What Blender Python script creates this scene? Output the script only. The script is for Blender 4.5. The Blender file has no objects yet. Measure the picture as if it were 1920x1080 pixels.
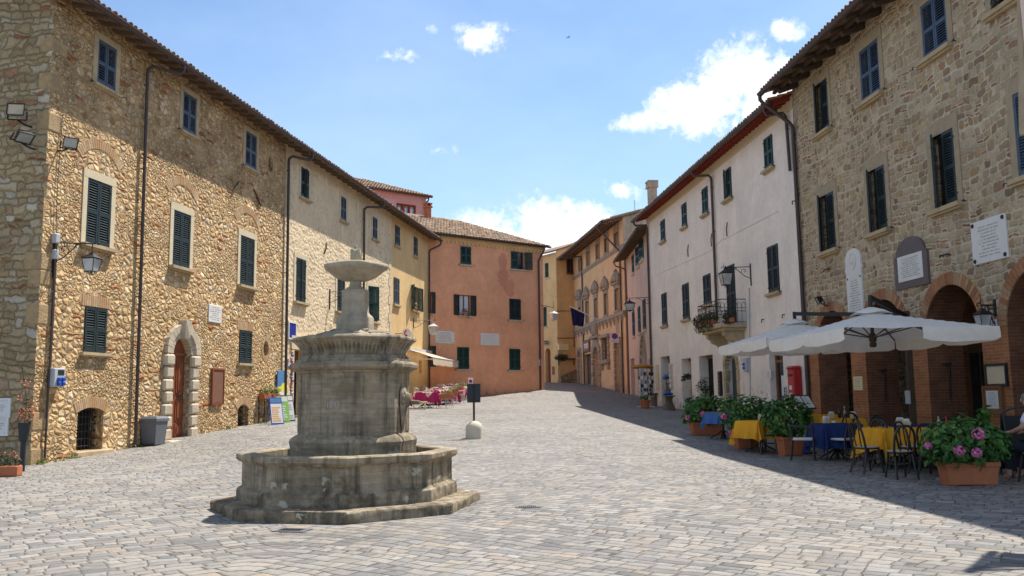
import bpy, bmesh, math, random
import numpy as np
from mathutils import Vector, Matrix
from mathutils.geometry import tessellate_polygon
random.seed(7)
PI = math.pi
R = math.radians
SC = bpy.context.scene
COL = SC.collection
# ------------------------------------------------------------------ camera, sky, sun, exposure
EYE = Vector((0, 0, 1.6))
FOC, PITCH, ROLL = 1650.0, R(7.0), R(0.71)
_f = Vector((0, math.cos(PITCH), math.sin(PITCH)))
_u0 = Vector((0, -math.sin(PITCH), math.cos(PITCH)))
_r0 = Vector((1, 0, 0))
CR = _r0 * math.cos(ROLL) - _u0 * math.sin(ROLL)
CU = _u0 * math.cos(ROLL) + _r0 * math.sin(ROLL)
CF = _f
cam_d = bpy.data.cameras.new('camera')
cam = bpy.data.objects.new('camera', cam_d)
COL.objects.link(cam)
cam.matrix_world = Matrix(((CR.x, CU.x, -CF.x, EYE.x), (CR.y, CU.y, -CF.y, EYE.y), (CR.z, CU.z, -CF.z, EYE.z), (0, 0, 0, 1)))
cam_d.sensor_width = 36
cam_d.lens = 36 * FOC / 1920
cam_d.clip_end = 3000
cam_d.clip_start = 0.1
SC.camera = cam
SC.render.resolution_x, SC.render.resolution_y = 1024, 576
SC.view_settings.view_transform = 'Standard'
SC.view_settings.look = 'None'
SC.view_settings.exposure = 0.78
SC.view_settings.gamma = 1
SUN_AZ, SUN_EL = R(46.0), R(62.8)          # azimuth measured from +X towards +Y
SUN = Vector((math.cos(SUN_EL) * math.cos(SUN_AZ), math.cos(SUN_EL) * math.sin(SUN_AZ), math.sin(SUN_EL)))
sun_d = bpy.data.lights.new('sun', 'SUN')
sun_d.energy = 4.7
sun_d.angle = R(0.53)
sun_d.color = (1.0, 0.95, 0.87)
sun = bpy.data.objects.new('sun', sun_d)
COL.objects.link(sun)
sun.rotation_euler = SUN.to_track_quat('Z', 'Y').to_euler()
sun.location = (20, 20, 40)
def px_dir(x, y):
 return CF + CR * ((x - 960) / FOC) - CU * ((y - 540) / FOC)
class Nodes:
 """short hand for building shader node trees"""
 def __init__(s, tree):
  s.t = tree
 def n(s, typ, **kw):
  nd = s.t.nodes.new(typ)
  for k, v in kw.items():
   setattr(nd, k, v)
  return nd
 def put(s, sock, v):
  if isinstance(v, bpy.types.NodeSocket):
   s.t.links.new(v, sock)
  elif v is not None:
   if hasattr(sock.default_value, '__len__') and isinstance(v, (tuple, list, Vector)):
    v = tuple(v)
    if len(sock.default_value) == 4 and len(v) == 3:
     v = v + (1,)
    sock.default_value = v
   elif hasattr(sock.default_value, '__len__'):
    sock.default_value = (v,) * len(sock.default_value)
   else:
    sock.default_value = v
 def m(s, op, a, b=None, c=None, clamp=False):
  nd = s.n('ShaderNodeMath', operation=op, use_clamp=clamp)
  for i, v in enumerate((a, b, c)):
   if v is not None:
    s.put(nd.inputs[i], v)
  return nd.outputs[0]
 def v(s, op, a, b=None, scale=None):
  nd = s.n('ShaderNodeVectorMath', operation=op)
  s.put(nd.inputs[0], a)
  if b is not None:
   s.put(nd.inputs[1], b)
  if scale is not None:
   s.put(nd.inputs['Scale'], scale)
  return nd.outputs['Value'] if op in ('DOT_PRODUCT', 'LENGTH', 'DISTANCE') else nd.outputs[0]
 def noise(s, vec, scale, detail=3, rough=.55, out=0, dim='3D', dist=0):
  nd = s.n('ShaderNodeTexNoise', noise_dimensions=dim)
  s.put(nd.inputs['Vector'], vec)
  s.put(nd.inputs['Scale'], scale)
  s.put(nd.inputs['Detail'], detail)
  s.put(nd.inputs['Roughness'], rough)
  s.put(nd.inputs['Distortion'], dist)
  return nd.outputs[out]
 def vor(s, vec, scale, feature='F1', rnd=1, out='Distance'):
  nd = s.n('ShaderNodeTexVoronoi', feature=feature)
  s.put(nd.inputs['Vector'], vec)
  s.put(nd.inputs['Scale'], scale)
  s.put(nd.inputs['Randomness'], rnd)
  return nd.outputs[out]
 def wn(s, vec, dim='3D', out='Value'):
  nd = s.n('ShaderNodeTexWhiteNoise', noise_dimensions=dim)
  s.put(nd.inputs['Vector'], vec)
  return nd.outputs[out]
 def ramp(s, f, stops, interp='LINEAR'):
  nd = s.n('ShaderNodeValToRGB')
  cr = nd.color_ramp
  cr.interpolation = interp
  while len(cr.elements) < len(stops):
   cr.elements.new(.5)
  for e, (p, c) in zip(cr.elements, stops):
   e.position = p
   e.color = (c, c, c, 1) if not hasattr(c, '__len__') else tuple(c) + (1,) * (4 - len(c))
  s.put(nd.inputs[0], f)
  return nd.outputs[0]
 def mr(s, f, a, b, c=0, d=1, smooth=False):
  nd = s.n('ShaderNodeMapRange')
  if smooth:
   nd.interpolation_type = 'SMOOTHSTEP'
  for i, v in enumerate((f, a, b, c, d)):
   s.put(nd.inputs[i], v)
  return nd.outputs[0]
 def mix(s, f, a, b, blend='MIX'):
  nd = s.n('ShaderNodeMix', data_type='RGBA', blend_type=blend)
  s.put(nd.inputs[0], f)
  s.put(nd.inputs[6], a)
  s.put(nd.inputs[7], b)
  return nd.outputs[2]
 def sep(s, v):
  nd = s.n('ShaderNodeSeparateXYZ')
  s.put(nd.inputs[0], v)
  return nd.outputs
 def comb(s, x=0, y=0, z=0):
  nd = s.n('ShaderNodeCombineXYZ')
  for i, v in enumerate((x, y, z)):
   s.put(nd.inputs[i], v)
  return nd.outputs[0]
 def bump(s, h, strength, dist, normal=None):
  nd = s.n('ShaderNodeBump')
  s.put(nd.inputs['Height'], h)
  s.put(nd.inputs['Strength'], strength)
  s.put(nd.inputs['Distance'], dist)
  if normal is not None:
   s.put(nd.inputs['Normal'], normal)
  return nd.outputs[0]
# world: physical sky with fair-weather clouds laid out by direction
wd = bpy.data.worlds.new('World')
SC.world = wd
wd.use_nodes = True
wt = wd.node_tree
wt.nodes.clear()
W = Nodes(wt)
sky = W.n('ShaderNodeTexSky', sky_type='NISHITA')
sky.sun_disc = False
sky.sun_elevation = SUN_EL
sky.sun_rotation = PI / 2 - SUN_AZ
sky.altitude = 600
sky.air_density = 1.0
sky.dust_density = 1.2
sky.ozone_density = 1.6
gen = W.n('ShaderNodeTexCoord').outputs['Generated']
dirv = W.v('NORMALIZE', gen)
blobs = [(905, 68, 62, 30, 1), (870, 50, 26, 14, .7), (808, 57, 18, 11, .42), (742, 106, 40, 12, .36), (855, 283, 36, 10, .42), (1165, 357, 34, 19, .6),
         (1472, 57, 38, 22, .62), (1402, 70, 34, 18, .42), (1390, 145, 98, 78, 1.25), (1440, 190, 75, 65, 1.25), (1310, 203, 112, 56, 1.25), (1232, 224, 64, 26, 1),
         (1180, 235, 30, 13, .5), (1045, 432, 120, 62, 1), (1110, 415, 60, 40, 1), (905, 432, 90, 46, 1), (990, 460, 110, 48, 1), (1230, 440, 90, 45, .8), (690, 455, 120, 40, .8), (1060, 390, 44, 18, .5)]
fx = W.v('DOT_PRODUCT', dirv, CF)
cx_ = W.m('DIVIDE', W.v('DOT_PRODUCT', dirv, CR), W.m('MAXIMUM', fx, .05))
cy_ = W.m('DIVIDE', W.v('DOT_PRODUCT', dirv, CU), W.m('MAXIMUM', fx, .05))
bias = None
for (bx_, by_, rx_, ry_, wt_) in blobs:
 a = W.m('MULTIPLY', W.m('SUBTRACT', cx_, (bx_ - 960) / FOC), FOC / rx_)
 b = W.m('MULTIPLY', W.m('SUBTRACT', cy_, -(by_ - 540) / FOC), FOC / ry_)
 d2 = W.m('ADD', W.m('MULTIPLY', a, a), W.m('MULTIPLY', b, b))
 k = W.m('MULTIPLY', W.m('SUBTRACT', 1.0, W.m('POWER', d2, .7)), 1.1 * wt_)
 bias = k if bias is None else W.m('MAXIMUM', bias, k)
bias = W.m('MULTIPLY', W.m('MAXIMUM', bias, -1.2), W.mr(fx, .3, .4))
back = W.m('SUBTRACT', W.m('MULTIPLY', W.noise(dirv, 2.2, 4, .5), 2.4), 1.15)     # unseen clouds elsewhere in the sky, added to lift and whiten ambient light
bias = W.m('ADD', W.m('MULTIPLY', bias, W.mr(fx, .5, .6)), W.m('MULTIPLY', back, W.mr(fx, .6, .5)))
puff = W.noise(dirv, 24, 8, .6, dist=.35)
puff2 = W.noise(dirv, 85, 5, .62, dist=.3)
dens = W.m('ADD', bias, W.m('ADD', W.m('MULTIPLY', W.m('SUBTRACT', puff, .5), 2.6), W.m('MULTIPLY', W.m('SUBTRACT', puff2, .5), 2.0)))
mask = W.mr(dens, -.15, 1.05, 0, 1, True)
shade = W.noise(W.v('ADD', dirv, (0, 0, .008)), 26, 4, .5)
ccol = W.ramp(shade, [(.35, (.80, .87, .97)), (.55, (1.0, 1.0, 1.0))])
cl = W.v('SCALE', ccol, scale=8.6)
veil = W.m('MULTIPLY', W.mr(W.noise(W.v('MULTIPLY', dirv, (1, 1, 2.2)), 3.5, 5, .55), .42, .75), .16)
elev = W.sep(dirv)[2]
blue = W.mix(1.0, sky.outputs[0], (.80, .97, 1.12), 'MULTIPLY')
haze_ = W.mr(elev, .55, .05, .0, .45)
blue = W.mix(haze_, blue, (5.0, 6.7, 8.6))
blue = W.mix(veil, blue, (6.6, 7.6, 8.6))
skyc = W.mix(W.m('MULTIPLY', mask, .95), blue, cl)
# the sky deepens overhead and behind the viewer
skyc = W.v('SCALE', skyc, scale=W.m('MULTIPLY', W.mr(elev, .46, .75, 1, .95), W.mr(fx, .35, -.1, 1, .95)))
bg = W.n('ShaderNodeBackground')
W.put(bg.inputs['Color'], skyc)
bg.inputs['Strength'].default_value = 0.095
wo = W.n('ShaderNodeOutputWorld')
wt.links.new(bg.outputs[0], wo.inputs[0])
# ------------------------------------------------------------------ materials
MATS = {}
def mat(name):
 m = bpy.data.materials.new(name)
 m.use_nodes = True
 t = m.node_tree
 t.nodes.clear()
 N = Nodes(t)
 b = N.n('ShaderNodeBsdfPrincipled')
 o = N.n('ShaderNodeOutputMaterial')
 t.links.new(b.outputs[0], o.inputs[0])
 MATS[name] = m
 return m, N, b
def obj_co(N):
 return N.n('ShaderNodeTexCoord').outputs['Object']
def simple(name, col, rough=.7, var=.12, scale=8, metal=0, bump=0, spec=.3, island=0, dirt=None):
 m, N, b = mat(name)
 co = obj_co(N)
 f = N.noise(co, scale, 4, .6)
 k = N.mr(f, .25, .75, 1 - var, 1 + var)
 c = N.v('SCALE', tuple(col), scale=k)
 if island:
  ri = N.n('ShaderNodeNewGeometry').outputs['Random Per Island']
  c = N.v('SCALE', c, scale=N.mr(ri, 0, 1, 1 - island, 1 + island))
 if dirt:
  c = N.mix(N.mr(N.noise(co, scale * .35, 5, .65), .5, .72), c, dirt)
 N.put(b.inputs['Base Color'], c)
 N.put(b.inputs['Roughness'], N.mr(f, .2, .8, rough - .08, min(1, rough + .1)))
 b.inputs['Metallic'].default_value = metal
 b.inputs['Specular IOR Level'].default_value = spec
 if bump:
  N.put(b.inputs['Normal'], N.bump(N.noise(co, scale * 4, 4, .6), .6, bump))
 return m
def rubble(name, stops, mortar, sc=4.6, zs=1.45, mw=.05, relief=.05, brick=.0, cont=.12, big=.35, bf=.62, rp=.7):
 m, N, b = mat(name)
 co = obj_co(N)
 w = N.v('SUBTRACT', N.noise(co, 2.7, 3, .6, out=1), (.5, .5, .5))
 w2 = N.v('SUBTRACT', N.noise(co, 11, 2, .6, out=1), (.5, .5, .5))
 p = N.v('ADD', N.v('ADD', co, N.v('SCALE', w, scale=.16)), N.v('SCALE', w2, scale=.045))
 p = N.v('MULTIPLY', p, (1, 1, zs))
 e1 = N.vor(p, sc, 'DISTANCE_TO_EDGE', .95)
 c1 = N.vor(p, sc, 'F1', .95, 'Color')
 e2 = N.vor(p, sc * bf, 'DISTANCE_TO_EDGE', .85)
 c2 = N.vor(p, sc * bf, 'F1', .85, 'Color')
 sel = N.mr(N.noise(co, .75, 2, .5), .5 - .02 + (.35 - big) * .5, .52 + (.35 - big) * .5)
 e = N.m('ADD', N.m('MULTIPLY', e1, N.m('SUBTRACT', 1, sel)), N.m('MULTIPLY', N.m('MULTIPLY', e2, .8), sel))
 c = N.mix(sel, c1, c2)
 r = N.sep(c)
 col = N.ramp(r[0], stops, 'LINEAR')
 col = N.v('SCALE', col, scale=N.mr(r[1], 0, 1, 1 - cont * 1.6, 1 + cont * 1.6))
 fine = N.noise(co, 26, 5, .65)
 col = N.v('SCALE', col, scale=N.mr(fine, .2, .8, 1 - cont * 1.3, 1 + cont * 1.3))
 if brick:
  bp = N.v('MULTIPLY', p, (1, 1, 3.6))
  be = N.vor(bp, 2.3, 'F1', .9, 'Color')
  bm = N.m('MULTIPLY', N.mr(N.sep(be)[2], 1 - brick - .01, 1 - brick), N.mr(N.noise(co, .9, 3, .6), .42, .56))
  bd = N.vor(bp, 2.3, 'DISTANCE_TO_EDGE', .9)
  bcol = N.ramp(N.sep(be)[0], [(.0, (.30, .10, .045)), (.6, (.40, .16, .07)), (1, (.46, .24, .12))])
  col = N.mix(bm, col, bcol)
  e = N.m('ADD', N.m('MULTIPLY', e, N.m('SUBTRACT', 1, bm)), N.m('MULTIPLY', N.m('MULTIPLY', bd, .8), bm))
 mm = N.mr(N.m('ADD', e, N.m('MULTIPLY', N.m('SUBTRACT', fine, .5), .03)), mw * .35, mw, 1, 0, True)
 mcol = N.v('SCALE', tuple(mortar), scale=N.mr(N.noise(co, 1.3, 4, .6), .25, .75, .75, 1.2))
 col = N.mix(mm, col, mcol)
 blotch = N.noise(co, .55, 5, .6)
 col = N.v('SCALE', col, scale=N.mr(blotch, .3, .7, .82, 1.14))
 N.put(b.inputs['Base Color'], col)
 b.inputs['Roughness'].default_value = .92
 b.inputs['Specular IOR Level'].default_value = .12
 h = N.m('ADD', N.m('MULTIPLY', N.m('POWER', N.mr(e, .0, .30), rp), .75), N.m('MULTIPLY', r[2], .35))
 h = N.m('MULTIPLY', h, N.m('SUBTRACT', 1, N.m('MULTIPLY', mm, .85)))
 h = N.m('ADD', h, N.m('MULTIPLY', fine, .22))
 N.put(b.inputs['Normal'], N.bump(h, .95, relief))
 return m
def coursed(name, stops, mortar, rh=.165, lw=(.17, .36), mw=.016, relief=.03, slips=.25, rag=1.0, cont=.12):
 """roughly coursed, roundish blocks with wide joints and brick slips"""
 m, N, b = mat(name)
 co = obj_co(N)
 w1 = N.v('SUBTRACT', N.noise(co, .55, 3, .5, out=1), (.5, .5, .5))
 w2 = N.v('SUBTRACT', N.noise(co, 4.2, 2, .5, out=1), (.5, .5, .5))
 w3 = N.v('SUBTRACT', N.noise(co, 15, 2, .6, out=1), (.5, .5, .5))
 p = N.v('ADD', N.v('ADD', co, N.v('SCALE', w1, scale=.5)), N.v('ADD', N.v('SCALE', w2, scale=.13 * rag), N.v('SCALE', w3, scale=.035)))
 s = N.sep(p)
 run = N.m('ADD', s[0], s[1])
 zz = N.m('ADD', s[2], N.m('MULTIPLY', N.m('SUBTRACT', N.noise(N.comb(0, 0, s[2]), 1.9, 2, .5), .5), .35))
 vr = N.m('DIVIDE', zz, rh)
 row, fv = N.m('FLOOR', vr), N.m('FRACT', vr)
 rs = N.sep(N.wn(N.comb(row, 4.1, 0), out='Color'))
 ln = N.mr(rs[0], 0, 1, lw[0], lw[1])
 ur = N.m('ADD', N.m('DIVIDE', run, ln), N.m('MULTIPLY', rs[1], 53.1))
 ur = N.m('ADD', ur, N.m('MULTIPLY', N.m('SUBTRACT', N.noise(N.comb(N.m('MULTIPLY', ur, .8), N.m('MULTIPLY', row, 5.7), 0), 1.0, 1, .5), .5), 1.5))
 cell, fu = N.m('FLOOR', ur), N.m('FRACT', ur)
 cr = N.sep(N.wn(N.comb(cell, row, 1.7), out='Color'))
 c2 = N.sep(N.wn(N.comb(cell, row, 6.3), out='Color'))
 area = N.mr(N.noise(co, .8, 3, .6), .40, .58)
 slip = N.m('MULTIPLY', N.m('GREATER_THAN', N.m('ADD', c2[0], N.m('MULTIPLY', area, slips)), 1.0), N.m('LESS_THAN', fv, .40))
 split = N.m('GREATER_THAN', N.m('ADD', c2[0], N.m('MULTIPLY', area, slips)), 1.0)
 ev = N.m('MULTIPLY', N.m('MINIMUM', fv, N.m('SUBTRACT', 1, fv)), rh)
 ev = N.m('MINIMUM', ev, N.m('ADD', N.m('MULTIPLY', N.m('ABSOLUTE', N.m('SUBTRACT', fv, .40)), rh), N.m('MULTIPLY', N.m('SUBTRACT', 1, split), 1.0)))
 eu = N.m('MULTIPLY', N.m('MINIMUM', fu, N.m('SUBTRACT', 1, fu)), ln)
 fine = N.noise(co, 30, 4, .65)
 e = N.m('SMOOTH_MIN', ev, eu, .05)
 e = N.m('ADD', N.m('ADD', e, .006), N.m('MULTIPLY', N.m('SUBTRACT', fine, .5), .012))
 mm = N.mr(e, mw * .55, mw * 1.35, 1, 0, True)
 col = N.ramp(cr[0], stops)
 brick = N.ramp(cr[1], [(0, (.28, .10, .05)), (.6, (.40, .165, .075)), (1, (.44, .22, .11))])
 col = N.mix(slip, col, brick)
 col = N.v('SCALE', col, scale=N.mr(cr[2], 0, 1, 1 - cont, 1 + cont))
 col = N.v('SCALE', col, scale=N.mr(N.noise(co, 12, 5, .65), .3, .7, .82, 1.14))
 mcol = N.v('SCALE', tuple(mortar), scale=N.mr(N.noise(co, 2.2, 5, .65), .25, .75, .72, 1.15))
 col = N.mix(mm, col, mcol)
 col = N.v('SCALE', col, scale=N.mr(N.noise(co, .5, 5, .6), .3, .7, .84, 1.12))
 N.put(b.inputs['Base Color'], col)
 b.inputs['Roughness'].default_value = .92
 b.inputs['Specular IOR Level'].default_value = .12
 h = N.m('ADD', N.m('POWER', N.mr(e, mw * .3, mw * 3.2), .7), N.m('MULTIPLY', c2[1], .5))
 h = N.m('MULTIPLY', h, N.m('SUBTRACT', 1, N.m('MULTIPLY', mm, .9)))
 h = N.m('ADD', h, N.m('MULTIPLY', fine, .3))
 N.put(b.inputs['Normal'], N.bump(h, .9, relief))
 return m
def plaster(name, col, var=.12, streak=.12, bump=.006, pits=0, damp=None, damp_h=1.2, patch=None, patchcol=None, z0=1.0, worn=None):
 m, N, b = mat(name)
 co = obj_co(N)
 s = N.sep(co)
 n1 = N.noise(co, .7, 6, .65)
 n2 = N.noise(co, 5, 5, .65)
 st = N.noise(N.v('MULTIPLY', co, (2.6, 2.6, .22)), 1.6, 5, .6)
 k = N.m('MULTIPLY', N.mr(n1, .3, .7, 1 - var, 1 + var), N.mr(n2, .3, .7, 1 - var * .5, 1 + var * .5))
 k = N.m('MULTIPLY', k, N.mr(st, .35, .65, 1 - streak, 1 + streak * .6))
 c = N.v('SCALE', tuple(col), scale=k)
 # run-off streaks and soft old repairs
 ro_ = N.m('MULTIPLY', N.mr(N.noise(N.v('MULTIPLY', co, (7, 7, .3)), 1.0, 4, .6), .58, .72), N.mr(N.noise(co, .45, 4, .6), .46, .62))
 c = N.mix(N.m('MULTIPLY', ro_, .28), c, N.v('SCALE', c, scale=.55))
 rp_ = N.mr(N.noise(N.v('ADD', co, (5, 1, 9)), .6, 7, .68), .56, .585)
 c = N.mix(N.m('MULTIPLY', rp_, .30), c, N.v('MULTIPLY', c, (1.14, 1.15, 1.18)))
 h = N.m('ADD', N.m('MULTIPLY', n2, .5), N.m('MULTIPLY', N.noise(co, 38, 4, .6), .3))
 if pits:
  p = N.v('MULTIPLY', N.v('ADD', co, N.v('SCALE', N.v('SUBTRACT', N.noise(co, 4, 3, .6, out=1), (.5, .5, .5)), scale=.2)), (1, 1, 1.5))
  ed = N.vor(p, 6.0, 'SMOOTH_F1', 1)
  pm = N.mr(ed, .45, .72, 0, 1, True)
  pm = N.m('MULTIPLY', pm, N.mr(N.noise(co, 1.1, 4, .6), .35, .6))
  c = N.mix(N.m('MULTIPLY', pm, .55), c, N.v('SCALE', c, scale=.55))
  h = N.m('SUBTRACT', h, N.m('MULTIPLY', ed, 1.6 * pits))
 if patch:
  f = None
  for (pu, pz, ru, rz) in patch:
   a = N.m('MULTIPLY', N.m('SUBTRACT', s[0], pu), 1 / ru)
   d = N.m('MULTIPLY', N.m('SUBTRACT', s[2], pz), 1 / rz)
   q = N.m('SUBTRACT', 1, N.m('ADD', N.m('MULTIPLY', a, a), N.m('MULTIPLY', d, d)))
   f = q if f is None else N.m('MAXIMUM', f, q)
  f = N.m('ADD', f, N.m('MULTIPLY', N.m('SUBTRACT', N.noise(co, 2.6, 5, .7), .5), 2.4))
  c = N.mix(N.m('MULTIPLY', N.mr(f, .0, .4), .42), c, N.v('SCALE', tuple(patchcol), scale=N.mr(n2, .3, .7, .8, 1.25)))
 if damp:
  f = N.m('ADD', N.m('DIVIDE', N.m('SUBTRACT', z0 + damp_h, s[2]), damp_h), N.m('MULTIPLY', N.m('SUBTRACT', N.noise(co, 1.6, 6, .7), .5), 2.6))
  c = N.mix(N.m('MULTIPLY', N.mr(f, .35, .8), .75), c, N.v('SCALE', tuple(damp), scale=N.mr(n2, .3, .7, .75, 1.3)))
 if worn:
  f = N.noise(N.v('MULTIPLY', co, (1.5, 1.5, 1)), 2.3, 7, .72)
  low = N.mr(s[2], z0 + worn[1], z0 + .2, 0, 1)
  c = N.mix(N.m('MULTIPLY', N.mr(N.m('ADD', f, N.m('MULTIPLY', low, .10)), .63, .68), low), c, worn[0])
 N.put(b.inputs['Base Color'], c)
 b.inputs['Roughness'].default_value = .93
 b.inputs['Specular IOR Level'].default_value = .12
 N.put(b.inputs['Normal'], N.bump(h, .8, bump + .012 * pits))
 return m
def brickwork(name, c1, c2, mortar, bw=.27, bh=.072):
 m, N, b = mat(name)
 co = obj_co(N)
 s = N.sep(co)
 v = N.comb(N.m('ADD', s[0], s[1]), s[2], 0)
 bt = N.n('ShaderNodeTexBrick')
 N.put(bt.inputs['Vector'], N.v('ADD', v, N.v('SCALE', N.noise(co, 6, 2, out=1), scale=.012)))
 bt.inputs['Scale'].default_value = 1
 bt.inputs['Brick Width'].default_value = bw
 bt.inputs['Row Height'].default_value = bh
 bt.inputs['Mortar Size'].default_value = .008
 bt.inputs['Mortar Smooth'].default_value = .3
 N.put(bt.inputs['Color1'], c1)
 N.put(bt.inputs['Color2'], c2)
 N.put(bt.inputs['Mortar'], mortar)
 c = N.v('SCALE', bt.outputs['Color'], scale=N.mr(N.noise(co, 3, 5, .65), .3, .7, .75, 1.2))
 N.put(b.inputs['Base Color'], c)
 b.inputs['Roughness'].default_value = .9
 b.inputs['Specular IOR Level'].default_value = .15
 h = N.m('ADD', N.m('MULTIPLY', bt.outputs['Fac'], -1), N.m('MULTIPLY', N.noise(co, 30, 3), .4))
 N.put(b.inputs['Normal'], N.bump(h, .8, .012))
 return m
def paving(name):
 m, N, b = mat(name)
 pos = N.n('ShaderNodeNewGeometry').outputs['Position']
 wob = N.v('SUBTRACT', N.noise(pos, .5, 3, .5, out=1), (.5, .5, .5))
 wob2 = N.v('SUBTRACT', N.noise(pos, 5, 2, .5, out=1), (.5, .5, .5))
 p = N.v('ADD', N.v('ADD', pos, N.v('SCALE', wob, scale=.7)), N.v('SCALE', wob2, scale=.035))
 s = N.sep(p)
 dx = N.m('SUBTRACT', s[0], -2.6)
 sx = N.m('SQRT', N.m('ADD', N.m('MULTIPLY', dx, dx), .02))
 v = N.m('MULTIPLY', N.m('ADD', N.m('MULTIPLY', s[1], 1.0), N.m('MULTIPLY', sx, .72)), .81)
 u = N.m('MULTIPLY', N.m('SUBTRACT', N.m('MULTIPLY', s[1], .72), sx), .81)
 rh = .165
 vr = N.m('DIVIDE', v, rh)
 row = N.m('FLOOR', vr)
 fv = N.m('FRACT', vr)
 rr = N.wn(N.comb(row, 3.3, 0), out='Color')
 rs = N.sep(rr)
 ln = N.mr(rs[0], 0, 1, .16, .30)
 ur = N.m('ADD', N.m('DIVIDE', u, ln), N.m('MULTIPLY', rs[1], 37.3))
 # uneven stone lengths: bend the running coordinate inside each row
 ur = N.m('ADD', ur, N.m('MULTIPLY', N.m('SUBTRACT', N.noise(N.comb(N.m('MULTIPLY', ur, .9), N.m('MULTIPLY', row, 7.7), 0), 1.0, 1, .5), .5), 1.3))
 cell = N.m('FLOOR', ur)
 fu = N.m('FRACT', ur)
 cr = N.sep(N.wn(N.comb(cell, row, 1.7), out='Color'))
 cr2 = N.sep(N.wn(N.comb(cell, row, 8.1), out='Color'))
 eu = N.m('MULTIPLY', N.m('MINIMUM', fu, N.m('SUBTRACT', 1, fu)), ln)
 ev = N.m('MULTIPLY', N.m('MINIMUM', fv, N.m('SUBTRACT', 1, fv)), rh)
 fine = N.noise(pos, 40, 4, .65)
 mid = N.noise(pos, 9, 4, .6)
 e = N.m('ADD', N.m('MINIMUM', eu, ev), N.m('MULTIPLY', N.m('SUBTRACT', mid, .5), .016))
 joint = N.mr(e, .005, .012, 1, 0, True)
 base = N.ramp(cr[0], [(.0, (.175, .177, .183)), (.2, (.265, .262, .26)), (.38, (.35, .335, .318)), (.55, (.425, .40, .365)), (.72, (.495, .46, .415)),
                          (.86, (.47, .40, .325)), (.94, (.38, .385, .395)), (1.0, (.50, .375, .26))])
 base = N.mix(.28, base, (.43, .39, .335))
 base = N.v('SCALE', base, scale=N.mr(cr[1], 0, 1, .84, 1.12))
 base = N.v('SCALE', base, scale=N.mr(fine, .25, .75, .9, 1.08))
 base = N.v('SCALE', base, scale=N.mr(mid, .3, .7, .9, 1.08))
 big = N.noise(pos, .22, 5, .6)
 # the paving turns paler and greyer from the near edge up the square
 pale = N.m('MULTIPLY', N.mr(N.sep(pos)[1], 8, 20, 0, 1, True), .30)
 base = N.mix(pale, base, N.v('SCALE', (.50, .475, .44), scale=N.mr(cr[2], 0, 1, .74, 1.1)))
 base = N.v('SCALE', base, scale=N.mr(big, .3, .7, .49, .68))
 dirt_ = N.m('MULTIPLY', N.mr(N.noise(pos, .9, 7, .7), .48, .68), .38)
 base = N.mix(dirt_, base, (.20, .175, .14))
 base = N.v('SCALE', base, scale=N.mr(N.noise(pos, 17, 5, .7), .3, .7, .84, 1.12))
 jcol = N.mix(N.mr(N.noise(pos, 1.7, 4, .6), .4, .62), (.045, .04, .033), (.13, .11, .09))
 sandy = N.mr(N.noise(pos, .35, 4, .6), .42, .62)
 col = N.mix(N.m('MULTIPLY', joint, N.mr(sandy, 0, 1, .95, .7)), base, jcol)
 moss = N.m('MULTIPLY', joint, N.mr(N.noise(pos, 1.1, 4, .6), .58, .68))
 col = N.mix(N.m('MULTIPLY', moss, .5), col, (.30, .22, .08))
 N.put(b.inputs['Base Color'], col)
 N.put(b.inputs['Roughness'], N.mr(fine, .2, .8, .62, .85))
 b.inputs['Specular IOR Level'].default_value = .25
 tilt = N.m('ADD', N.m('MULTIPLY', N.m('SUBTRACT', fu, .5), N.m('SUBTRACT', cr2[0], .5)), N.m('MULTIPLY', N.m('SUBTRACT', fv, .5), N.m('SUBTRACT', cr2[1], .5)))
 h = N.m('ADD', N.m('MULTIPLY', N.m('POWER', N.mr(e, .0, .045), .6), .8), N.m('MULTIPLY', tilt, 1.5))
 h = N.m('ADD', h, N.m('ADD', N.m('MULTIPLY', fine, .13), N.m('MULTIPLY', mid, .3)))
 h = N.m('ADD', h, N.m('MULTIPLY', cr2[2], .3))
 N.put(b.inputs['Normal'], N.bump(h, .85, .028))
 return m
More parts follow.
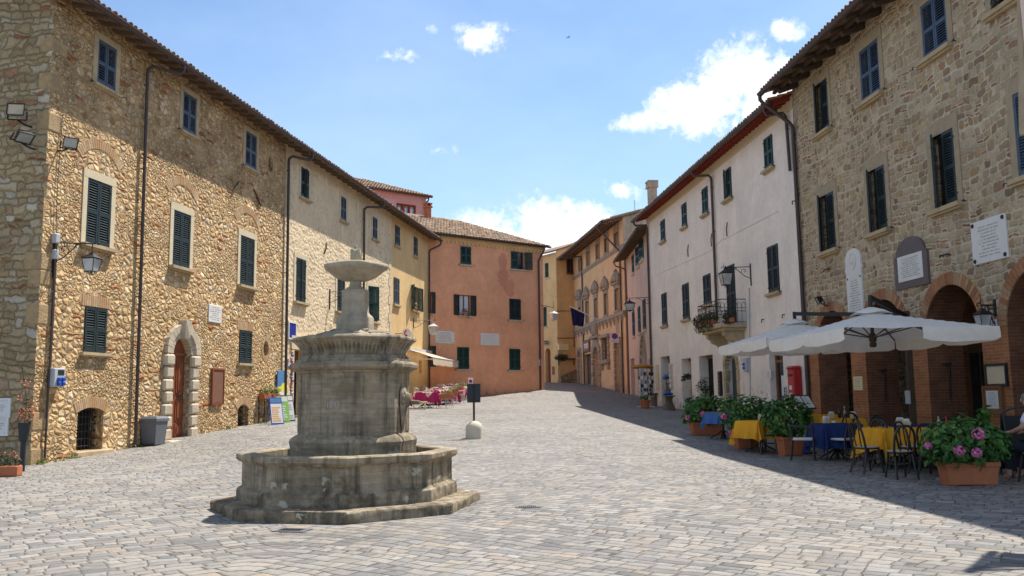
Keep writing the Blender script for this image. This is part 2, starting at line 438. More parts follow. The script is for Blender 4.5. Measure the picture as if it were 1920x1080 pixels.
def fountain_stone(name):
 m, N, b = mat(name)
 co = obj_co(N)
 s = N.sep(co)
 n1 = N.noise(co, 1.5, 6, .65)
 n2 = N.noise(co, 9, 5, .65)
 bed = N.noise(N.v('MULTIPLY', co, (.8, .8, 9)), 2.2, 5, .65)
 st = N.noise(N.v('MULTIPLY', co, (5, 5, .35)), 1.5, 5, .65)
 c = N.ramp(n1, [(.28, (.17, .135, .092)), (.45, (.265, .215, .147)), (.58, (.345, .285, .20)), (.75, (.285, .22, .14))])
 c = N.v('SCALE', c, scale=N.mr(bed, .3, .7, .72, 1.2))
 c = N.v('SCALE', c, scale=N.mr(n2, .3, .7, .82, 1.15))
 # black run-off streaks, heavier on the lower basin and under ledges
 k = N.m('MULTIPLY', N.mr(st, .47, .64), N.mr(N.noise(co, .9, 4, .6), .34, .56))
 c = N.mix(N.m('MULTIPLY', k, .8), c, (.05, .043, .034))
 grime = N.mr(N.m('ADD', N.noise(co, 2.4, 6, .7), N.mr(s[2], 0.0, .95, .09, -.08)), .52, .66)
 c = N.mix(N.m('MULTIPLY', grime, .75), c, (.065, .052, .034))
 ochre = N.mr(N.noise(N.v('ADD', co, (7, 3, 1)), 1.9, 5, .65), .56, .7)
 c = N.mix(N.m('MULTIPLY', ochre, .4), c, (.38, .27, .12))
 # pale lichen and repaired plaster flakes
 ln_ = N.noise(N.v('ADD', co, (3.1, 9, 2)), 4.2, 4, .6)
 lic = N.m('MULTIPLY', N.mr(ln_, .63, .66), N.mr(s[2], 1.4, .3, 0, 1))
 c = N.mix(N.m('MULTIPLY', lic, .8), c, (.50, .46, .36))
 dots = N.mr(N.vor(co, 19, 'F1', 1), .16, .10)
 c = N.mix(N.m('MULTIPLY', dots, .25), c, (.16, .15, .13))
 c = N.mix(N.m('MULTIPLY', N.mr(s[2], 2.4, 2.65), .55), c, N.v('SCALE', (.46, .40, .30), scale=N.mr(N.noise(co, 5, 6, .7), .3, .7, .68, 1.15)))
 N.put(b.inputs['Base Color'], c)
 b.inputs['Roughness'].default_value = .9
 b.inputs['Specular IOR Level'].default_value = .18
 h = N.m('ADD', N.m('MULTIPLY', n2, .7), N.m('ADD', N.m('MULTIPLY', N.noise(co, 45, 4, .65), .35), N.m('MULTIPLY', bed, .4)))
 N.put(b.inputs['Normal'], N.bump(h, .9, .014))
 return m
def island_mat(name, stops, rough=.85, scale=9, bump=.006, dirt=None, trans=0, sheen=0, spec=.25):
 m, N, b = mat(name)
 co = obj_co(N)
 ri = N.n('ShaderNodeNewGeometry').outputs['Random Per Island']
 c = N.ramp(ri, stops)
 n1 = N.noise(co, scale, 5, .65)
 c = N.v('SCALE', c, scale=N.mr(n1, .3, .7, .82, 1.15))
 if dirt:
  c = N.mix(N.m('MULTIPLY', N.mr(N.noise(co, scale * .4, 5, .7), .48, .62), .7), c, dirt)
 N.put(b.inputs['Base Color'], c)
 b.inputs['Roughness'].default_value = rough
 b.inputs['Specular IOR Level'].default_value = spec
 if trans:
  tr = N.n('ShaderNodeBsdfTranslucent')
  N.put(tr.inputs['Color'], N.v('MULTIPLY', c, (1.1, 1.35, .5)))
  mx = N.n('ShaderNodeMixShader')
  mx.inputs[0].default_value = trans
  out = [n for n in N.t.nodes if n.type == 'OUTPUT_MATERIAL'][0]
  N.t.links.new(b.outputs[0], mx.inputs[1])
  N.t.links.new(tr.outputs[0], mx.inputs[2])
  N.t.links.new(mx.outputs[0], out.inputs[0])
 if bump:
  N.put(b.inputs['Normal'], N.bump(N.noise(co, scale * 4, 4, .6), .6, bump))
 return m
def cloth(name, col, trans=.0, var=.06):
 m, N, b = mat(name)
 co = obj_co(N)
 c = N.v('SCALE', tuple(col), scale=N.mr(N.noise(co, 6, 4, .6), .3, .7, 1 - var, 1 + var))
 N.put(b.inputs['Base Color'], c)
 b.inputs['Roughness'].default_value = .95
 b.inputs['Specular IOR Level'].default_value = .1
 N.put(b.inputs['Normal'], N.bump(N.noise(co, 120, 2, .5), .3, .002))
 if trans:
  tr = N.n('ShaderNodeBsdfTranslucent')
  N.put(tr.inputs['Color'], c)
  mx = N.n('ShaderNodeMixShader')
  mx.inputs[0].default_value = trans
  out = [n for n in N.t.nodes if n.type == 'OUTPUT_MATERIAL'][0]
  N.t.links.new(b.outputs[0], mx.inputs[1])
  N.t.links.new(tr.outputs[0], mx.inputs[2])
  N.t.links.new(mx.outputs[0], out.inputs[0])
 return m
def glassy(name, col, rough=.08):
 m, N, b = mat(name)
 co = obj_co(N)
 N.put(b.inputs['Base Color'], N.v('SCALE', tuple(col), scale=N.mr(N.noise(co, 1.5, 3), .3, .7, .7, 1.3)))
 b.inputs['Roughness'].default_value = rough
 b.inputs['Specular IOR Level'].default_value = .6
 N.put(b.inputs['Normal'], N.bump(N.noise(co, 2.2, 2), .25, .02))
 return m
M_RUB = rubble('ochre_rubble_stone', [(0, (.38, .235, .115)), (.16, (.53, .35, .175)), (.34, (.60, .41, .215)), (.52, (.56, .36, .17)), (.66, (.62, .43, .23)), (.84, (.63, .46, .265)), (.94, (.67, .54, .37)), (.965, (.48, .36, .23)), (1, (.54, .27, .13))],
               (.50, .34, .175), sc=8.4, zs=1.25, mw=.06, relief=.092, brick=.09, cont=.12, big=.40, bf=.58, rp=.85)
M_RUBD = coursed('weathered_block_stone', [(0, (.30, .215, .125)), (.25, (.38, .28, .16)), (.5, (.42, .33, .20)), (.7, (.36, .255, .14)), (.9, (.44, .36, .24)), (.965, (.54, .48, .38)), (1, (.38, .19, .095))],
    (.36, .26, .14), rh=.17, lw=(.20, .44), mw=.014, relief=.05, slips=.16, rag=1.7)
M_RUBG = coursed('coursed_grey_stone', [(0, (.24, .155, .09)), (.13, (.37, .265, .16)), (.36, (.43, .325, .20)), (.56, (.46, .36, .235)), (.74, (.49, .39, .265)), (.86, (.44, .30, .15)), (.94, (.31, .19, .115)), (1, (.36, .265, .18))],
    (.58, .485, .345), rh=.18, lw=(.16, .32), mw=.023, relief=.028, slips=.30)
M_CREAM = plaster('pitted_cream_render', (.71, .56, .36), .12, .08, .016, pits=1.0)
M_OCHRE = plaster('yellow_ochre_render', (.68, .47, .225), .13, .04, .006)
M_SALMON = plaster('salmon_render', (.78, .375, .21), .14, .03, .006, damp=(.27, .10, .06), damp_h=.9, z0=1.3,
                   patch=[(5.45, 10.0, .38, .6), (5.5, 9.1, .5, .6), (5.85, 8.5, .6, .5), (6.0, 8.1, .4, .35)], patchcol=(.40, .115, .075))
M_PINK = plaster('pink_render', (.62, .315, .275), .06, .06, .004)
M_ORANGE = plaster('apricot_render', (.70, .455, .25), .13, .035, .006, damp=(.40, .30, .2), damp_h=.8, z0=1.8)
M_YEL2 = plaster('corner_house_render', (.74, .49, .235), .13, .035, .006, damp=(.42, .30, .18), damp_h=.8, z0=2.4)
M_GREYP = plaster('bare_grey_render', (.42, .34, .25), .22, .2, .01)
M_PEACH = plaster('peach_render', (.66, .48, .38), .10, .03, .005, damp=(.48, .40, .33), damp_h=.7, z0=1.1)
M_WHITE = plaster('white_render', (.81, .71, .61), .11, .03, .005, damp=(.50, .46, .40), damp_h=.6, z0=.75, worn=((.36, .30, .25), 2.6))
M_SAND = simple('sandstone_trim', (.46, .355, .215), .9, .16, 5, bump=.006, spec=.15, dirt=(.33, .25, .16))
M_SANDG = simple('grey_sandstone_trim', (.36, .285, .19), .9, .16, 5, bump=.006, spec=.15)
M_SANDW = simple('pale_render_trim', (.62, .52, .35), .9, .08, 4, bump=.004, spec=.15)
M_PORTAL = simple('pale_portal_stone', (.52, .44, .325), .9, .16, 6, bump=.012, spec=.15, dirt=(.36, .31, .24))
M_QUOIN = island_mat('quoin_sandstone', [(0, (.30, .20, .11)), (.5, (.41, .285, .15)), (1, (.36, .245, .125))], .93, 7, .035, dirt=(.27, .19, .11))
M_ORN = simple('weathered_grey_ornament', (.34, .28, .215), .92, .2, 6, bump=.012, spec=.1)
M_MARBLE = simple('white_marble', (.70, .67, .62), .5, .05, 3, spec=.35)
M_GREYM = simple('dark_grey_marble', (.13, .105, .10), .6, .3, 14, spec=.3)
M_INK = simple('engraved_letters', (.40, .38, .355), .8, .1)
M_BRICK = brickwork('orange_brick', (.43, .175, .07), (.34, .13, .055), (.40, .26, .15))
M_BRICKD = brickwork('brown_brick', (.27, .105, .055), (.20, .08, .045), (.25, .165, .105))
M_VOUS = island_mat('arch_bricks', [(0, (.30, .125, .06)), (.5, (.40, .19, .09)), (.85, (.45, .26, .135)), (1, (.36, .235, .14))], .9, 9, .006)
M_VOUSP = island_mat('weathered_arch_bricks', [(0, (.42, .235, .115)), (.5, (.47, .30, .16)), (.85, (.52, .37, .21)), (1, (.44, .33, .2))], .9, 9, .01)
M_TILE = island_mat('clay_roof_tiles', [(0, (.22, .165, .115)), (.3, (.36, .265, .18)), (.6, (.45, .33, .225)), (.82, (.50, .39, .28)), (.92, (.48, .225, .11)), (1, (.40, .17, .085))], .9, 7, .008, dirt=(.27, .235, .185))
M_SLAB = simple('roof_underlay', (.22, .14, .09), .9)
M_GUT = simple('brown_gutter_metal', (.062, .042, .038), .45, .15, 5, spec=.4)
M_WOOD = simple('dark_rafter_wood', (.085, .055, .038), .85, .25, 6, bump=.006)
M_WOODM = simple('old_eaves_timber', (.17, .115, .075), .85, .25, 6, bump=.006)
M_REDW = simple('red_painted_eaves', (.27, .045, .022), .75, .15, 6)
M_IRON = simple('black_wrought_iron', (.018, .018, .02), .55, .2, 12, spec=.4)
M_RUST = simple('rusty_iron', (.12, .055, .035), .8, .3, 12)
M_SHG = simple('dark_green_shutter_paint', (.018, .032, .033), .5, .16, 7, spec=.35)
M_SHG2 = simple('bottle_green_shutter_paint', (.016, .052, .042), .5, .16, 7, spec=.35)
M_SHBL = simple('slate_blue_shutter_paint', (.060, .078, .103), .5, .12, 7, spec=.35)
M_SHB2 = simple('blue_shutter_paint', (.058, .088, .140), .5, .12, 7, spec=.35)
M_GLASS = glassy('dark_window_glass', (.022, .026, .03))
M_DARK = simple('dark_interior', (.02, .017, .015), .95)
M_CURT = cloth('white_curtain', (.62, .64, .66))
M_DOOR = simple('chestnut_door_wood', (.22, .062, .026), .45, .22, 5, bump=.003, spec=.4)
M_DOORB = simple('brown_door_wood', (.22, .095, .042), .55, .2, 5, bump=.003)
M_DOORG = simple('grey_green_door', (.06, .075, .07), .6, .2, 5)
M_DOORO = simple('old_grey_wood', (.14, .10, .07), .8, .25, 5, bump=.005)
M_FOUNT = fountain_stone('weathered_fountain_stone')
M_PAVE = paving('stone_sett_paving')
M_TERRA = simple('terracotta', (.40, .135, .06), .8, .14, 7, bump=.002)
M_LEAF = island_mat('hydrangea_leaf', [(0, (.022, .070, .012)), (.4, (.042, .125, .022)), (.75, (.072, .185, .034)), (1, (.12, .26, .055))], .5, 20, 0, trans=.25, spec=.35)
M_LEAFB = island_mat('bright_leaf', [(0, (.035, .12, .012)), (.5, (.07, .21, .02)), (1, (.14, .32, .04))], .5, 20, 0, trans=.3)
M_LEAFD = island_mat('olive_leaf', [(0, (.02, .032, .014)), (.6, (.045, .065, .03)), (1, (.09, .11, .06))], .6, 20, 0, trans=.2)
M_LEAFY = island_mat('dry_green_leaf', [(0, (.07, .11, .02)), (.5, (.16, .19, .045)), (.8, (.30, .27, .10)), (1, (.42, .33, .16))], .6, 20, 0, trans=.25)
M_PETAL = island_mat('pink_petal', [(0, (.52, .10, .26)), (.6, (.66, .20, .38)), (1, (.74, .34, .50))], .7, 20, 0, trans=.2)
M_PETALW = island_mat('white_petal', [(0, (.62, .55, .5)), (.6, (.72, .66, .6)), (1, (.68, .45, .45))], .7, 20, 0, trans=.2)
M_PETALR = island_mat('red_orange_petal', [(0, (.55, .03, .04)), (.5, (.62, .16, .03)), (.75, (.65, .3, .12)), (1, (.7, .6, .55))], .7, 20, 0)
M_STEM = simple('brown_stem', (.09, .065, .035), .85)
M_YELC = cloth('golden_yellow_cloth', (.68, .33, .03))
M_BLUC = cloth('navy_blue_cloth', (.022, .038, .125))
M_BLUC2 = cloth('mid_blue_cloth', (.06, .14, .36))
M_CREC = cloth('cream_cloth', (.70, .52, .42))
M_MAGC = cloth('magenta_cloth', (.43, .03, .12))
M_CANV = cloth('ecru_canvas', (.88, .83, .75), trans=.25)
M_AWN = cloth('cream_awning_canvas', (.70, .62, .48), trans=.35)
M_BLACK = simple('black_lacquer', (.014, .012, .011), .35, .2, 10, spec=.5)
M_SEAT = simple('pale_seat_weave', (.42, .39, .34), .8, .1, 20)
M_SEATW = simple('white_metal_paint', (.62, .58, .55), .5, .08, 10)
M_WHITEP = simple('white_plastic', (.72, .72, .71), .5, .04)
M_GREYB = simple('grey_bin_plastic', (.13, .14, .155), .55, .1, 6, spec=.4)
M_GREYD = simple('dark_grey_bin_plastic', (.045, .048, .055), .6, .12, 6, spec=.4)
M_BOXG = simple('grey_cabinet_plastic', (.42, .44, .46), .5, .06)
M_BLUEP = simple('blue_plastic', (.012, .075, .42), .4, .06, spec=.4)
M_BLUES = simple('blue_sign_enamel', (.012, .03, .27), .4, .05, spec=.4)
M_SKYB = simple('sky_blue_print', (.09, .21, .40), .6, .08)
M_YELP = simple('yellow_print', (.78, .70, .05), .6, .05)
M_GRNP = simple('green_print', (.25, .48, .10), .6, .08)
M_ORAP = simple('orange_print', (.72, .36, .08), .6, .08)
M_REDP = simple('red_enamel', (.42, .015, .018), .4, .08, spec=.45)
M_SIGNR = simple('sign_red', (.55, .02, .03), .5, .05)
M_BOARD = simple('brown_notice_board', (.20, .095, .06), .6, .12, 8)
M_SIGNBK = simple('dark_sign_back', (.022, .027, .032), .5, .15, 6, spec=.4)
M_CONC = simple('pale_concrete', (.56, .50, .39), .9, .08, 6, bump=.004)
M_PAPER = simple('white_paper', (.70, .69, .66), .8, .04)
M_GLOBE = glassy('frosted_lantern_glass', (.50, .50, .47), .25)
M_LENS = glassy('floodlight_lens', (.50, .40, .26), .15)
M_LENSG = glassy('floodlight_grey_lens', (.36, .37, .34), .15)
M_STUMP = simple('weathered_tree_stump', (.15, .115, .085), .9, .3, 7, bump=.02)
M_STRAW = simple('orange_raffia', (.40, .17, .03), .9, .2, 20, bump=.01)
M_SKIN = simple('skin', (.45, .24, .16), .6, .06)
M_HAIR = simple('grey_hair', (.16, .15, .15), .8, .2, 30, bump=.004)
M_SHIRT = cloth('pale_lilac_polo', (.55, .54, .66))
M_TROUS = cloth('dark_trousers', (.03, .032, .045))
M_FLAG = cloth('dark_blue_flag', (.012, .014, .05))
M_ROSE = simple('sign_cream', (.78, .68, .38), .6, .06)
M_ROSE2 = simple('shop_sign_red_brown', (.32, .11, .06), .6, .1)
M_GREYC = simple('cast_iron_cover', (.12, .125, .135), .6, .2, 14, bump=.004)
M_SLATE = simple('black_chalkboard', (.012, .012, .013), .6, .2)
M_BOTT = glassy('dark_bottle_glass', (.012, .016, .008))
M_OILG = glassy('clear_bottle_glass', (.28, .29, .2), .1)
M_POTT = island_mat('glazed_pottery', [(0, (.50, .12, .05)), (.35, (.55, .25, .12)), (.6, (.6, .5, .4)), (.8, (.10, .2, .4)), (1, (.55, .06, .05))], .4, 12, 0)
# ------------------------------------------------------------------ mesh helpers
class MB:
 """collects faces; y is multiplied by s when built (s=-1 turns 'out of the wall' into local -y)"""
 def __init__(s, sgn=1):
  s.v, s.f, s.s, s.T = [], [], sgn, None
 def add(s, vs, fs):
  o = len(s.v)
  if s.T is not None:
   vs = [s.T @ Vector(p) for p in vs]
  s.v += [(p[0], p[1], p[2]) for p in vs]
  s.f += [tuple(o + i for i in f) for f in fs]
 def hexa(s, p):     # 4 bottom + 4 top
  s.add(p, [(0, 3, 2, 1), (4, 5, 6, 7), (0, 1, 5, 4), (1, 2, 6, 5), (2, 3, 7, 6), (3, 0, 4, 7)])
 def box(s, x0, x1, y0, y1, z0, z1):
  s.hexa([(x0, y0, z0), (x1, y0, z0), (x1, y1, z0), (x0, y1, z0), (x0, y0, z1), (x1, y0, z1), (x1, y1, z1), (x0, y1, z1)])
 def bbox(s, x0, x1, y0, y1, z0, z1, b=.012):
  """box with chamfered vertical and top edges"""
  b = min(b, (x1 - x0) * .45, (y1 - y0) * .45, (z1 - z0) * .45)
  def loop(i, z):
   return [(x0 + i, y0 + i + 0, z), (x1 - i, y0 + i, z), (x1 - i, y1 - i, z), (x0 + i, y1 - i, z)]
  def oct_(k, z):
   return [(x0 + b + k, y0 + k, z), (x1 - b - k, y0 + k, z), (x1 - k, y0 + b + k, z), (x1 - k, y1 - b - k, z), (x1 - b - k, y1 - k, z), (x0 + b + k, y1 - k, z), (x0 + k, y1 - b - k, z), (x0 + k, y0 + b + k, z)]
  s.loops([oct_(b * .6, z0), oct_(0, z0 + b), oct_(0, z1 - b), oct_(b * .6, z1)], True, True, True)
 def loops(s, ls, closed=True, cap0=False, cap1=False):
  n = len(ls[0])
  vs = [p for l in ls for p in l]
  fs = []
  for i in range(len(ls) - 1):
   for j in range(n if closed else n - 1):
    k = (j + 1) % n
    fs.append((i * n + j, i * n + k, (i + 1) * n + k, (i + 1) * n + j))
  if cap0:
   fs.append(tuple(range(n - 1, -1, -1)))
  if cap1:
   fs.append(tuple((len(ls) - 1) * n + j for j in range(n)))
  s.add(vs, fs)
 def tube(s, pts, r, n=8, cap=True, flat=1):
  pts = [Vector(p) for p in pts]
  rs = r if hasattr(r, '__len__') else [r] * len(pts)
  ls = []
  up = None
  for i, p in enumerate(pts):
   a = pts[max(i - 1, 0)]
   b = pts[min(i + 1, len(pts) - 1)]
   d = (b - a).normalized() if (b - a).length > 1e-9 else Vector((0, 0, 1))
   if up is None:
    up = d.orthogonal().normalized()
   x = (up - d * up.dot(d))
   x = x.normalized() if x.length > 1e-6 else d.orthogonal().normalized()
   up = x
   y = d.cross(x)
   ls.append([p + x * (rs[i] * math.cos(t)) + y * (rs[i] * flat * math.sin(t)) for t in [2 * PI * k / n for k in range(n)]])
  s.loops(ls, True, cap, cap)
 def lathe(s, prof, n=20, c=(0, 0), a0=0, cap0=True, cap1=True):
  s.loops([[(c[0] + r * math.cos(a0 + 2 * PI * k / n), c[1] + r * math.sin(a0 + 2 * PI * k / n), z) for k in range(n)] for r, z in prof], True, cap0, cap1)
 def prism(s, poly, y0, y1, caps=True):      # poly in (x,z)
  n = len(poly)
  vs = [(x, y0, z) for x, z in poly] + [(x, y1, z) for x, z in poly]
  fs = [(i, (i + 1) % n, n + (i + 1) % n, n + i) for i in range(n)]
  if caps:
   fs += [tuple(range(n - 1, -1, -1)), tuple(range(n, 2 * n))]
  s.add(vs, fs)
 def prismz(s, poly, z0, z1):
  n = len(poly)
  vs = [(x, y, z0) for x, y in poly] + [(x, y, z1) for x, y in poly]
  s.add(vs, [(i, (i + 1) % n, n + (i + 1) % n, n + i) for i in range(n)] + [tuple(range(n - 1, -1, -1)), tuple(range(n, 2 * n))])
 def quad(s, a, b, c, d):
  s.add([a, b, c, d], [(0, 1, 2, 3)])
 def sphere(s, c, r, n=12, m=8, sq=(1, 1, 1), jit=0):
  ls = []
  for i in range(1, m):
   t = PI * i / m
   ls.append([(c[0] + r * sq[0] * math.sin(t) * math.cos(2 * PI * k / n) * (1 + random.uniform(-jit, jit)), c[1] + r * sq[1] * math.sin(t) * math.sin(2 * PI * k / n) * (1 + random.uniform(-jit, jit)), c[2] - r * sq[2] * math.cos(t)) for k in range(n)])
  s.loops(ls, True, True, True)
 def wallface(s, outline, holes, y=0, depths=None):
  """front face in the xz plane with openings, each with its reveal"""
  polys = [[Vector((a, b, 0)) for a, b in outline]] + [[Vector((a, b, 0)) for a, b in h] for h in holes]
  flat = [p for pl in polys for p in pl]
  tri = tessellate_polygon(polys)
  s.add([(p.x, y, p.y) for p in flat], [tuple(t) for t in tri])
  for i, h in enumerate(holes):
   d = depths[i] if depths else .2
   n = len(h)
   s.add([(a, y, b) for a, b in h] + [(a, y - d, b) for a, b in h], [(k, (k + 1) % n, n + (k + 1) % n, n + k) for k in range(n)])
 def build(s, name, m, parent=None, smooth=None, loc=None, label=None, weld=False):
  me = bpy.data.meshes.new(name)
  me.from_pydata([(p[0], p[1] * s.s, p[2]) for p in s.v], [], s.f)
  bm = bmesh.new()
  bm.from_mesh(me)
  if weld:
   bmesh.ops.remove_doubles(bm, verts=bm.verts, dist=1e-4)
  bmesh.ops.recalc_face_normals(bm, faces=bm.faces)
  bm.to_mesh(me)
  bm.free()
  me.materials.append(m)
  if smooth is not None:
   for p in me.polygons:
    p.use_smooth = True
   me.set_sharp_from_angle(angle=R(smooth))
  o = bpy.data.objects.new(name, me)
  COL.objects.link(o)
  if parent is not None:
   o.parent = parent
  if loc is not None:
   o.location = loc
  if label:
   o['label'] = label
  return o
def tag(o, label=None, cat=None, group=None, kind=None):
 if label:
  o['label'] = label
 if cat:
  o['category'] = cat
 if group:
  o['group'] = group
 if kind:
  o['kind'] = kind
 return o
def thing(name, label, cat, loc=(0, 0, 0), rotz=0, group=None):
 o = bpy.data.objects.new(name, None)
 o.empty_display_size = .2
 COL.objects.link(o)
 o.location = loc
 o.rotation_euler = (0, 0, rotz)
 return tag(o, label, cat, group)
def copy_tree(o, parent=None):
 c = o.copy()
 COL.objects.link(c)
 c.parent = parent
 for ch in list(o.children):
  copy_tree(ch, c)
 return c
def dup(o, loc, rotz, label, scale=None, group=None):
 c = copy_tree(o)
 c.location = loc
 c.rotation_euler = (0, 0, rotz)
 c['label'] = label
 if scale:
  c.scale = scale
 if group:
  c['group'] = group
 return c
# ------------------------------------------------------------------ ground height (the square climbs gently to the far street)
GP = np.array([(0, 0, 0), (-10.4, 19.2, .25), (-9.8, 22.9, .42), (-9.4, 25, .55), (-8.66, 29.3, .76), (-8.27, 31.6, .9), (-5.5, 47.6, 1.3), (-4.9, 51.2, 1.45),
               (2.0, 56.5, 1.98), (-2.4, 11, .05), (-2.4, 15.5, .12), (-1, 23.6, .42), (6.6, 14.9, .13), (5.9, 20.5, .2), (8, 17, .22), (9.5, 27, .42), (10, 20, .28),
               (8.5, 38.5, .76), (7.6, 48.2, 1.0), (7.85, 61, 1.62), (7.0, 67, 2.1), (5.7, 78.6, 2.72), (2.5, 77, 2.72), (-10, 0, -.05), (10, 0, -.05), (0, -12, 0), (-12, 10, .05),
               (12, 8, .1), (3, 66, 2.32), (2, 40, .95), (-12, -12, 0), (12, -12, 0), (0, 90, 3.0), (8, 90, 3.0), (-12, 60, 1.6), (1, 32, .68)])
def _fit():
 P = GP[:, :2]
 D = np.linalg.norm(P[:, None] - P[None], axis=2)
 n = len(P)
 A = np.zeros((n + 3, n + 3))
 A[:n, :n] = D
 A[:n, n] = 1
 A[:n, n + 1:] = P
 A[n:, :n] = A[:n, n:].T
 return np.linalg.solve(A, np.r_[GP[:, 2], 0, 0, 0])
GW = _fit()
def gz(x, y):
 x = min(max(x, -14), 14)
 y = min(max(y, -12), 92)
 d = np.hypot(GP[:, 0] - x, GP[:, 1] - y)
 n = len(GP)
 return float(d @ GW[:n] + GW[n] + GW[n + 1] * x + GW[n + 2] * y)
def gp(px, py):
 """ground point seen at a photo pixel"""
 d = px_dir(px, py)
 t = 3.0
 while t < 200:
  p = EYE + d * t
  if p.z < gz(p.x, p.y):
   break
  t += .1
 lo, hi = t - .1, t
 for _ in range(20):
  mid = (lo + hi) / 2
  p = EYE + d * mid
  if p.z < gz(p.x, p.y):
   hi = mid
  else:
   lo = mid
 p = EYE + d * hi
 return Vector((p.x, p.y, gz(p.x, p.y)))
class Frame:
 """a vertical plane in plan: start point, heading (degrees right of straight ahead), s = side of local y that faces the square"""
 def __init__(s, P, phi, sgn):
  s.P = Vector((P[0], P[1], 0))
  s.phi = R(phi)
  s.s = sgn
  s.U = Vector((math.sin(s.phi), math.cos(s.phi), 0))
  s.O = Vector((-math.cos(s.phi), math.sin(s.phi), 0)) * sgn
  s.rz = PI / 2 - s.phi
  s.holes, s.depths = [], []
 def at(s, px, py, o=0.0):
  d = px_dir(px, py)
  q = s.P + s.O * o
  t = s.O.dot(q - EYE) / s.O.dot(d)
  p = EYE + d * t
  return (p - s.P).dot(s.U), p.z
 def w(s, u, o, z):
  p = s.P + s.U * u + s.O * o
  return Vector((p.x, p.y, z))
 def mb(s):
  return MB(s.s)
 def empty(s, name, label, cat, group=None, u=0, o=0, z=0):
  return thing(name, label, cat, s.w(u, o, z), s.rz, group)
 def out_at(s, u, px, z):
  """how far out from the wall a point at run u, height z must stand to be seen at column px"""
  best = min((abs(project(s.w(u, k * .05, z))[0] - px), k * .05) for k in range(0, 120))
  return best[1]
def project(p):
 d = Vector(p) - EYE
 w = d.dot(CF)
 return 960 + FOC * d.dot(CR) / w, 540 - FOC * d.dot(CU) / w
def arch(u0, u1, z0, zs, rise=None, n=12):
 """outline of an arched opening, counter-clockwise"""
 c, r = (u0 + u1) / 2, (u1 - u0) / 2
 h = r if rise is None else rise
 return [(u0, z0), (u1, z0)] + [(c + r * math.cos(PI * k / n), zs + h * math.sin(PI * k / n)) for k in range(n + 1)]
def rect(u0, u1, z0, z1):
 return [(u0, z0), (u1, z0), (u1, z1), (u0, z1)]
def leaf_mesh(F, hu, w, z0, z1, sgn, ang, o0, pitch=.058, solid=False):
 """one louvred shutter leaf, hinged at run hu, extending sgn, swung open by ang"""
 mb = F.mb()
 ca, sa = math.cos(ang), math.sin(ang)
 def P(d, t, z):
  return (hu + sgn * (d * ca - t * sa), o0 + d * sa + t * ca, z)
 def bx(d0, d1, t0, t1, za, zb):
  mb.hexa([P(d0, t0, za), P(d1, t0, za), P(d1, t1, za), P(d0, t1, za), P(d0, t0, zb), P(d1, t0, zb), P(d1, t1, zb), P(d0, t1, zb)])
 h = z1 - z0
 st = min(.065, w * .16)
 T = .022
 g = .004
 bx(g, st, -T, T, z0, z1)
 bx(w - st, w - g, -T, T, z0, z1)
 rails = [(z0, z0 + .13), (z0 + h * .5 - .045, z0 + h * .5 + .045), (z1 - .07, z1)]
 for a, b in rails:
  bx(st, w - st, -T + .001, T - .001, a, b)
 for a, b in ((rails[0][1], rails[1][0]), (rails[1][1], rails[2][0])):
  if solid:
   bx(st, w - st, -.012, .008, a, b)
   continue
  n = max(3, int((b - a) / pitch))
  ph = (b - a) / n
  for i in range(n):
   zc = a + (i + .5) * ph
   k = ph * .62
   q = [(-.017, zc + k * .5), (.017, zc - k * .5), (.017, zc - k * .5 + .009), (-.017, zc + k * .5 + .009)]
   mb.hexa([P(st, q[0][0], q[0][1]), P(w - st, q[0][0], q[0][1]), P(w - st, q[1][0], q[1][1]), P(st, q[1][0], q[1][1]),
                     P(st, q[3][0], q[3][1]), P(w - st, q[3][0], q[3][1]), P(w - st, q[2][0], q[2][1]), P(st, q[2][0], q[2][1])])
 # hinges
 for zh in (z0 + h * .12, z1 - h * .12):
  bx(-.05, .05, T, T + .008, zh - .02, zh + .02)
 return mb
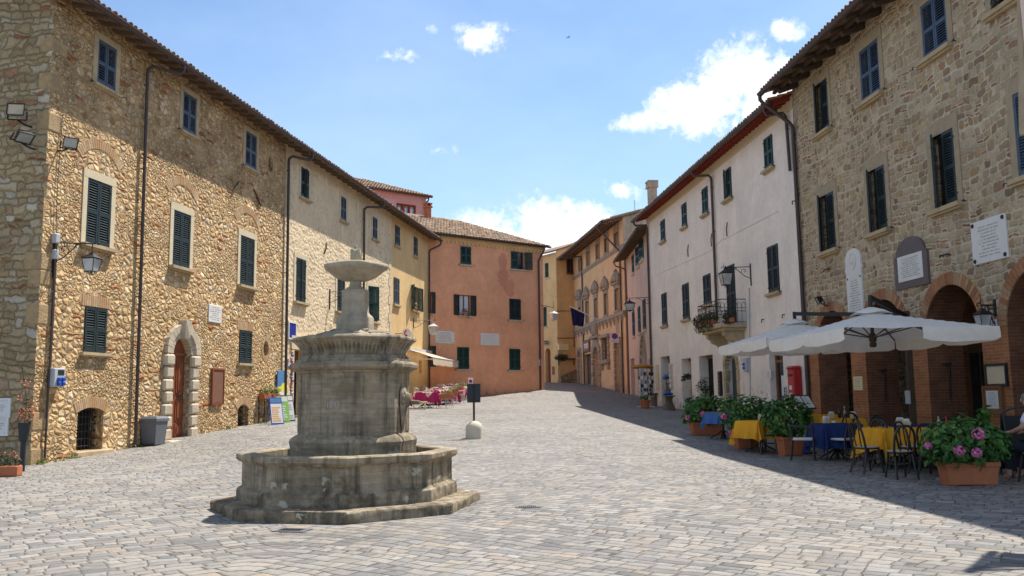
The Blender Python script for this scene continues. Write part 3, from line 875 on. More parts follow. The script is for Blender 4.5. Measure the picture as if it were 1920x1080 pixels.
def window(F, b, box, paint, trim=None, tw=.15, th=None, sill=True, lo=0.0, ro=0.0, leaves='lr', smat=None, pane=None, rev=.16, pitch=.058, proud=.022, sd=.14, sh=.09, stays=False, solid=False, curtain=None, px=True, leaf_label=None, o_leaf=None, cross=False):
 """a shuttered window: opening in the wall, stone band, sill, leaves, glass"""
 if px:
  xl, xr, yt, yb = box
  xm, ym = (xl + xr) / 2, (yt + yb) / 2
  u0, u1 = sorted((F.at(xl, ym)[0], F.at(xr, ym)[0]))
  z1, z0 = F.at(xm, yt)[1], F.at(xm, yb)[1]
 else:
  u0, u1, z0, z1 = box
 F.holes.append(rect(u0, u1, z0, z1))
 F.depths.append(rev)
 m = F.mb()
 if trim:
  th_ = th if th is not None else tw
  a, c = -.10, proud
  m.box(u0 - tw, u0, a, c, z0 - .0, z1)
  m.box(u1, u1 + tw, a, c, z0 - .0, z1)
  m.box(u0 - tw, u1 + tw, a, c + .003, z1, z1 + th_)
  m.box(u0, u1, -rev + .001, -rev + .03, z0, z0 + .04)
 else:
  f = .035
  m.box(u0, u0 + f, -rev + .01, -rev + .06, z0, z1)
  m.box(u1 - f, u1, -rev + .01, -rev + .06, z0, z1)
  m.box(u0 + f, u1 - f, -rev + .011, -rev + .059, z1 - f, z1)
  m.box(u0 + f, u1 - f, -rev + .011, -rev + .059, z0, z0 + f)
 w = m.build('window', trim or M_DOORO, b)
 g = F.mb()
 g.box(u0, u1, -rev - .03, -rev, z0, z1)
 g.build('pane', pane or M_GLASS, w)
 if cross:
  c = F.mb()
  um = (u0 + u1) / 2
  c.box(um - .03, um + .03, -rev + .005, -rev + .05, z0, z1)
  for uu in (u0 + .03, u1 - .03):
   c.box(uu - .03, uu + .03, -rev + .006, -rev + .048, z0, z1)
  c.build('casement', M_DOORO, w)
 if curtain:
  c = F.mb()
  n = 16
  for (a_, b_) in ((u0 + .05, (u0 + u1) / 2 - .03), ((u0 + u1) / 2 + .03, u1 - .05)):
   pts = [(a_ + (b_ - a_) * i / n, -rev + .012 + .012 * math.sin(i * 1.9)) for i in range(n + 1)]
   c.loops([[(x, y, z0 + .04) for x, y in pts], [(x, y, z1 - .04) for x, y in pts]], False)
  c.build('curtain', curtain, w)
 if sill:
  k = F.mb()
  e = tw * .75 if trim else .09
  k.box(u0 - e - .03, u1 + e + .03, -.10, sd, z0 - sh, z0)
  k.box(u0 - e, u1 + e, -.09, sd * .6, z0 - sh * 1.5, z0 - sh)
  k.build('sill', smat or trim or M_SAND, w)
 ww = (u1 - u0) / 2
 ol = o_leaf if o_leaf is not None else (-.012 if lo == 0 and ro == 0 else .005)
 for key, hu, sg, an in (('l', u0, 1, lo), ('r', u1, -1, ro)):
  if key in leaves:
   lf = leaf_mesh(F, hu + sg * .004, ww - .008, z0 + .012, z1 - .012, sg, an, ol, pitch, solid).build('shutter', paint, w)
   if leaf_label:
    lf['label'] = leaf_label
 if stays:
  for sx in (u0 - tw - .08, u1 + tw + .08):
   s_ = F.mb()
   s_.tube([(sx, -.02, z0 - .03), (sx, .10, z0 - .03), (sx + (.09 if sx > u0 else -.09), .11, z0 - .02), (sx + (.1 if sx > u0 else -.1), .10, z0 - .07)], .012, 5)
   s_.build('shutter_stay', M_IRON, w)
 return w, (u0, u1, z0, z1)
def gutter(F, b, u0, u1, o, z, r=.085, mt=None):
 """half-round gutter along the eave"""
 m = F.mb()
 n = 7
 sec = [(o + r * math.cos(PI + PI * k / n), z + r * math.sin(PI + PI * k / n)) for k in range(n + 1)] + [(o + (r - .012) * math.cos(2 * PI - PI * k / n), z + .004 + (r - .012) * math.sin(2 * PI - PI * k / n)) for k in range(n + 1)]
 m.loops([[(u0, a, c) for a, c in sec], [(u1, a, c) for a, c in sec]], True, True, True)
 m.tube([(u0, o + r, z), (u1, o + r, z)], .013, 6)
 return m.build('gutter', mt or M_GUT, b, smooth=50)
def downpipe(F, b, u, zt, zb, o_eave, ze, lean=0, r=.05, mt=None, du=0):
 m = F.mb()
 w = .095
 pts = [(u + du, o_eave, ze - .05), (u + du, o_eave, ze - .2), (u + du * .9, o_eave - .08, ze - .32), (u + du * .12, w + .09, zt + .12), (u, w + .015, zt), (u, w, zt - .12), (u + lean, w, zb)]
 m.tube(pts, r, 10)
 z = zt - .4
 while z > zb + .2:
  m.tube([(u + lean * (zt - z) / (zt - zb), w, z), (u + lean * (zt - z) / (zt - zb), w, z - .05)], r + .008, 10)
  m.box(u - .015, u + .015, -.01, w - r + .01, z - .035, z - .015)
  z -= 1.9
 return m.build('downpipe', mt or M_GUT, b, smooth=40)
def tiles(mb, O, U, S, N, nu, ns, pitch=.215, run=.36, keep=None, r=.082, jit=.012, rand=random):
 """barrel tiles: O eave start, U along the eave, S up the slope, N normal"""
 O, U, S, N = Vector(O), Vector(U).normalized(), Vector(S).normalized(), Vector(N).normalized()
 k = 5
 for i in range(nu):
  for lay in (0, 1):
   for j in range(ns):
    uc = (i + (.5 if lay else 0)) * pitch + rand.uniform(-jit, jit)
    sc_ = j * run + rand.uniform(-.02, .02)
    if keep and not keep(uc, sc_ + run * .5):
     continue
    l = run * 1.22
    yaw = rand.uniform(-.03, .03)
    r0, r1 = r * rand.uniform(.95, 1.08), r * .82
    lift0, lift1 = .045 + rand.uniform(0, .012), .012
    if lay == 0:        # channel tile, lies below
     lift0 -= .03
     lift1 -= .02
    for_a = []
    for (sa, rr, lf) in ((sc_, r0, lift0), (sc_ + l, r1, lift1)):
     ring = []
     for q in range(k + 1):
      t = PI * q / k
      hx = math.cos(t) * rr
      hz = math.sin(t) * rr * .8 if lay else (1 - math.sin(t)) * rr * .55 - .01
      ring.append(O + U * (uc + hx + yaw * (sa - sc_)) + S * sa + N * (hz + lf))
     for_a.append(ring)
    vs = for_a[0] + for_a[1] + [p - N * .016 for p in for_a[0]]
    n = k + 1
    mb.add(vs, [(q, q + 1, n + q + 1, n + q) for q in range(k)] + [(q, 2 * n + q, 2 * n + q + 1, q + 1) for q in range(k)])
def eave_roof(F, b, u0, u1, oe, ze, pitch_deg, depth, tile_rows=3, thick=.07, slab_mat=None):
 """roof slab sloping up from the eave at distance oe out of the wall, with barrel tiles at its edge"""
 t = math.tan(R(pitch_deg))
 m = F.mb()
 d = depth / 2
 L = oe + d
 sec = [(oe, ze + .03), (-d, ze + .03 + L * t), (-2 * d, ze + .03 + (L - d) * t), (-2 * d, ze + .03 + (L - d) * t + thick), (-d, ze + .03 + L * t + thick), (oe, ze + .03 + thick)]
 m.loops([[(u0, a, c) for a, c in sec], [(u1, a, c) for a, c in sec]], True, True, True)
 rf = m.build('roof', slab_mat or M_SLAB, b)
 k = F.mb()
 S = Vector((0, -math.cos(R(pitch_deg)), math.sin(R(pitch_deg))))
 N = Vector((0, math.sin(R(pitch_deg)), math.cos(R(pitch_deg))))
 O = Vector((u0, oe + .05, ze + .03 + thick - .05 * t))
 tiles(k, O, (1, 0, 0), S, N, int((u1 - u0) / .215), tile_rows)
 k.build('roof_tiles', M_TILE, rf)
 return rf
def rafters(F, b, u0, u1, step, oe, ze, pitch_deg, w=.09, h=.11, mt=None, oi=-.05, cut=.0, name='rafter'):
 t = math.tan(R(pitch_deg))
 first = None
 n = int((u1 - u0) / step)
 for i in range(n + 1):
  if first is None:
   m = F.mb()
   e = oe - .09
   za = ze + .028 + (oe - e) * t
   zb = ze + .028 + (oe - oi) * t
   m.hexa([(-w / 2, e, za - h + cut), (w / 2, e, za - h + cut), (w / 2, oi, zb - h), (-w / 2, oi, zb - h), (-w / 2, e, za), (w / 2, e, za), (w / 2, oi, zb), (-w / 2, oi, zb)])
   if cut:
    m.hexa([(-w / 2, e - .3, za - h - .05), (w / 2, e - .3, za - h - .05), (w / 2, oi, zb - h - .12), (-w / 2, oi, zb - h - .12), (-w / 2, e - .22, za - h + .06), (w / 2, e - .22, za - h + .06), (w / 2, oi, zb - h + .02), (-w / 2, oi, zb - h + .02)])
   first = m.build(name, mt or M_WOODM, b, loc=(u0, 0, 0))
  else:
   c = first.copy()
   COL.objects.link(c)
   c.parent = b
   c.location = (u0 + i * step, 0, 0)
def shell(F, m, u0, u1, zb, zt, depth, pitch_deg, oe=0, skip=()):
 """side and back walls of a gabled block behind the facade"""
 d = depth / 2
 zr = zt + d * math.tan(R(pitch_deg))
 for u in (u0, u1):
  if u in skip:
   continue
  m.add([(u, 0, zb), (u, -depth, zb), (u, -depth, zt), (u, -d, zr), (u, 0, zt)], [(0, 1, 2, 3, 4)])
 m.quad((u0, -depth, zb), (u1, -depth, zb), (u1, -depth, zt), (u0, -depth, zt))
def inscription(F, parent, u0, u1, z0, z1, rows, o=.001, seed=1, hgt=.45, name='lettering', mt=None, center=True):
 """rows of small cut letters, too small to read"""
 rd = random.Random(seed)
 m = F.mb()
 ph = (z1 - z0) / rows
 for i in range(rows):
  zc = z1 - (i + .5) * ph
  wd_ = (u1 - u0) * rd.uniform(.55, 1.0)
  a = (u0 + u1) / 2 - wd_ / 2 if center else u0
  e = a + wd_
  while a < e - ph * .3:
   lw = ph * rd.uniform(.14, .34)
   if rd.random() < .82:
    m.box(a, a + lw, o - .002, o + .0015, zc - ph * hgt / 2, zc - ph * hgt / 2 + ph * hgt * rd.uniform(.7, 1))
   a += lw + ph * .12
 return m.build(name, mt or M_INK, parent)
def text_into(mb, body, size, fn, thick=.004, ext=True):
 """real letters: fn maps (x,y) of the lettering to a point"""
 cu = bpy.data.curves.new('lettering', 'FONT')
 cu.body = body
 cu.size = size
 cu.align_x = 'CENTER'
 cu.align_y = 'CENTER'
 cu.resolution_u = 3
 cu.extrude = thick
 ob = bpy.data.objects.new('lettering', cu)
 COL.objects.link(ob)
 dg = bpy.context.evaluated_depsgraph_get()
 dg.update()
 me = bpy.data.meshes.new_from_object(ob.evaluated_get(dg))
 mb.add([fn(v.co.x, v.co.y, v.co.z) for v in me.vertices], [tuple(p.vertices) for p in me.polygons])
 bpy.data.objects.remove(ob)
 bpy.data.meshes.remove(me)
 bpy.data.curves.remove(cu)
def foliage(mb, c, rad, n, size, rd, shell_=.55, up=.3, fold=.25, zmin=None, asp=.62):
 """leaf-sized folded quads through an ellipsoid crown"""
 for _ in range(n):
  d = Vector((rd.gauss(0, 1), rd.gauss(0, 1), rd.gauss(0, 1))).normalized()
  q = shell_ + (1 - shell_) * rd.random() ** .5
  p = Vector((c[0] + d.x * rad[0] * q, c[1] + d.y * rad[1] * q, c[2] + d.z * rad[2] * q))
  if zmin is not None and p.z < zmin:
   continue
  out = Vector((d.x / rad[0], d.y / rad[1], d.z / rad[2])).normalized()
  nrm = (out + Vector((rd.uniform(-.6, .6), rd.uniform(-.6, .6), up + rd.uniform(-.4, .5)))).normalized()
  tip = (out * .7 + Vector((rd.uniform(-1, 1), rd.uniform(-1, 1), rd.uniform(-.9, .3))))
  tip = (tip - nrm * tip.dot(nrm))
  tip = tip.normalized() if tip.length > 1e-4 else nrm.orthogonal()
  side = nrm.cross(tip)
  s = size * rd.uniform(.6, 1.25)
  dr = nrm * (-s * fold)
  b0 = p
  l1 = p + tip * s * .42 + side * s * asp * .5 + dr * .4
  r1 = p + tip * s * .42 - side * s * asp * .5 + dr * .4
  e0 = p + tip * s + dr
  mi = p + tip * s * .45
  mb.add([b0, l1, e0, r1, mi], [(0, 4, 1), (1, 4, 2), (0, 3, 4), (3, 2, 4)])
def flower_head(mb, c, r, n, rd):
 for _ in range(n):
  d = Vector((rd.gauss(0, 1), rd.gauss(0, 1), rd.gauss(0, 1))).normalized()
  p = Vector(c) + d * r * rd.uniform(.8, 1.05)
  x = d.orthogonal().normalized()
  x = (Matrix.Rotation(rd.uniform(0, 6), 3, d) @ x)
  y = d.cross(x)
  s = r * .34
  mb.add([p + x * s, p + y * s, p - x * s, p - y * s, p + d * s * .25], [(0, 1, 4), (1, 2, 4), (2, 3, 4), (3, 0, 4)])
# ------------------------------------------------------------------ ground
def build_ground():
 xs = sorted(set([-900, -400, -200, -100, -60, -40, -30, -22, -18] + list(np.arange(-14, 14.01, .7)) + [18, 22, 30, 40, 60, 100, 200, 400, 900]))
 ys = sorted(set([-900, -400, -200, -100, -50, -25, -12] + list(np.arange(-6, 92, .8)) + [96, 110, 140, 200, 400, 900]))
 V, Fc = [], []
 for y in ys:
  for x in xs:
   z = gz(x, y)
   far = max(abs(x) - 40, y - 120, -y - 40, 0)
   V.append((x, y, z - far * .12))
 n = len(xs)
 for j in range(len(ys) - 1):
  for i in range(n - 1):
   Fc.append((j * n + i, j * n + i + 1, (j + 1) * n + i + 1, (j + 1) * n + i))
 m = MB()
 m.add(V, Fc)
 o = m.build('ground', M_PAVE, smooth=180)
 o['kind'] = 'structure'
build_ground()
FL = Frame((-10.4, 19.2), 9.756, -1)
ZG = 10.76
# ------------------------------------------------------------------ stone palazzo on the left
def stone_palazzo():
 b = FL.empty('stone_palazzo', 'tall ochre rubble-stone palazzo with arched stone portal, on the left of the square', 'building')
 F = FL
 F.holes, F.depths = [], []
 for bx in ((182, 217, 81.5, 167), (342, 367.5, 177.5, 252), (459.5, 480.5, 250, 317)):
  window(F, b, bx, M_SHBL, M_SAND, .16, sill=True, sd=.12, sh=.07, stays=True)
 for bx in ((161, 207, 339.5, 462), (323.5, 356, 397.8, 502), (449.5, 476, 444.5, 537)):
  w, (u0, u1, z0, z1) = window(F, b, bx, M_SHG, M_SANDW, .16, sd=.15, sh=.08, th=.2, smat=M_SAND)
  # relieving arch of bricks over the band
  vo = F.mb()
  c, hw = (u0 + u1) / 2, (u1 - u0) / 2 + .26
  rr = hw / math.sin(R(52))
  zc = z1 + .62 - rr * (1 - 0) + .18
  for k in range(22):
   a0, a1 = R(90 + 52 - 104 * k / 22), R(90 + 52 - 104 * (k + .8) / 22)
   vo.hexa([(c + (rr) * math.cos(a0), -.02, zc + rr * math.sin(a0)), (c + rr * math.cos(a1), -.02, zc + rr * math.sin(a1)), (c + rr * math.cos(a1), .012, zc + rr * math.sin(a1)), (c + rr * math.cos(a0), .012, zc + rr * math.sin(a0)),
                     (c + (rr + .24) * math.cos(a0), -.02, zc + (rr + .24) * math.sin(a0)), (c + (rr + .24) * math.cos(a1), -.02, zc + (rr + .24) * math.sin(a1)), (c + (rr + .24) * math.cos(a1), .012, zc + (rr + .24) * math.sin(a1)), (c + (rr + .24) * math.cos(a0), .012, zc + (rr + .24) * math.sin(a0))])
  vo.build('relieving_arch', M_VOUSP, w)
 for bx in ((157.5, 199, 576.5, 661.5), (448.3, 471.5, 620.3, 681.5)):
  w, (u0, u1, z0, z1) = window(F, b, bx, M_SHG, None, .05, sd=.1, sh=.07, smat=M_SAND, rev=.12, o_leaf=0)
  vo = F.mb()
  n = 13
  for k in range(n):
   a0 = u0 - .12 + (u1 - u0 + .24) * k / n
   vo.box(a0, a0 + (u1 - u0 + .24) / n * .82, -.02, .012, z1 + .015, z1 + .015 + .27 + random.uniform(-.03, .03))
  vo.build('brick_lintel', M_VOUSP, w)
 # barred cellar openings
 for (xl, xr, yt, ysp, yb) in ((144.5, 193, 764, 772, 844), (445.5, 465, 758, 766, 800)):
  xm = (xl + xr) / 2
  u0, u1 = F.at(xl, 800)[0], F.at(xr, 800)[0]
  zt, zs, zb = F.at(xm, yt)[1], F.at(xm, ysp)[1], F.at(xm, yb)[1]
  F.holes.append(arch(u0, u1, zb, zs, zt - zs, 8))
  F.depths.append(.35)
  m = F.mb()
  k = u0 + .07
  while k < u1 - .03:
   m.tube([(k, -.2, zb), (k, -.2, zt)], .013, 6)
   k += .125
  z = zb + .1
  while z < zt - .05:
   m.box(u0, u1, -.213, -.187, z - .012, z + .012)
   z += .17
  g = m.build('cellar_grating', M_IRON, b)
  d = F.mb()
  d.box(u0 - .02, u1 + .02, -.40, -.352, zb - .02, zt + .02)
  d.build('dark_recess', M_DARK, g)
  v = F.mb()
  c = (u0 + u1) / 2
  hw = (u1 - u0) / 2
  n = 17
  rise = zt - zs
  rr = (hw * hw + rise * rise) / (2 * rise)
  th = math.asin(min(.99, hw / rr))
  zc = zs + rise - rr
  for q in range(n):
   a0, a1 = PI / 2 + th * 1.12 - 2.24 * th * q / n, PI / 2 + th * 1.12 - 2.24 * th * (q + .84) / n
   P = [(c + r_ * math.cos(a), o, zc + r_ * math.sin(a)) for r_ in (rr, rr + .25) for a, o in ((a0, -.03), (a1, -.03), (a1, .015), (a0, .015))]
   v.hexa(P)
  v.build('brick_arch', M_VOUSP, g)
  s_ = F.mb()
  s_.bbox(u0 - .15, u1 + .3, -.1, .14, zb - .16, zb, .03)
  s_.build('threshold', M_SAND, g)
 # portal
 u0, u1 = F.at(320, 740)[0], F.at(354, 740)[0]
 zb = F.at(337, 822)[1]
 zs = F.at(337, 664)[1]
 zb -= .02
 F.holes.append(arch(u0, u1, zb, zs, None, 16))
 F.depths.append(.42)
 dm = F.mb()
 c = (u0 + u1) / 2
 r = (u1 - u0) / 2
 D0 = -.17
 dm.prism(arch(u0 - .01, u1 + .01, zb, zs, None, 16), D0 - .06, D0)
 door = dm.build('door', M_DOOR, b)
 for sg in (-1, 1):
  pn = F.mb()
  a, e = (c - r + .06, c - .04) if sg < 0 else (c + .04, c + r - .06)
  H = zs - zb
  for z0, z1 in ((zb + .08, zb + .42), (zb + .52, zb + H * .46), (zb + H * .54, zb + H * .93)):
   pn.box(a, e, D0 - .01, D0 + .02, z0, z1)
   pn.box(a + .07, e - .07, D0 - .01, D0 + .04, z0 + .07, z1 - .07)
  pn.build('door_panel', M_DOOR, door)
  hd = F.mb()
  hd.tube([(c + sg * .17 + .05 * math.cos(t), D0 + .06, zb + H * .5 + .06 * math.sin(t)) for t in [2 * PI * q / 12 for q in range(13)]], .013, 6)
  hd.sphere((c + sg * .17, D0 + .05, zb + H * .5 + .07), .03, 8, 6)
  hd.build('handle', M_IRON, door)
 tr = F.mb()
 tr.box(u0, u1, D0 - .01, D0 + .06, zs - .04, zs + .05)
 tr.build('transom', M_DOOR, door)
 po = F.mb()
 bw = .40
 H = zs - zb
 nb = 7
 for side in (0, 1):
  for k in range(nb):
   z0, z1 = zb + H * k / nb, zb + H * (k + 1) / nb - .025
   w_ = bw if k % 2 else bw + .06
   a, e = (u0 - w_, u0 + .0) if side == 0 else (u1, u1 + w_)
   po.bbox(a, e, -.2, .10 + (.03 if k == nb - 1 else 0), z0, z1, .05)
 nv = 13
 for k in range(nv):
  a0, a1 = PI * (k + .04) / nv, PI * (k + .96) / nv
  ro = r + bw + (.06 if k == nv // 2 else random.uniform(-.03, .03))
  for (ra, rb, o) in ((r, r + bw * .45, .05), (r + bw * .45, ro, .11)):
   P = [(c + q * math.cos(a), oo, zs + q * math.sin(a)) for q in (ra, rb) for a, oo in ((a0, -.2), (a1, -.2), (a1, o), (a0, o))]
   po.hexa(P)
 kt = F.mb()
 kt.hexa([(c - .10, -.1, zs + r - .02), (c + .10, -.1, zs + r - .02), (c + .10, .2, zs + r - .02), (c - .10, .16, zs + r - .02), (c - .16, -.1, zs + r + bw + .08), (c + .16, -.1, zs + r + bw + .08), (c + .16, .22, zs + r + bw + .08), (c - .16, .22, zs + r + bw + .08)])
 p_ = po.build('portal_surround', M_PORTAL, b, smooth=30)
 kt.build('keystone', M_PORTAL, p_)
 st = F.mb()
 st.bbox(u0 - .62, u1 + .62, -.3, .42, zb - .2, zb, .03)
 st.bbox(u0 - .9, u1 + .75, -.3, .72, zb - .5, zb - .2, .03)
 st.build('door_step', M_PORTAL, b)
 # oval openings
 for (px, py, ru, rz) in ((498.5, 654, .2, .27), (507, 307.5, .2, .30)):
  cu, cz = F.at(px, py)
  F.holes.append([(cu + ru * math.cos(2 * PI * k / 14), cz + rz * math.sin(2 * PI * k / 14)) for k in range(14)])
  F.depths.append(.3)
  o_ = F.mb()
  o_.box(cu - ru - .02, cu + ru + .02, -.34, -.3, cz - rz - .02, cz + rz + .02)
  ob = o_.build('oculus', M_BOARD if py > 500 else M_GREYP, b)
  rg = F.mb()
  for q in range(16):
   a0, a1 = 2 * PI * q / 16, 2 * PI * (q + .82) / 16
   rg.hexa([(cu + k * ru * math.cos(a), oo, cz + k * rz * math.sin(a)) for k in (1.0, 1.0 + .13 / ru) for a, oo in ((a0, -.05), (a1, -.05), (a1, .012), (a0, .012))])
  rg.build('brick_ring', M_VOUSP, ob)
 # wall mesh
 m = F.mb()
 m.wallface([(0, -1.2), (12.55, -1.2), (12.55, ZG + .3), (0, ZG + .3)], F.holes, 0, F.depths)
 m.build('wall', M_RUB, b)
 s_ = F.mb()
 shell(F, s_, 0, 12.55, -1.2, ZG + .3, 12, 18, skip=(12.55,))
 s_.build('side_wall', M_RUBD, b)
 # corner stones
 q = F.mb()
 z = -.2
 k = 0
 rd = random.Random(3)
 while z < ZG + .1:
  h = rd.uniform(.32, .52)
  lu, ld = (.48, .28) if k % 2 else (.28, .42)
  lu *= rd.uniform(.85, 1.15)
  if rd.random() < .55:
   q = F.mb()
   q.bbox(-.012, lu, -ld * rd.uniform(.9, 1.1), .014, z, min(z + h - .018, ZG + .18), .02)
   q.build('corner_stone', M_QUOIN, b, smooth=30)
  z += h
  k += 1
 eave_roof(F, b, -.6, 12.52, .62, ZG, 18, 12, 3)
 rafters(F, b, -.4, 12.4, .52, .62, ZG, 18, .10, .12)
 gutter(F, b, -.6, 12.52, .66, ZG + .07)
 downpipe(F, b, 3.58, F.at(266, 128)[1], F.at(248, 842)[1], .70, ZG + .04, .1, r=.043, du=.75)
 # iron wall ties
 for (xa, ya, xb_, yb_) in ((474, 354, 488, 388), (433, 365, 446, 340)):
  t = F.mb()
  a, c_ = F.at(xa, ya), F.at(xb_, yb_)
  t.tube([(a[0], .03, a[1]), ((a[0] + c_[0]) / 2, .05, (a[1] + c_[1]) / 2), (c_[0], .03, c_[1])], [.02, .035, .02], 6)
  t.box((a[0] + c_[0]) / 2 - .03, (a[0] + c_[0]) / 2 + .03, -.03, .06, (a[1] + c_[1]) / 2 - .03, (a[1] + c_[1]) / 2 + .03)
  t.build('wall_tie', M_RUST, b)
 return b
stone_palazzo()
# ------------------------------------------------------------------ cream rendered house
def cream_house():
 F = FL
 b = FL.empty('cream_house', 'long cream house in pitted render between the stone palazzo and the yellow house', 'building', u=12.56)
 F = Frame(FL.w(12.56, 0, 0), 9.756, -1)
 F.holes, F.depths = [], []
 window(F, b, (563.5, 578.5, 316, 373), M_SHG, M_SANDW, .15, sd=.13, sh=.07, smat=M_SAND, ro=R(9))
 for bx in ((638.5, 648.8, 369.5, 415), (698, 707, 407.5, 449.5)):
  window(F, b, bx, M_SHBL, M_SANDW, .15, sd=.13, sh=.07, smat=M_SAND)
 window(F, b, (554, 572.5, 485, 567), M_SHG, M_SANDW, .18, sd=.14, sh=.08, smat=M_SAND, ro=R(4))
 window(F, b, (631.5, 646, 523, 585), M_SHG, M_SANDW, .18, sd=.14, sh=.08, smat=M_SAND)
 window(F, b, (689.6, 707, 538.5, 603), M_SHG2, M_SANDW, .18, sd=.14, sh=.08, smat=M_SAND, lo=R(32))
 # shop doorway
 u0, u1 = F.at(549, 700)[0], F.at(563, 700)[0]
 u1 = u0 + 1.35
 zt = F.at(553, 655)[1]
 zg = gz(*FL.w(12.56 + u0, 0, 0)[:2]) + .05
 F.holes.append(rect(u0, u1, zg, zt))
 F.depths.append(.45)
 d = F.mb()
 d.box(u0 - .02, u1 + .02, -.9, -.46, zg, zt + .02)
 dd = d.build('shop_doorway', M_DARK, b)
 l = F.mb()
 l.box(u0 - .25, u1 + .25, -.08, .06, zt, zt + .5)
 l.box(u0 - .14, u0, -.08, .05, zg, zt)
 l.box(u1, u1 + .14, -.08, .05, zg, zt)
 l.build('door_frame', M_SANDW, dd)
 p = F.mb()
 p.box(u0, u1, -.44, -.38, zt - .55, zt)
 p.build('fanlight', M_DOORB, dd)
 m = F.mb()
 L = 25.3 - 12.56
 m.wallface([(0, -.8), (L, -.8), (L, ZG + .3), (0, ZG + .3)], F.holes, 0, F.depths)
 m.build('wall', M_CREAM, b)
 s_ = F.mb()
 shell(F, s_, 0, L, -.8, ZG + .3, 12, 18, skip=(0, L))
 s_.build('back_wall', M_CREAM, b)
 k = F.mb()
 z = .4
 i = 0
 while z < ZG - 1:
  k.box(L - (.42 if i % 2 else .24), L - .002, -.02, .02, z, z + .42)
  z += .45
  i += 1
 k.build('corner_stones', M_SANDW, b)
 eave_roof(F, b, 0, L, .62, ZG, 18, 12, 3)
 rafters(F, b, .2, L - .1, .62, .62, ZG, 18, .09, .10)
 gutter(F, b, 0, L, .66, ZG + .07)
 downpipe(F, b, .06, F.at(535, 297)[1], F.at(527, 790)[1], .70, ZG + .04, .1, du=.75)
 downpipe(F, b, FL.at(679, 440)[0] - 12.56, F.at(679, 392)[1], F.at(668, 735)[1], .70, ZG + .04, .05, du=1.0)
 # weathered string of iron hooks / crack along the wall
 for (xa, ya) in ((609, 465), (781, 0)):
  if ya:
   t = F.mb()
   a = F.at(xa, ya)
   t.tube([(a[0] - .1, .02, a[1] - .25), (a[0], .07, a[1]), (a[0] + .12, .02, a[1] + .22)], .03, 6)
   t.build('wall_tie', M_RUST, b)
cream_house()
# ------------------------------------------------------------------ yellow house
FY = Frame(FL.w(25.301, 0, 0), 9.756, -1)
def yellow_house():
 F = FY
 b = F.empty('yellow_house', 'ochre yellow house at the end of the left row, next to the salmon house', 'building')
 window(F, b, (740.6, 748.8, 423.5, 461), M_SHBL, None, .05, sd=.10, sh=.09, smat=M_SAND, o_leaf=.02)
 window(F, b, (775.6, 782, 445, 480), M_SHBL, None, .05, sd=.10, sh=.09, smat=M_SAND, o_leaf=.02)
 window(F, b, (738, 747.8, 521, 571), M_SHBL, None, .05, sd=.12, sh=.1, smat=M_SAND, o_leaf=.02)
 window(F, b, (771.5, 783, 537, 582), M_SHG2, M_SANDW, .08, sd=.16, sh=.1, smat=M_SAND, lo=R(150), ro=R(165), leaf_label='dark green shutter folded back from the window', cross=True)
 for (xl, xr, yt, yb) in ((786, 791, 676, 700), (752, 768, 668, 742)):
  u0, u1 = F.at(xl, 690)[0], F.at(xr, 690)[0]
  zt, zb = F.at(xl, yt)[1], F.at(xl, yb)[1]
  F.holes.append(rect(u0, u1, max(zb, 1.35), zt))
  F.depths.append(.35)
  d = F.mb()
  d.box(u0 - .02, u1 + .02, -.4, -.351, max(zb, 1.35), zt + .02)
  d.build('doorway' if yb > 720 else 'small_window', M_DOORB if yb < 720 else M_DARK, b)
 L = 7.1
 m = F.mb()
 m.wallface([(0, -.2), (L, -.2), (L, ZG + .3), (0, ZG + .3)], F.holes, 0, F.depths)
 m.build('wall', M_OCHRE, b)
 s_ = F.mb()
 shell(F, s_, 0, L, -.2, ZG + .3, 12, 18, skip=(0,))
 s_.build('side_wall', M_OCHRE, b)
 eave_roof(F, b, 0, L + .45, .62, ZG, 18, 12, 3)
 rafters(F, b, .2, L + .3, .62, .62, ZG, 18, .09, .10)
 gutter(F, b, 0, L + .5, .66, ZG + .07)
 downpipe(F, b, L - .08, F.at(800, 470)[1], 1.4, .70, ZG + .04, 0, du=.4)
yellow_house()
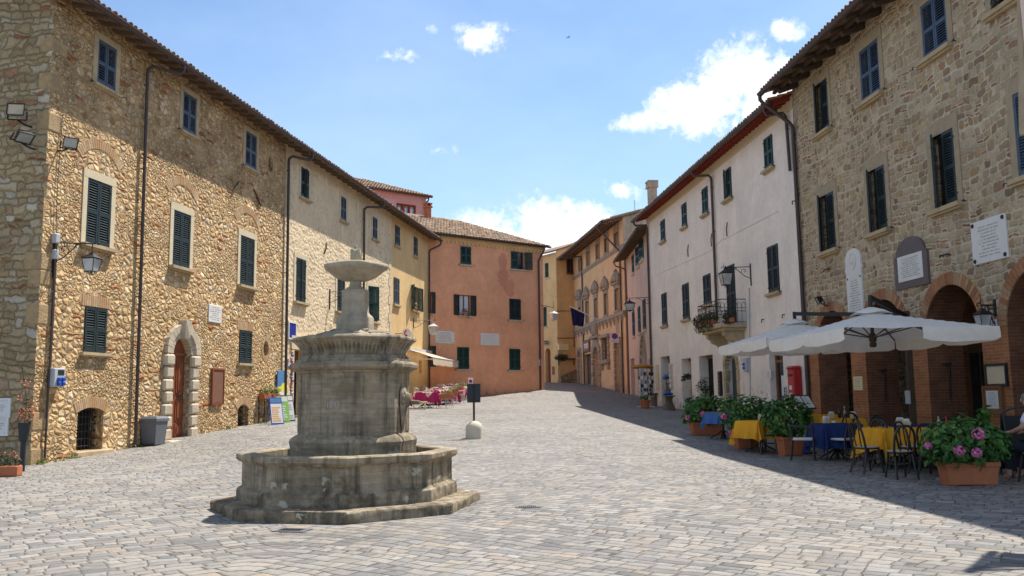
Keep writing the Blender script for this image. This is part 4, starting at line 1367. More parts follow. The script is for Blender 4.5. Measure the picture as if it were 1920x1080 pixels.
# ------------------------------------------------------------------ salmon house closing the square
FS = Frame((-4.9, 51.3), 52.5, -1)
def hip_roof(F, b, u0, u1, depth, oe, ze, pitch_deg, seed=5):
 """hipped roof, tiles on the front slope and on the far-end hip"""
 t = math.tan(R(pitch_deg))
 half = depth / 2 + oe
 zr = ze + half * t
 m = F.mb()
 a, c = (u0 - oe, oe), (u1 + oe, oe)
 d, e = (u1 + oe, -depth - oe), (u0 - oe, -depth - oe)
 r0, r1 = (u0 - oe, oe - half), (u1 + oe - half, oe - half)
 B = [(p[0], p[1], ze) for p in (a, c, d, e)]
 T = [(r0[0], r0[1], zr), (r1[0], r1[1], zr)]
 m.add(B + T, [(0, 1, 5, 4), (1, 2, 5), (2, 3, 4, 5), (3, 0, 4), (0, 3, 2, 1)])
 rf = m.build('roof', M_SLAB, b)
 k = F.mb()
 S = Vector((0, -math.cos(R(pitch_deg)), math.sin(R(pitch_deg))))
 N = Vector((0, math.sin(R(pitch_deg)), math.cos(R(pitch_deg))))
 ns = int(half / math.cos(R(pitch_deg)) / .36) + 1
 cs = math.cos(R(pitch_deg))
 rd = random.Random(seed)
 Lx = u1 - u0 + 2 * oe
 tiles(k, (u0 - oe, oe + .04, ze + .01), (1, 0, 0), S, N, int(Lx / .215), ns, keep=lambda u, s_: u < Lx - s_ * cs - .05 and s_ * cs < half, rand=rd)
 # hip and ridge cap tiles
 A, Bp = Vector((u1 + oe, oe, ze)), Vector((r1[0], r1[1], zr))
 n = int((Bp - A).length / .34)
 for i in range(n):
  p, q = A.lerp(Bp, i / n), A.lerp(Bp, (i + 1.15) / n)
  k.tube([p + Vector((0, 0, .03)), q + Vector((0, 0, .015))], [.11, .09], 8)
 A, Bp = Vector((r1[0], r1[1], zr)), Vector((r0[0], r0[1], zr))
 n = int((Bp - A).length / .34)
 for i in range(n):
  p, q = A.lerp(Bp, i / n), A.lerp(Bp, (i + 1.15) / n)
  k.tube([p + Vector((0, 0, .03)), q + Vector((0, 0, .015))], [.11, .09], 8)
 k.build('roof_tiles', M_TILE, rf)
 return rf, zr
def salmon_house():
 F = FS
 b = F.empty('salmon_house', 'salmon red three-storey house with tiled hip roof closing the far end of the square', 'building')
 P = dict(trim=None, tw=.05, sd=.09, sh=.07, smat=M_PORTAL, o_leaf=.025, solid=False)
 window(F, b, (863.3, 882.7, 462, 496), M_SHG2, stays=True, **P)
 window(F, b, (958, 983, 472, 505), M_SHG2, ro=R(150), leaf_label=None, cross=True, **P)
 window(F, b, (860.7, 882, 553, 592), M_SHG, lo=R(176), ro=R(176), curtain=M_CURT, cross=True, **P)
 window(F, b, (797.5, 810, 547, 588), M_SHG, ro=R(176), lo=R(100), leaves='r', cross=True, **P)
 window(F, b, (955, 976, 560.4, 600), M_SHG, stays=True, **P)
 window(F, b, (797.5, 810.5, 648, 688), M_SHG2, ro=R(176), leaves='r', cross=True, **P)
 window(F, b, (857, 879, 651, 692), M_SHG2, stays=True, **P)
 window(F, b, (955, 975, 654, 694), M_SHG2, stays=True, **P)
 L = 8.72
 ze = F.at(1020, 462, .35)[1]
 m = F.mb()
 m.wallface([(-.9, .2), (L, .2), (L, ze - .05), (-.9, ze - .05)], F.holes, 0, F.depths)
 m.build('wall', M_SALMON, b)
 s_ = F.mb()
 for u in (-.9, L):
  s_.quad((u, 0, .2), (u, -8, .2), (u, -8, ze - .05), (u, 0, ze - .05))
 s_.quad((-.9, -8, .2), (L, -8, .2), (L, -8, ze - .05), (-.9, -8, ze - .05))
 s_.build('side_wall', M_SALMON, b)
 c = F.mb()
 c.box(-.9, L + .05, -.1, .06, ze - .28, ze - .14)
 c.box(-.9, L + .12, -.1, .14, ze - .139, ze - .04)
 u = -.8
 while u < L:
  c.box(u, u + .16, .0, .055, ze - .42, ze - .281)
  u += .3
 c.build('eaves_cornice', M_OCHRE, b)
 rf, zr = hip_roof(F, b, -.9, L, 8, .32, ze, 24)
 gutter(F, b, -.9, L + .4, .36, ze + .02, .09)
 downpipe(F, b, L - .42, ze - .9, gz(*F.w(L, 0, 0)[:2]), .4, ze, 0, r=.06, du=.25)
 ch = F.mb()
 cu, co_ = 2.2, -3.6
 zt = zr + .55
 ch.bbox(cu - .17, cu + .17, co_ - .17, co_ + .17, zr - .6, zt, .02)
 ch.box(cu - .23, cu + .23, co_ - .23, co_ + .23, zt, zt + .09)
 for sx in (-.14, .14):
  ch.box(cu + sx - .05, cu + sx + .05, co_ - .16, co_ + .16, zt + .09, zt + .24)
 ch.box(cu - .22, cu + .22, co_ - .22, co_ + .22, zt + .24, zt + .31)
 ch.build('chimney', M_TERRA, rf)
 mb_ = F.mb()
 a = F.at(1010.5, 680)
 mb_.bbox(a[0] - .1, a[0] + .1, 0, .14, a[1] - .2, a[1] + .2, .02)
 mb_.build('meter_box', M_BOXG, b)
salmon_house()
def pink_house():
 F = Frame((-5.75 - .793 * 8, 58 - .609 * 8), 52.5, -1)
 b = F.empty('pink_house', 'bright pink upper storey with a row of casement windows rising behind the left roofs', 'building')
 L = 8.05
 ze = F.at(800, 368, .3)[1]
 u0, u1 = F.at(734, 390)[0], F.at(780, 390)[0]
 zt, zb = F.at(757, 382)[1], F.at(757, 401)[1] - .35
 F.holes.append(rect(u0, u1, zb, zt))
 F.depths.append(.2)
 m = F.mb()
 m.wallface([(-2, 2), (L, 2), (L, ze), (-2, ze)], F.holes, 0, F.depths)
 m.build('wall', M_PINK, b)
 s_ = F.mb()
 for u in (-2, L):
  s_.quad((u, 0, 2), (u, -6, 2), (u, -6, ze), (u, 0, ze))
 s_.quad((-2, -6, 2), (L, -6, 2), (L, -6, ze), (-2, -6, ze))
 s_.build('side_wall', M_PINK, b)
 w = F.mb()
 n = 4
 for k in range(n + 1):
  x = u0 + (u1 - u0) * k / n
  e = .09 if k == 2 else .05
  w.box(max(u0, x - e), min(u1, x + e), -.16, -.06, zb, zt)
 w.box(u0, u1, -.161, -.05, zt - .09, zt)
 w.box(u0, u1, -.161, -.05, zb, zb + .09)
 wf = w.build('window', M_REDW, b)
 g = F.mb()
 g.box(u0, u1, -.2, -.165, zb, zt)
 g.build('pane', glassy('sky_tinted_glass', (.20, .24, .28), .05), wf)  # pale sky reflection painted into the glass base colour
 c = F.mb()
 for k in range(n):
  x0 = u0 + (u1 - u0) * (k + .18) / n
  x1 = u0 + (u1 - u0) * (k + .62) / n
  c.box(x0, x1, -.164, -.162, zb + .1, zt - .25)
 c.build('curtain', M_CURT, wf)
 hip_roof(F, b, -2, L, 6, .3, ze, 22, 9)
 gutter(F, b, -2, L + .3, .34, ze + .02, .07)
 downpipe(F, b, L - .12, ze - .5, 9, .36, ze, 0, du=.1)
 # parapet of an adjoining roof
 q = F.mb()
 q.box(u0 - 1.7, u0 - .15, .02, .9, zb - .3, zb + 1.0)
 q.build('parapet', M_PINK, b)
pink_house()
# ------------------------------------------------------------------ right row
FR = Frame((9.4, 28.4), -4.503, 1)
FW = Frame((9.4, 28.4), -5.297, 1)
FP = Frame((7.86, 48.4), 0.6, 1)
FO = Frame((7.85, 60.9), -7.6, 1)
def ring_arch(F, c, r, zs, th, o0, o1, n=30, name='arch_ring', parent=None):
 v = F.mb()
 for k in range(n):
  a0, a1 = PI * (k + .05) / n, PI * (k + .95) / n
  ro = r + th
  v.hexa([(c + q * math.cos(a), oo, zs + q * math.sin(a)) for q in (r, ro) for a, oo in ((a0, o0), (a1, o0), (a1, o1), (a0, o1))])
 return v.build(name, M_VOUS, parent)
def arcade_house():
 F = FR
 b = F.empty('arcade_house', 'grey-brown stone house with brick arcade behind the cafe, on the right of the square', 'building')
 zg = F.at(1530, 80, 1.0)[1] - .02
 F.zg = zg
 window(F, b, (1529.6, 1554, 152, 249), M_SHG, M_SANDG, .18, th=.26, sd=.16, sh=.09, smat=M_SAND, ro=R(28), stays=True)
 for bx in ((1613.5, 1650, 81.7, 186), (1729, 1776.5, -8, 102)):
  window(F, b, bx, M_SHB2, M_SANDG, .2, th=.3, sd=.16, sh=.10, smat=M_SAND, stays=True)
 for bx in ((1539, 1566.6, 363, 471), (1630, 1662.6, 314, 435), (1750, 1793, 247, 389)):
  window(F, b, bx, M_SHG, M_SANDG, .2, th=.32, sd=.16, sh=.10, smat=M_SAND, ro=R(30), stays=True)
 # two more at the frame edge
 ut = F.at(1886, 0)[0]
 zt0 = F.at(1752, 102)[1]
 window(F, b, (ut - .55, ut + .45, zt0, zt0 + 1.75), M_SHG, M_SANDG, .2, th=.3, sd=.16, sh=.10, smat=M_SAND, px=False, ro=R(30), stays=True)
 um = F.at(1906, 260)[0]
 zm0, zm1 = F.at(1770, 389)[1], F.at(1770, 247)[1]
 window(F, b, (um - 1.0, um, zm0, zm1), M_SHB2, M_SANDG, .2, th=.32, sd=.16, sh=.10, smat=M_SAND, px=False, stays=True)
 # arcade
 cs = [-2.12, -5.2, -8.31, -11.4]
 r, zs, th, D = 1.1, 2.92, .28, .85
 for c in cs:
  F.holes.append(arch(c - r, c + r, -.35, zs, None, 20))
  F.depths.append(D)
  ring_arch(F, c, r, zs, th, -.1, .02, 34, 'arch_ring', b)
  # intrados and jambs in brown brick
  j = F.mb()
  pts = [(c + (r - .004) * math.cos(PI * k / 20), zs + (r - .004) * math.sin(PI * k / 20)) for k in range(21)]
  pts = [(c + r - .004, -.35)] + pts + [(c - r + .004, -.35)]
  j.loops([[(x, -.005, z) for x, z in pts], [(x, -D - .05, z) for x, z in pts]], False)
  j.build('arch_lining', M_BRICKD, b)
 # brick piers between the arches, standing a hair proud of the stone
 edges = [-.1, cs[0] + r, cs[0] - r, cs[1] + r, cs[1] - r, cs[2] + r, cs[2] - r, cs[3] + r, cs[3] - r, -13.6]
 for k in range(0, 10, 2):
  a, e = edges[k + 1], edges[k]
  m = F.mb()
  m.bbox(a - .001, e + .001, -.3, .012, -.35, zs, .008)
  m.build('brick_pier', M_BRICK, b)
 # the covered walk behind
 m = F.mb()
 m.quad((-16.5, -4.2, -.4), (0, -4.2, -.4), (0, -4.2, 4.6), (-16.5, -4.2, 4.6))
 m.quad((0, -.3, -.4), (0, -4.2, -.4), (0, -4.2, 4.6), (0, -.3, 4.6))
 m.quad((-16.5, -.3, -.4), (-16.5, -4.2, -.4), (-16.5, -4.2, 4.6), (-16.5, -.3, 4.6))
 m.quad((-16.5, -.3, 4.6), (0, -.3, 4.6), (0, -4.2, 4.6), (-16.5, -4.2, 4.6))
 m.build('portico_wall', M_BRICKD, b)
 f = F.mb()
 f.box(-16.5, 0, -4.2, -.85, -.4, .36)
 f.build('portico_floor', M_SANDG, b)
 for c in cs:
  d = F.mb()
  d.box(c - 1.3, c - .1, -4.19, -4.1, .3, 2.9)
  dd = d.build('portico_door', M_DOORO, b)
  g = F.mb()
  g.box(c - 1.18, c - .75, -4.1, -4.08, .6, 2.7)
  g.box(c - .65, c - .22, -4.1, -4.08, .6, 2.7)
  g.build('pane', M_GLASS, dd)
 m = F.mb()
 m.wallface([(-16.5, -1), (-.1, -1), (-.1, zg + .45), (-16.5, zg + .45)], F.holes, 0, F.depths)
 m.build('wall', M_RUBG, b)
 s_ = F.mb()
 shell(F, s_, -16.5, -.1, -1, zg + .45, 11, 18)
 s_.build('side_wall', M_RUBG, b)
 eave_roof(F, b, -17, .05, 1.0, zg, 18, 11, 3)
 rafters(F, b, -16.2, -.2, .92, 1.0, zg, 18, .15, .15, M_WOOD, cut=.05)
 pl = F.mb()
 pl.box(-17, .05, .52, .62, zg + .03, zg + .13)
 pl.build('purlin', M_WOOD, b)
 gutter(F, b, -17, .1, 1.04, zg + .05, .10)
 downpipe(F, b, -.22, F.at(1494, 235)[1], .4, 1.06, zg + .04, -.12, r=.065, du=.25)
 # iron hooks and torch holders on the piers
 for (px, py) in ((1553, 505), (1775, 478)):
  u, z = F.at(px, py)
  h = F.mb()
  h.tube([(u - .12, .0, z), (u - .1, .06, z), (u + .14, .07, z), (u + .15, .09, z - .05)], .02, 6)
  h.build('iron_hook', M_IRON, b)
 for px, py in ((1652, 702), (1774, 694)):
  # torch holders on the jambs
  c = cs[1] if px < 1700 else cs[2]
  u = c + r - .004
  z = 2.15 if px < 1700 else 2.2
  t = F.mb()
  t.tube([(u, -.45, z), (u - .12, -.45, z + .02), (u - .13, -.45, z - .2), (u - .09, -.45, z - .75), (u - .1, -.45, z - .85)], [.018, .022, .025, .018, .01], 6)
  t.tube([(u, -.56, z + .02), (u - .13, -.45, z + .06), (u, -.34, z + .02)], .016, 6)
  t.build('torch_holder', M_IRON, b)
 return b
arcade_house()
def white_house():
 F = FW
 b = F.empty('white_house', 'long white rendered house with red-painted eaves and a flowery balcony, on the right side', 'building')
 ze = F.at(1330, 293, .7)[1]
 F.ze = ze
 T = dict(trim=None, tw=.05, sd=.15, sh=.09, smat=M_SAND, o_leaf=.022, stays=True, rev=.14)
 for i, bx in enumerate(((1239.7, 1247.5, 412, 453), (1279.4, 1288, 380.5, 426), (1317.5, 1327.8, 351, 402), (1358, 1372, 316, 374), (1434, 1449.5, 255, 317))):
  window(F, b, bx, M_SHG2, ro=R(16) if i == 3 else 0, **T)
 for bx in ((1242, 1251, 549, 611), (1281, 1292.7, 531, 599), (1441, 1460.7, 459, 549)):
  window(F, b, bx, M_SHG, **T)
 T2 = dict(T)
 T2['stays'] = False
 window(F, b, (1320, 1333.4, 514, 572), M_SHG, **T2)
 T2['sill'] = False
 window(F, b, (1364, 1379.5, 496, 606), M_SHG, **T2)
 zgr = lambda u: gz(*F.w(u, 0, 0)[:2])
 # deep ground-floor openings
 for (xl, xr, yt, jamb) in ((1240, 1257, 667, 1), (1279, 1297, 671, 0), (1312, 1338, 665, 1)):
  ym = (yt + 760) / 2
  u0, u1 = sorted((F.at(xl, ym)[0], F.at(xr, ym)[0]))
  zt = F.at((xl + xr) / 2, yt + 1)[1]
  zb = min(zgr(u0), zgr(u1)) - .02
  F.holes.append(rect(u0, u1, zb, zt))
  F.depths.append(.42)
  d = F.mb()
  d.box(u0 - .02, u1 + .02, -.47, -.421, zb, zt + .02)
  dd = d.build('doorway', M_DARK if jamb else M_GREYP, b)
  k = F.mb()
  k.box(u0, u0 + .16, -.42, -.34, zb, zt)
  k.box(u0 + .16, u1, -.42, -.36, zt - .12, zt)
  k.build('door_frame', M_DOORB, dd)
 # portal with sandstone frame
 u0, u1 = sorted((F.at(1362, 720)[0], F.at(1383, 720)[0]))
 zt = F.at(1372, 664)[1]
 zb = zgr(u0) - .02
 F.holes.append(arch(u0, u1, zb, zt - (u1 - u0) * .35, (u1 - u0) * .35, 12))
 F.depths.append(.3)
 d = F.mb()
 d.box(u0 - .02, u1 + .02, -.34, -.28, zb, zt + .03)
 n = 6
 for k in range(n):
  d.box(u0 + (u1 - u0) * k / n + .01, u0 + (u1 - u0) * (k + 1) / n - .01, -.281, -.262, zb + .1, zt)
 dd = d.build('door', M_DOORG, b)
 k = F.mb()
 for a, e in ((u0 - .24, u0), (u1, u1 + .24)):
  z = zb
  i = 0
  while z < zt - .35:
   k.bbox(a - (.05 if i % 2 else 0), e + (.0), -.15, .05, z, min(z + .46, zt - .34), .02)
   z += .48
   i += 1
 c = (u0 + u1) / 2
 rr = (u1 - u0) / 2
 for q in range(9):
  a0, a1 = PI * (q + .03) / 9, PI * (q + .97) / 9
  k.hexa([(c + (rr + e) * math.cos(a), oo, zt - rr * .7 + (rr * .7 + e) * math.sin(a)) for e in (0, .24) for a, oo in ((a0, -.15), (a1, -.15), (a1, .05), (a0, .05))])
 k.build('portal_frame', M_SAND, dd)
 # glazed shop door
 u0, u1 = sorted((F.at(1444, 715)[0], F.at(1470, 715)[0]))
 zt = F.at(1457, 655)[1]
 zb = zgr(u0) - .02
 F.holes.append(rect(u0, u1, zb, zt))
 F.depths.append(.4)
 d = F.mb()
 for a, e in ((u0, u0 + .10), (u1 - .10, u1)):
  d.box(a, e, -.32, -.22, zb, zt)
 d.box(u0 + .1, u1 - .1, -.32, -.221, zt - .45, zt - .35)
 d.box(u0 + .1, u1 - .1, -.32, -.221, zt - .1, zt)
 d.box(u0 + .1, u1 - .1, -.32, -.221, zb, zb + .22)
 dd = d.build('glass_door', M_DOORB, b)
 g = F.mb()
 g.box(u0 + .1, u1 - .1, -.30, -.28, zb + .2, zt - .05)
 g.build('pane', M_GLASS, dd)
 for (a, e, z0, z1) in ((.22, .52, 1.25, 1.75), (.18, .5, .8, 1.12), (.62, .9, 1.0, 1.7)):
  nn = F.mb()
  nn.box(u0 + a, min(u0 + e, u1 - .12), -.279, -.276, zb + z0, zb + z1)
  nn.build('notice', M_PAPER, dd)
 L = 19.9
 m = F.mb()
 m.wallface([(-.08, -.6), (L, -.6), (L, ze + .3), (-.08, ze + .3)], F.holes, 0, F.depths)
 m.build('wall', M_WHITE, b)
 s_ = F.mb()
 shell(F, s_, -.08, L, -.6, ze + .3, 11, 18, skip=(-.08,))
 s_.build('side_wall', M_WHITE, b)
 c_ = F.mb()
 c_.box(-.08, L, -.1, .025, ze - .22, ze + .22)
 c_.build('eaves_band', M_SANDW, b)
 eave_roof(F, b, -.06, L + .35, .7, ze, 18, 11, 3, slab_mat=M_REDW)
 rafters(F, b, .1, L + .2, .36, .7, ze, 18, .09, .13, M_REDW)
 gutter(F, b, -.06, L + .4, .74, ze + .05, .10)
 downpipe(F, b, 8.28, F.at(1338, 333)[1], zgr(8) + 3.9, .76, ze + .04, 0, r=.055, du=.55)
 downpipe(F, b, L - .35, F.at(1224, 420)[1], zgr(L), .76, ze + .04, 0, r=.06, du=.3)
 downpipe(F, b, .28, F.at(1487, 212)[1], F.at(1487, 320)[1], .76, ze + .04, -.1, r=.055, du=.2)
 # cables stapled along the wall and rusty wall ties
 cb = F.mb()
 for row in (((1229, 517), (1260, 505), (1330, 472), (1357, 450), (1359, 417)), ((1357, 450), (1400, 430), (1460, 396))):
  pts = [F.at(*p) for p in row]
  cb.tube([(p[0], .01, p[1] + .06 * (i_ % 2)) for i_, p in enumerate(pts)], .006, 5)
 cb.tube([(F.at(1406, 540)[0], .03, F.at(1406, 540)[1]), (F.at(1407, 640)[0], .03, F.at(1407, 640)[1]), (F.at(1408, 745)[0], .03, F.at(1408, 745)[1])], .02, 6)
 cb.build('cable', M_BOXG, b)
 for (px, py) in ((1291, 470), (1364, 430), (1335, 450), (1490, 377), (1471, 590), (1432, 599)):
  u, z = F.at(px, py)
  t = F.mb()
  t.tube([(u + .05, .02, z - .28), (u, .05, z), (u - .05, .02, z + .28)] if px < 1480 and py < 500 else [(u, .0, z), (u, .08, z), (u, .09, z - .12)], .022, 5)
  t.build('wall_tie', M_RUST, b)
 # balcony: moulded sandstone bracket, slab, iron railing
 ua, ub = sorted((F.at(1349, 611)[0] - .0, F.at(1397, 600)[0]))
 u_near = F.at(1400, 590)[0] + .02
 zr = F.at(1397, 561)[1]
 zs_ = zr - .95
 dep = F.out_at(u_near, 1350, zr)
 dep = min(max(dep, .6), 1.4)
 # run of the balcony: far front corner at column 1307
 u_far = u_near
 for q in range(200):
  u_far = u_near + q * .02
  if project(F.w(u_far, dep, zr))[0] < 1308:
   break
 bl = F.mb()
 bl.bbox(u_near, u_far, -.05, dep + .05, zs_ - .13, zs_, .03)
 bl.bbox(u_near + .12, u_far - .12, -.05, dep - .1, zs_ - .24, zs_ - .13, .03)
 slab = bl.build('balcony_slab', M_SAND, b)
 for (a, e) in ((u_near + .3, u_near + .62), (u_far - .62, u_far - .3)):
  k = F.mb()
  prof = [(-.02, zs_ - .24), (dep - .2, zs_ - .24), (dep - .22, zs_ - .4), (dep - .34, zs_ - .46), (dep - .42, zs_ - .6), (dep - .6, zs_ - .66), (.1, zs_ - .95), (-.02, zs_ - 1.0)]
  n = len(prof)
  vs = [(a, y, z) for y, z in prof] + [(e, y, z) for y, z in prof]
  k.add(vs, [(i, (i + 1) % n, n + (i + 1) % n, n + i) for i in range(n)] + [tuple(range(n - 1, -1, -1)), tuple(range(n, 2 * n))])
  k.build('balcony_bracket', M_SAND, slab)
 rl = F.mb()
 path = [(u_near + .04, 0, 0), (u_near + .04, dep, 0), (u_far - .04, dep, 0), (u_far - .04, 0, 0)]
 for h_ in (.95, .62, .5, .08):
  rl.tube([(p[0], p[1], zs_ + h_) for p in path], .018 if h_ > .9 else .011, 6)
 segs = [(path[0], path[1]), (path[1], path[2]), (path[2], path[3])]
 for p, q in segs:
  ln = (Vector(q) - Vector(p)).length
  n = max(3, int(ln / .16))
  d = (Vector(q) - Vector(p)) / n
  for i in range(n + 1):
   s0 = Vector(p) + d * i
   rl.tube([s0 + Vector((0, 0, zs_)), s0 + Vector((0, 0, zs_ + .95 if i % 2 == 0 else zs_ + .62))], .009, 5)
   if i < n:
    mid = s0 + d * .5
    rl.tube([s0 + Vector((0, 0, zs_ + .62)) + d * .5 - d * .5 * math.cos(t) + Vector((0, 0, .22 * math.sin(t))) for t in [PI * k / 6 for k in range(7)]], .008, 5)
 rl.build('balcony_railing', M_IRON, slab)
 F.bal = (u_near, u_far, dep, zs_)
white_house()
def peach_house():
 F = FP
 b = F.empty('peach_house', 'narrow peach-coloured house with green shutters between the white house and the apricot palazzo', 'building')
 T = dict(trim=None, tw=.05, sd=.12, sh=.10, smat=M_SANDW, o_leaf=.03, rev=.12, pitch=.08)
 for bx, op in (((1185.7, 1188.9, 478, 513), 0), ((1193.7, 1199, 464, 500), 12), ((1200.6, 1207, 450, 488), 12), ((1216.8, 1221.5, 429, 470), 0)):
  window(F, b, bx, M_SHG2, lo=R(op), **T)
 for bx in ((1186.7, 1190.4, 583, 631), (1197.4, 1201.2, 574, 625), (1206.4, 1211.2, 560, 619), (1220.6, 1226, 556, 613)):
  window(F, b, bx, M_SHG, **T)
 zgr = lambda u: gz(*F.w(u, 0, 0)[:2])
 for (xl, xr, yt, kind) in ((1183, 1190, 672, 0), (1201, 1213, 628, 1), (1216.7, 1226, 672, 0)):
  u0, u1 = sorted((F.at(xl, 700)[0], F.at(xr, 700)[0]))
  zt = F.at((xl + xr) / 2, yt)[1]
  zb = min(zgr(u0), zgr(u1)) - .05
  rr = (u1 - u0) / 2
  if kind:
   F.holes.append(arch(u0, u1, zb, zt - rr * 1.3, rr * 1.3, 12))
  else:
   F.holes.append(rect(u0, u1, zb, zt))
  F.depths.append(.3)
  d = F.mb()
  d.box(u0 - .02, u1 + .02, -.36, -.301, zb, zt + .02)
  dd = d.build('doorway', M_GREYP if kind else M_DOORB, b)
  if kind:
   k = F.mb()
   c = (u0 + u1) / 2
   for q in range(11):
    a0, a1 = PI * (q + .03) / 11, PI * (q + .97) / 11
    k.hexa([(c + (rr + e) * math.cos(a), oo, zt - rr * 1.3 + (rr * 1.3 + e) * math.sin(a)) for e in (0, .25) for a, oo in ((a0, -.1), (a1, -.1), (a1, .03), (a0, .03))])
   for a, e in ((u0 - .25, u0), (u1, u1 + .25)):
    k.box(a, e, -.1, .03, zb, zt - rr * 1.3)
   k.build('arch_frame', M_ORN, dd)
 ze = F.at(1190, 438, .8)[1]
 L = 12.3
 m = F.mb()
 m.wallface([(0, 0), (L, 0), (L, ze + .3), (0, ze + .3)], F.holes, 0, F.depths)
 m.build('wall', M_PEACH, b)
 s_ = F.mb()
 shell(F, s_, 0, L, 0, ze + .3, 9, 16)
 s_.build('side_wall', M_PEACH, b)
 eave_roof(F, b, 0, L + .1, .8, ze, 16, 9, 3, slab_mat=M_WOODM)
 rafters(F, b, .1, L, .5, .8, ze, 16, .08, .08, M_WOODM)
 gutter(F, b, 0, L + .2, .84, ze + .05, .09)
 downpipe(F, b, L - .1, ze - .6, zgr(L), .86, ze, 0, mt=M_DOORB, du=-.3)
peach_house()
def apricot_palazzo():
 F = FO
 b = F.empty('apricot_palazzo', 'apricot palazzo with ornate carved stone window crowns and deep dark eaves', 'building')
 ze = F.at(1102, 440, 1.5)[1]
 T = dict(trim=M_ORN, tw=.16, th=.18, sd=.12, sh=.14, smat=M_ORN, leaves='', rev=.3, proud=.05, cross=True)
 for bx in ((1152, 1160, 436, 463), (1134, 1140.5, 446, 474), (1118, 1124, 458, 487), (1100.3, 1106, 472, 499), (1085.5, 1090.5, 485, 510)):
  w, (u0, u1, z0, z1) = window(F, b, bx, M_SHG, **T)
  if bx[0] > 1095:
   k = F.mb()
   k.box(u0 - .2, u1 + .2, -.05, .02, z1 + .2, z1 + .85)
   k.build('plain_panel', M_ORN, w)
 crowns = ((503, 530), (516.5, 540), (525, 546), (536, 557), (543, 558))
 for bx, cr in zip(((1153.5, 1161, 541, 582), (1133.5, 1139.6, 550, 591), (1115, 1120.7, 559, 599), (1098.6, 1103.8, 565, 606), (1085, 1089.6, 576, 612)), crowns):
  w, (u0, u1, z0, z1) = window(F, b, bx, M_SHG, **T)
  xm = (bx[0] + bx[1]) / 2
  zc0, zc1 = F.at(xm, cr[1])[1], F.at(xm, cr[0])[1]
  c = (u0 + u1) / 2
  h = zc1 - zc0
  hw = (u1 - u0) / 2 + .3
  o = F.mb()
  o.box(u0 - .18, u1 + .18, -.05, .08, z1 + .18, zc0)
  o.box(c - hw - .1, c + hw + .1, -.05, .22, zc0 - .12, zc0)
  for sg in (-1, 1):
   o.tube([(c + sg * hw * math.cos(t) * 1.05, .12, zc0 + .02 + hw * .8 * math.sin(t)) for t in [PI / 2 * q / 8 for q in range(8)]], [.13, .14, .14, .13, .12, .1, .09, .07], 8)
   o.sphere((c + sg * (hw + .05), .13, zc0 + .14), .17, 8, 6)
   o.sphere((c + sg * hw * .45, .12, zc0 + .32), .2, 8, 6, jit=.1)
  o.sphere((c, .12, zc0 + h * .34), .3, 9, 7, (1, .6, 1.1), .12)
  o.tube([(c, .1, zc0 + h * .45), (c, .12, zc0 + h * .7), (c, .1, zc0 + h * .8), (c, .08, zc0 + h)], [.17, .11, .15, .03], 8)
  o.build('window_crown', M_ORN, w, smooth=50)
 # string courses
 for (xa, ya, xb_, yb_, hh, od) in ((1175.2, 452.6, 1080.7, 515.6, .18, .10), (1177.8, 580, 1078.9, 616.7, .26, .18)):
  z = (F.at(xa, ya)[1] + F.at(xb_, yb_)[1]) / 2
  k = F.mb()
  k.box(0, 17.7, -.05, od, z - hh, z)
  k.box(0, 17.7, -.05, od * .55, z - hh * 1.7, z - hh)
  sc = k.build('string_course', M_ORN, b)
  if od > .15:
   for u in np.arange(.6, 17.5, 1.15):
    q = F.mb()
    q.hexa([(u, -.02, z - hh - .55), (u + .2, -.02, z - hh - .55), (u + .2, .05, z - hh - .55), (u, .05, z - hh - .55), (u, -.02, z - hh), (u + .2, -.02, z - hh), (u + .2, .2, z - hh), (u, .2, z - hh)])
    q.build('corbel', M_ORN, sc)
 zgr = lambda u: gz(*F.w(u, 0, 0)[:2])
 # ground floor: arched door, rusticated window, portal, shop door
 for (xl, xr, yt, kind) in ((1154.5, 1164, 634, 'arch'), (1114, 1124, 650, 'portal'), (1095, 1108.5, 664, 'shop'), (1085.2, 1090.5, 657, 'arch')):
  u0, u1 = sorted((F.at(xl, 690)[0], F.at(xr, 690)[0]))
  zt = F.at((xl + xr) / 2, yt)[1]
  zb = min(zgr(u0), zgr(u1)) - .05
  rr = (u1 - u0) / 2
  c = (u0 + u1) / 2
  F.holes.append(rect(u0, u1, zb, zt) if kind == 'shop' else arch(u0, u1, zb, zt - rr, rr, 12))
  F.depths.append(.35)
  d = F.mb()
  d.box(u0 - .02, u1 + .02, -.42, -.351, zb, zt + .02)
  if kind == 'shop':
   for q in (0.02, .5, .98):
    x = u0 + (u1 - u0) * q
    d.box(x - .05, x + .05, -.35, -.3, zb, zt)
  dd = d.build('door', M_DOORO, b)
  if kind in ('arch', 'portal'):
   k = F.mb()
   bw = .3 if kind == 'arch' else .55
   for q in range(9):
    a0, a1 = PI * (q + .05) / 9, PI * (q + .95) / 9
    e_ = bw + (.12 if kind == 'portal' and q % 2 else 0)
    k.hexa([(c + (rr + e) * math.cos(a), oo, zt - rr + (rr + e) * math.sin(a)) for e in (0, e_) for a, oo in ((a0, -.1), (a1, -.1), (a1, .10), (a0, .10))])
   z = zb
   i = 0
   while z < zt - rr - .1:
    e_ = bw * (.75 if i % 2 and kind == 'portal' else 1)
    for a, e in ((u0 - e_, u0), (u1, u1 + e_)):
     k.bbox(a, e, -.1, .10 + (.05 if kind == 'portal' and i % 2 == 0 else 0), z, min(z + .42, zt - rr), .04)
    z += .45
    i += 1
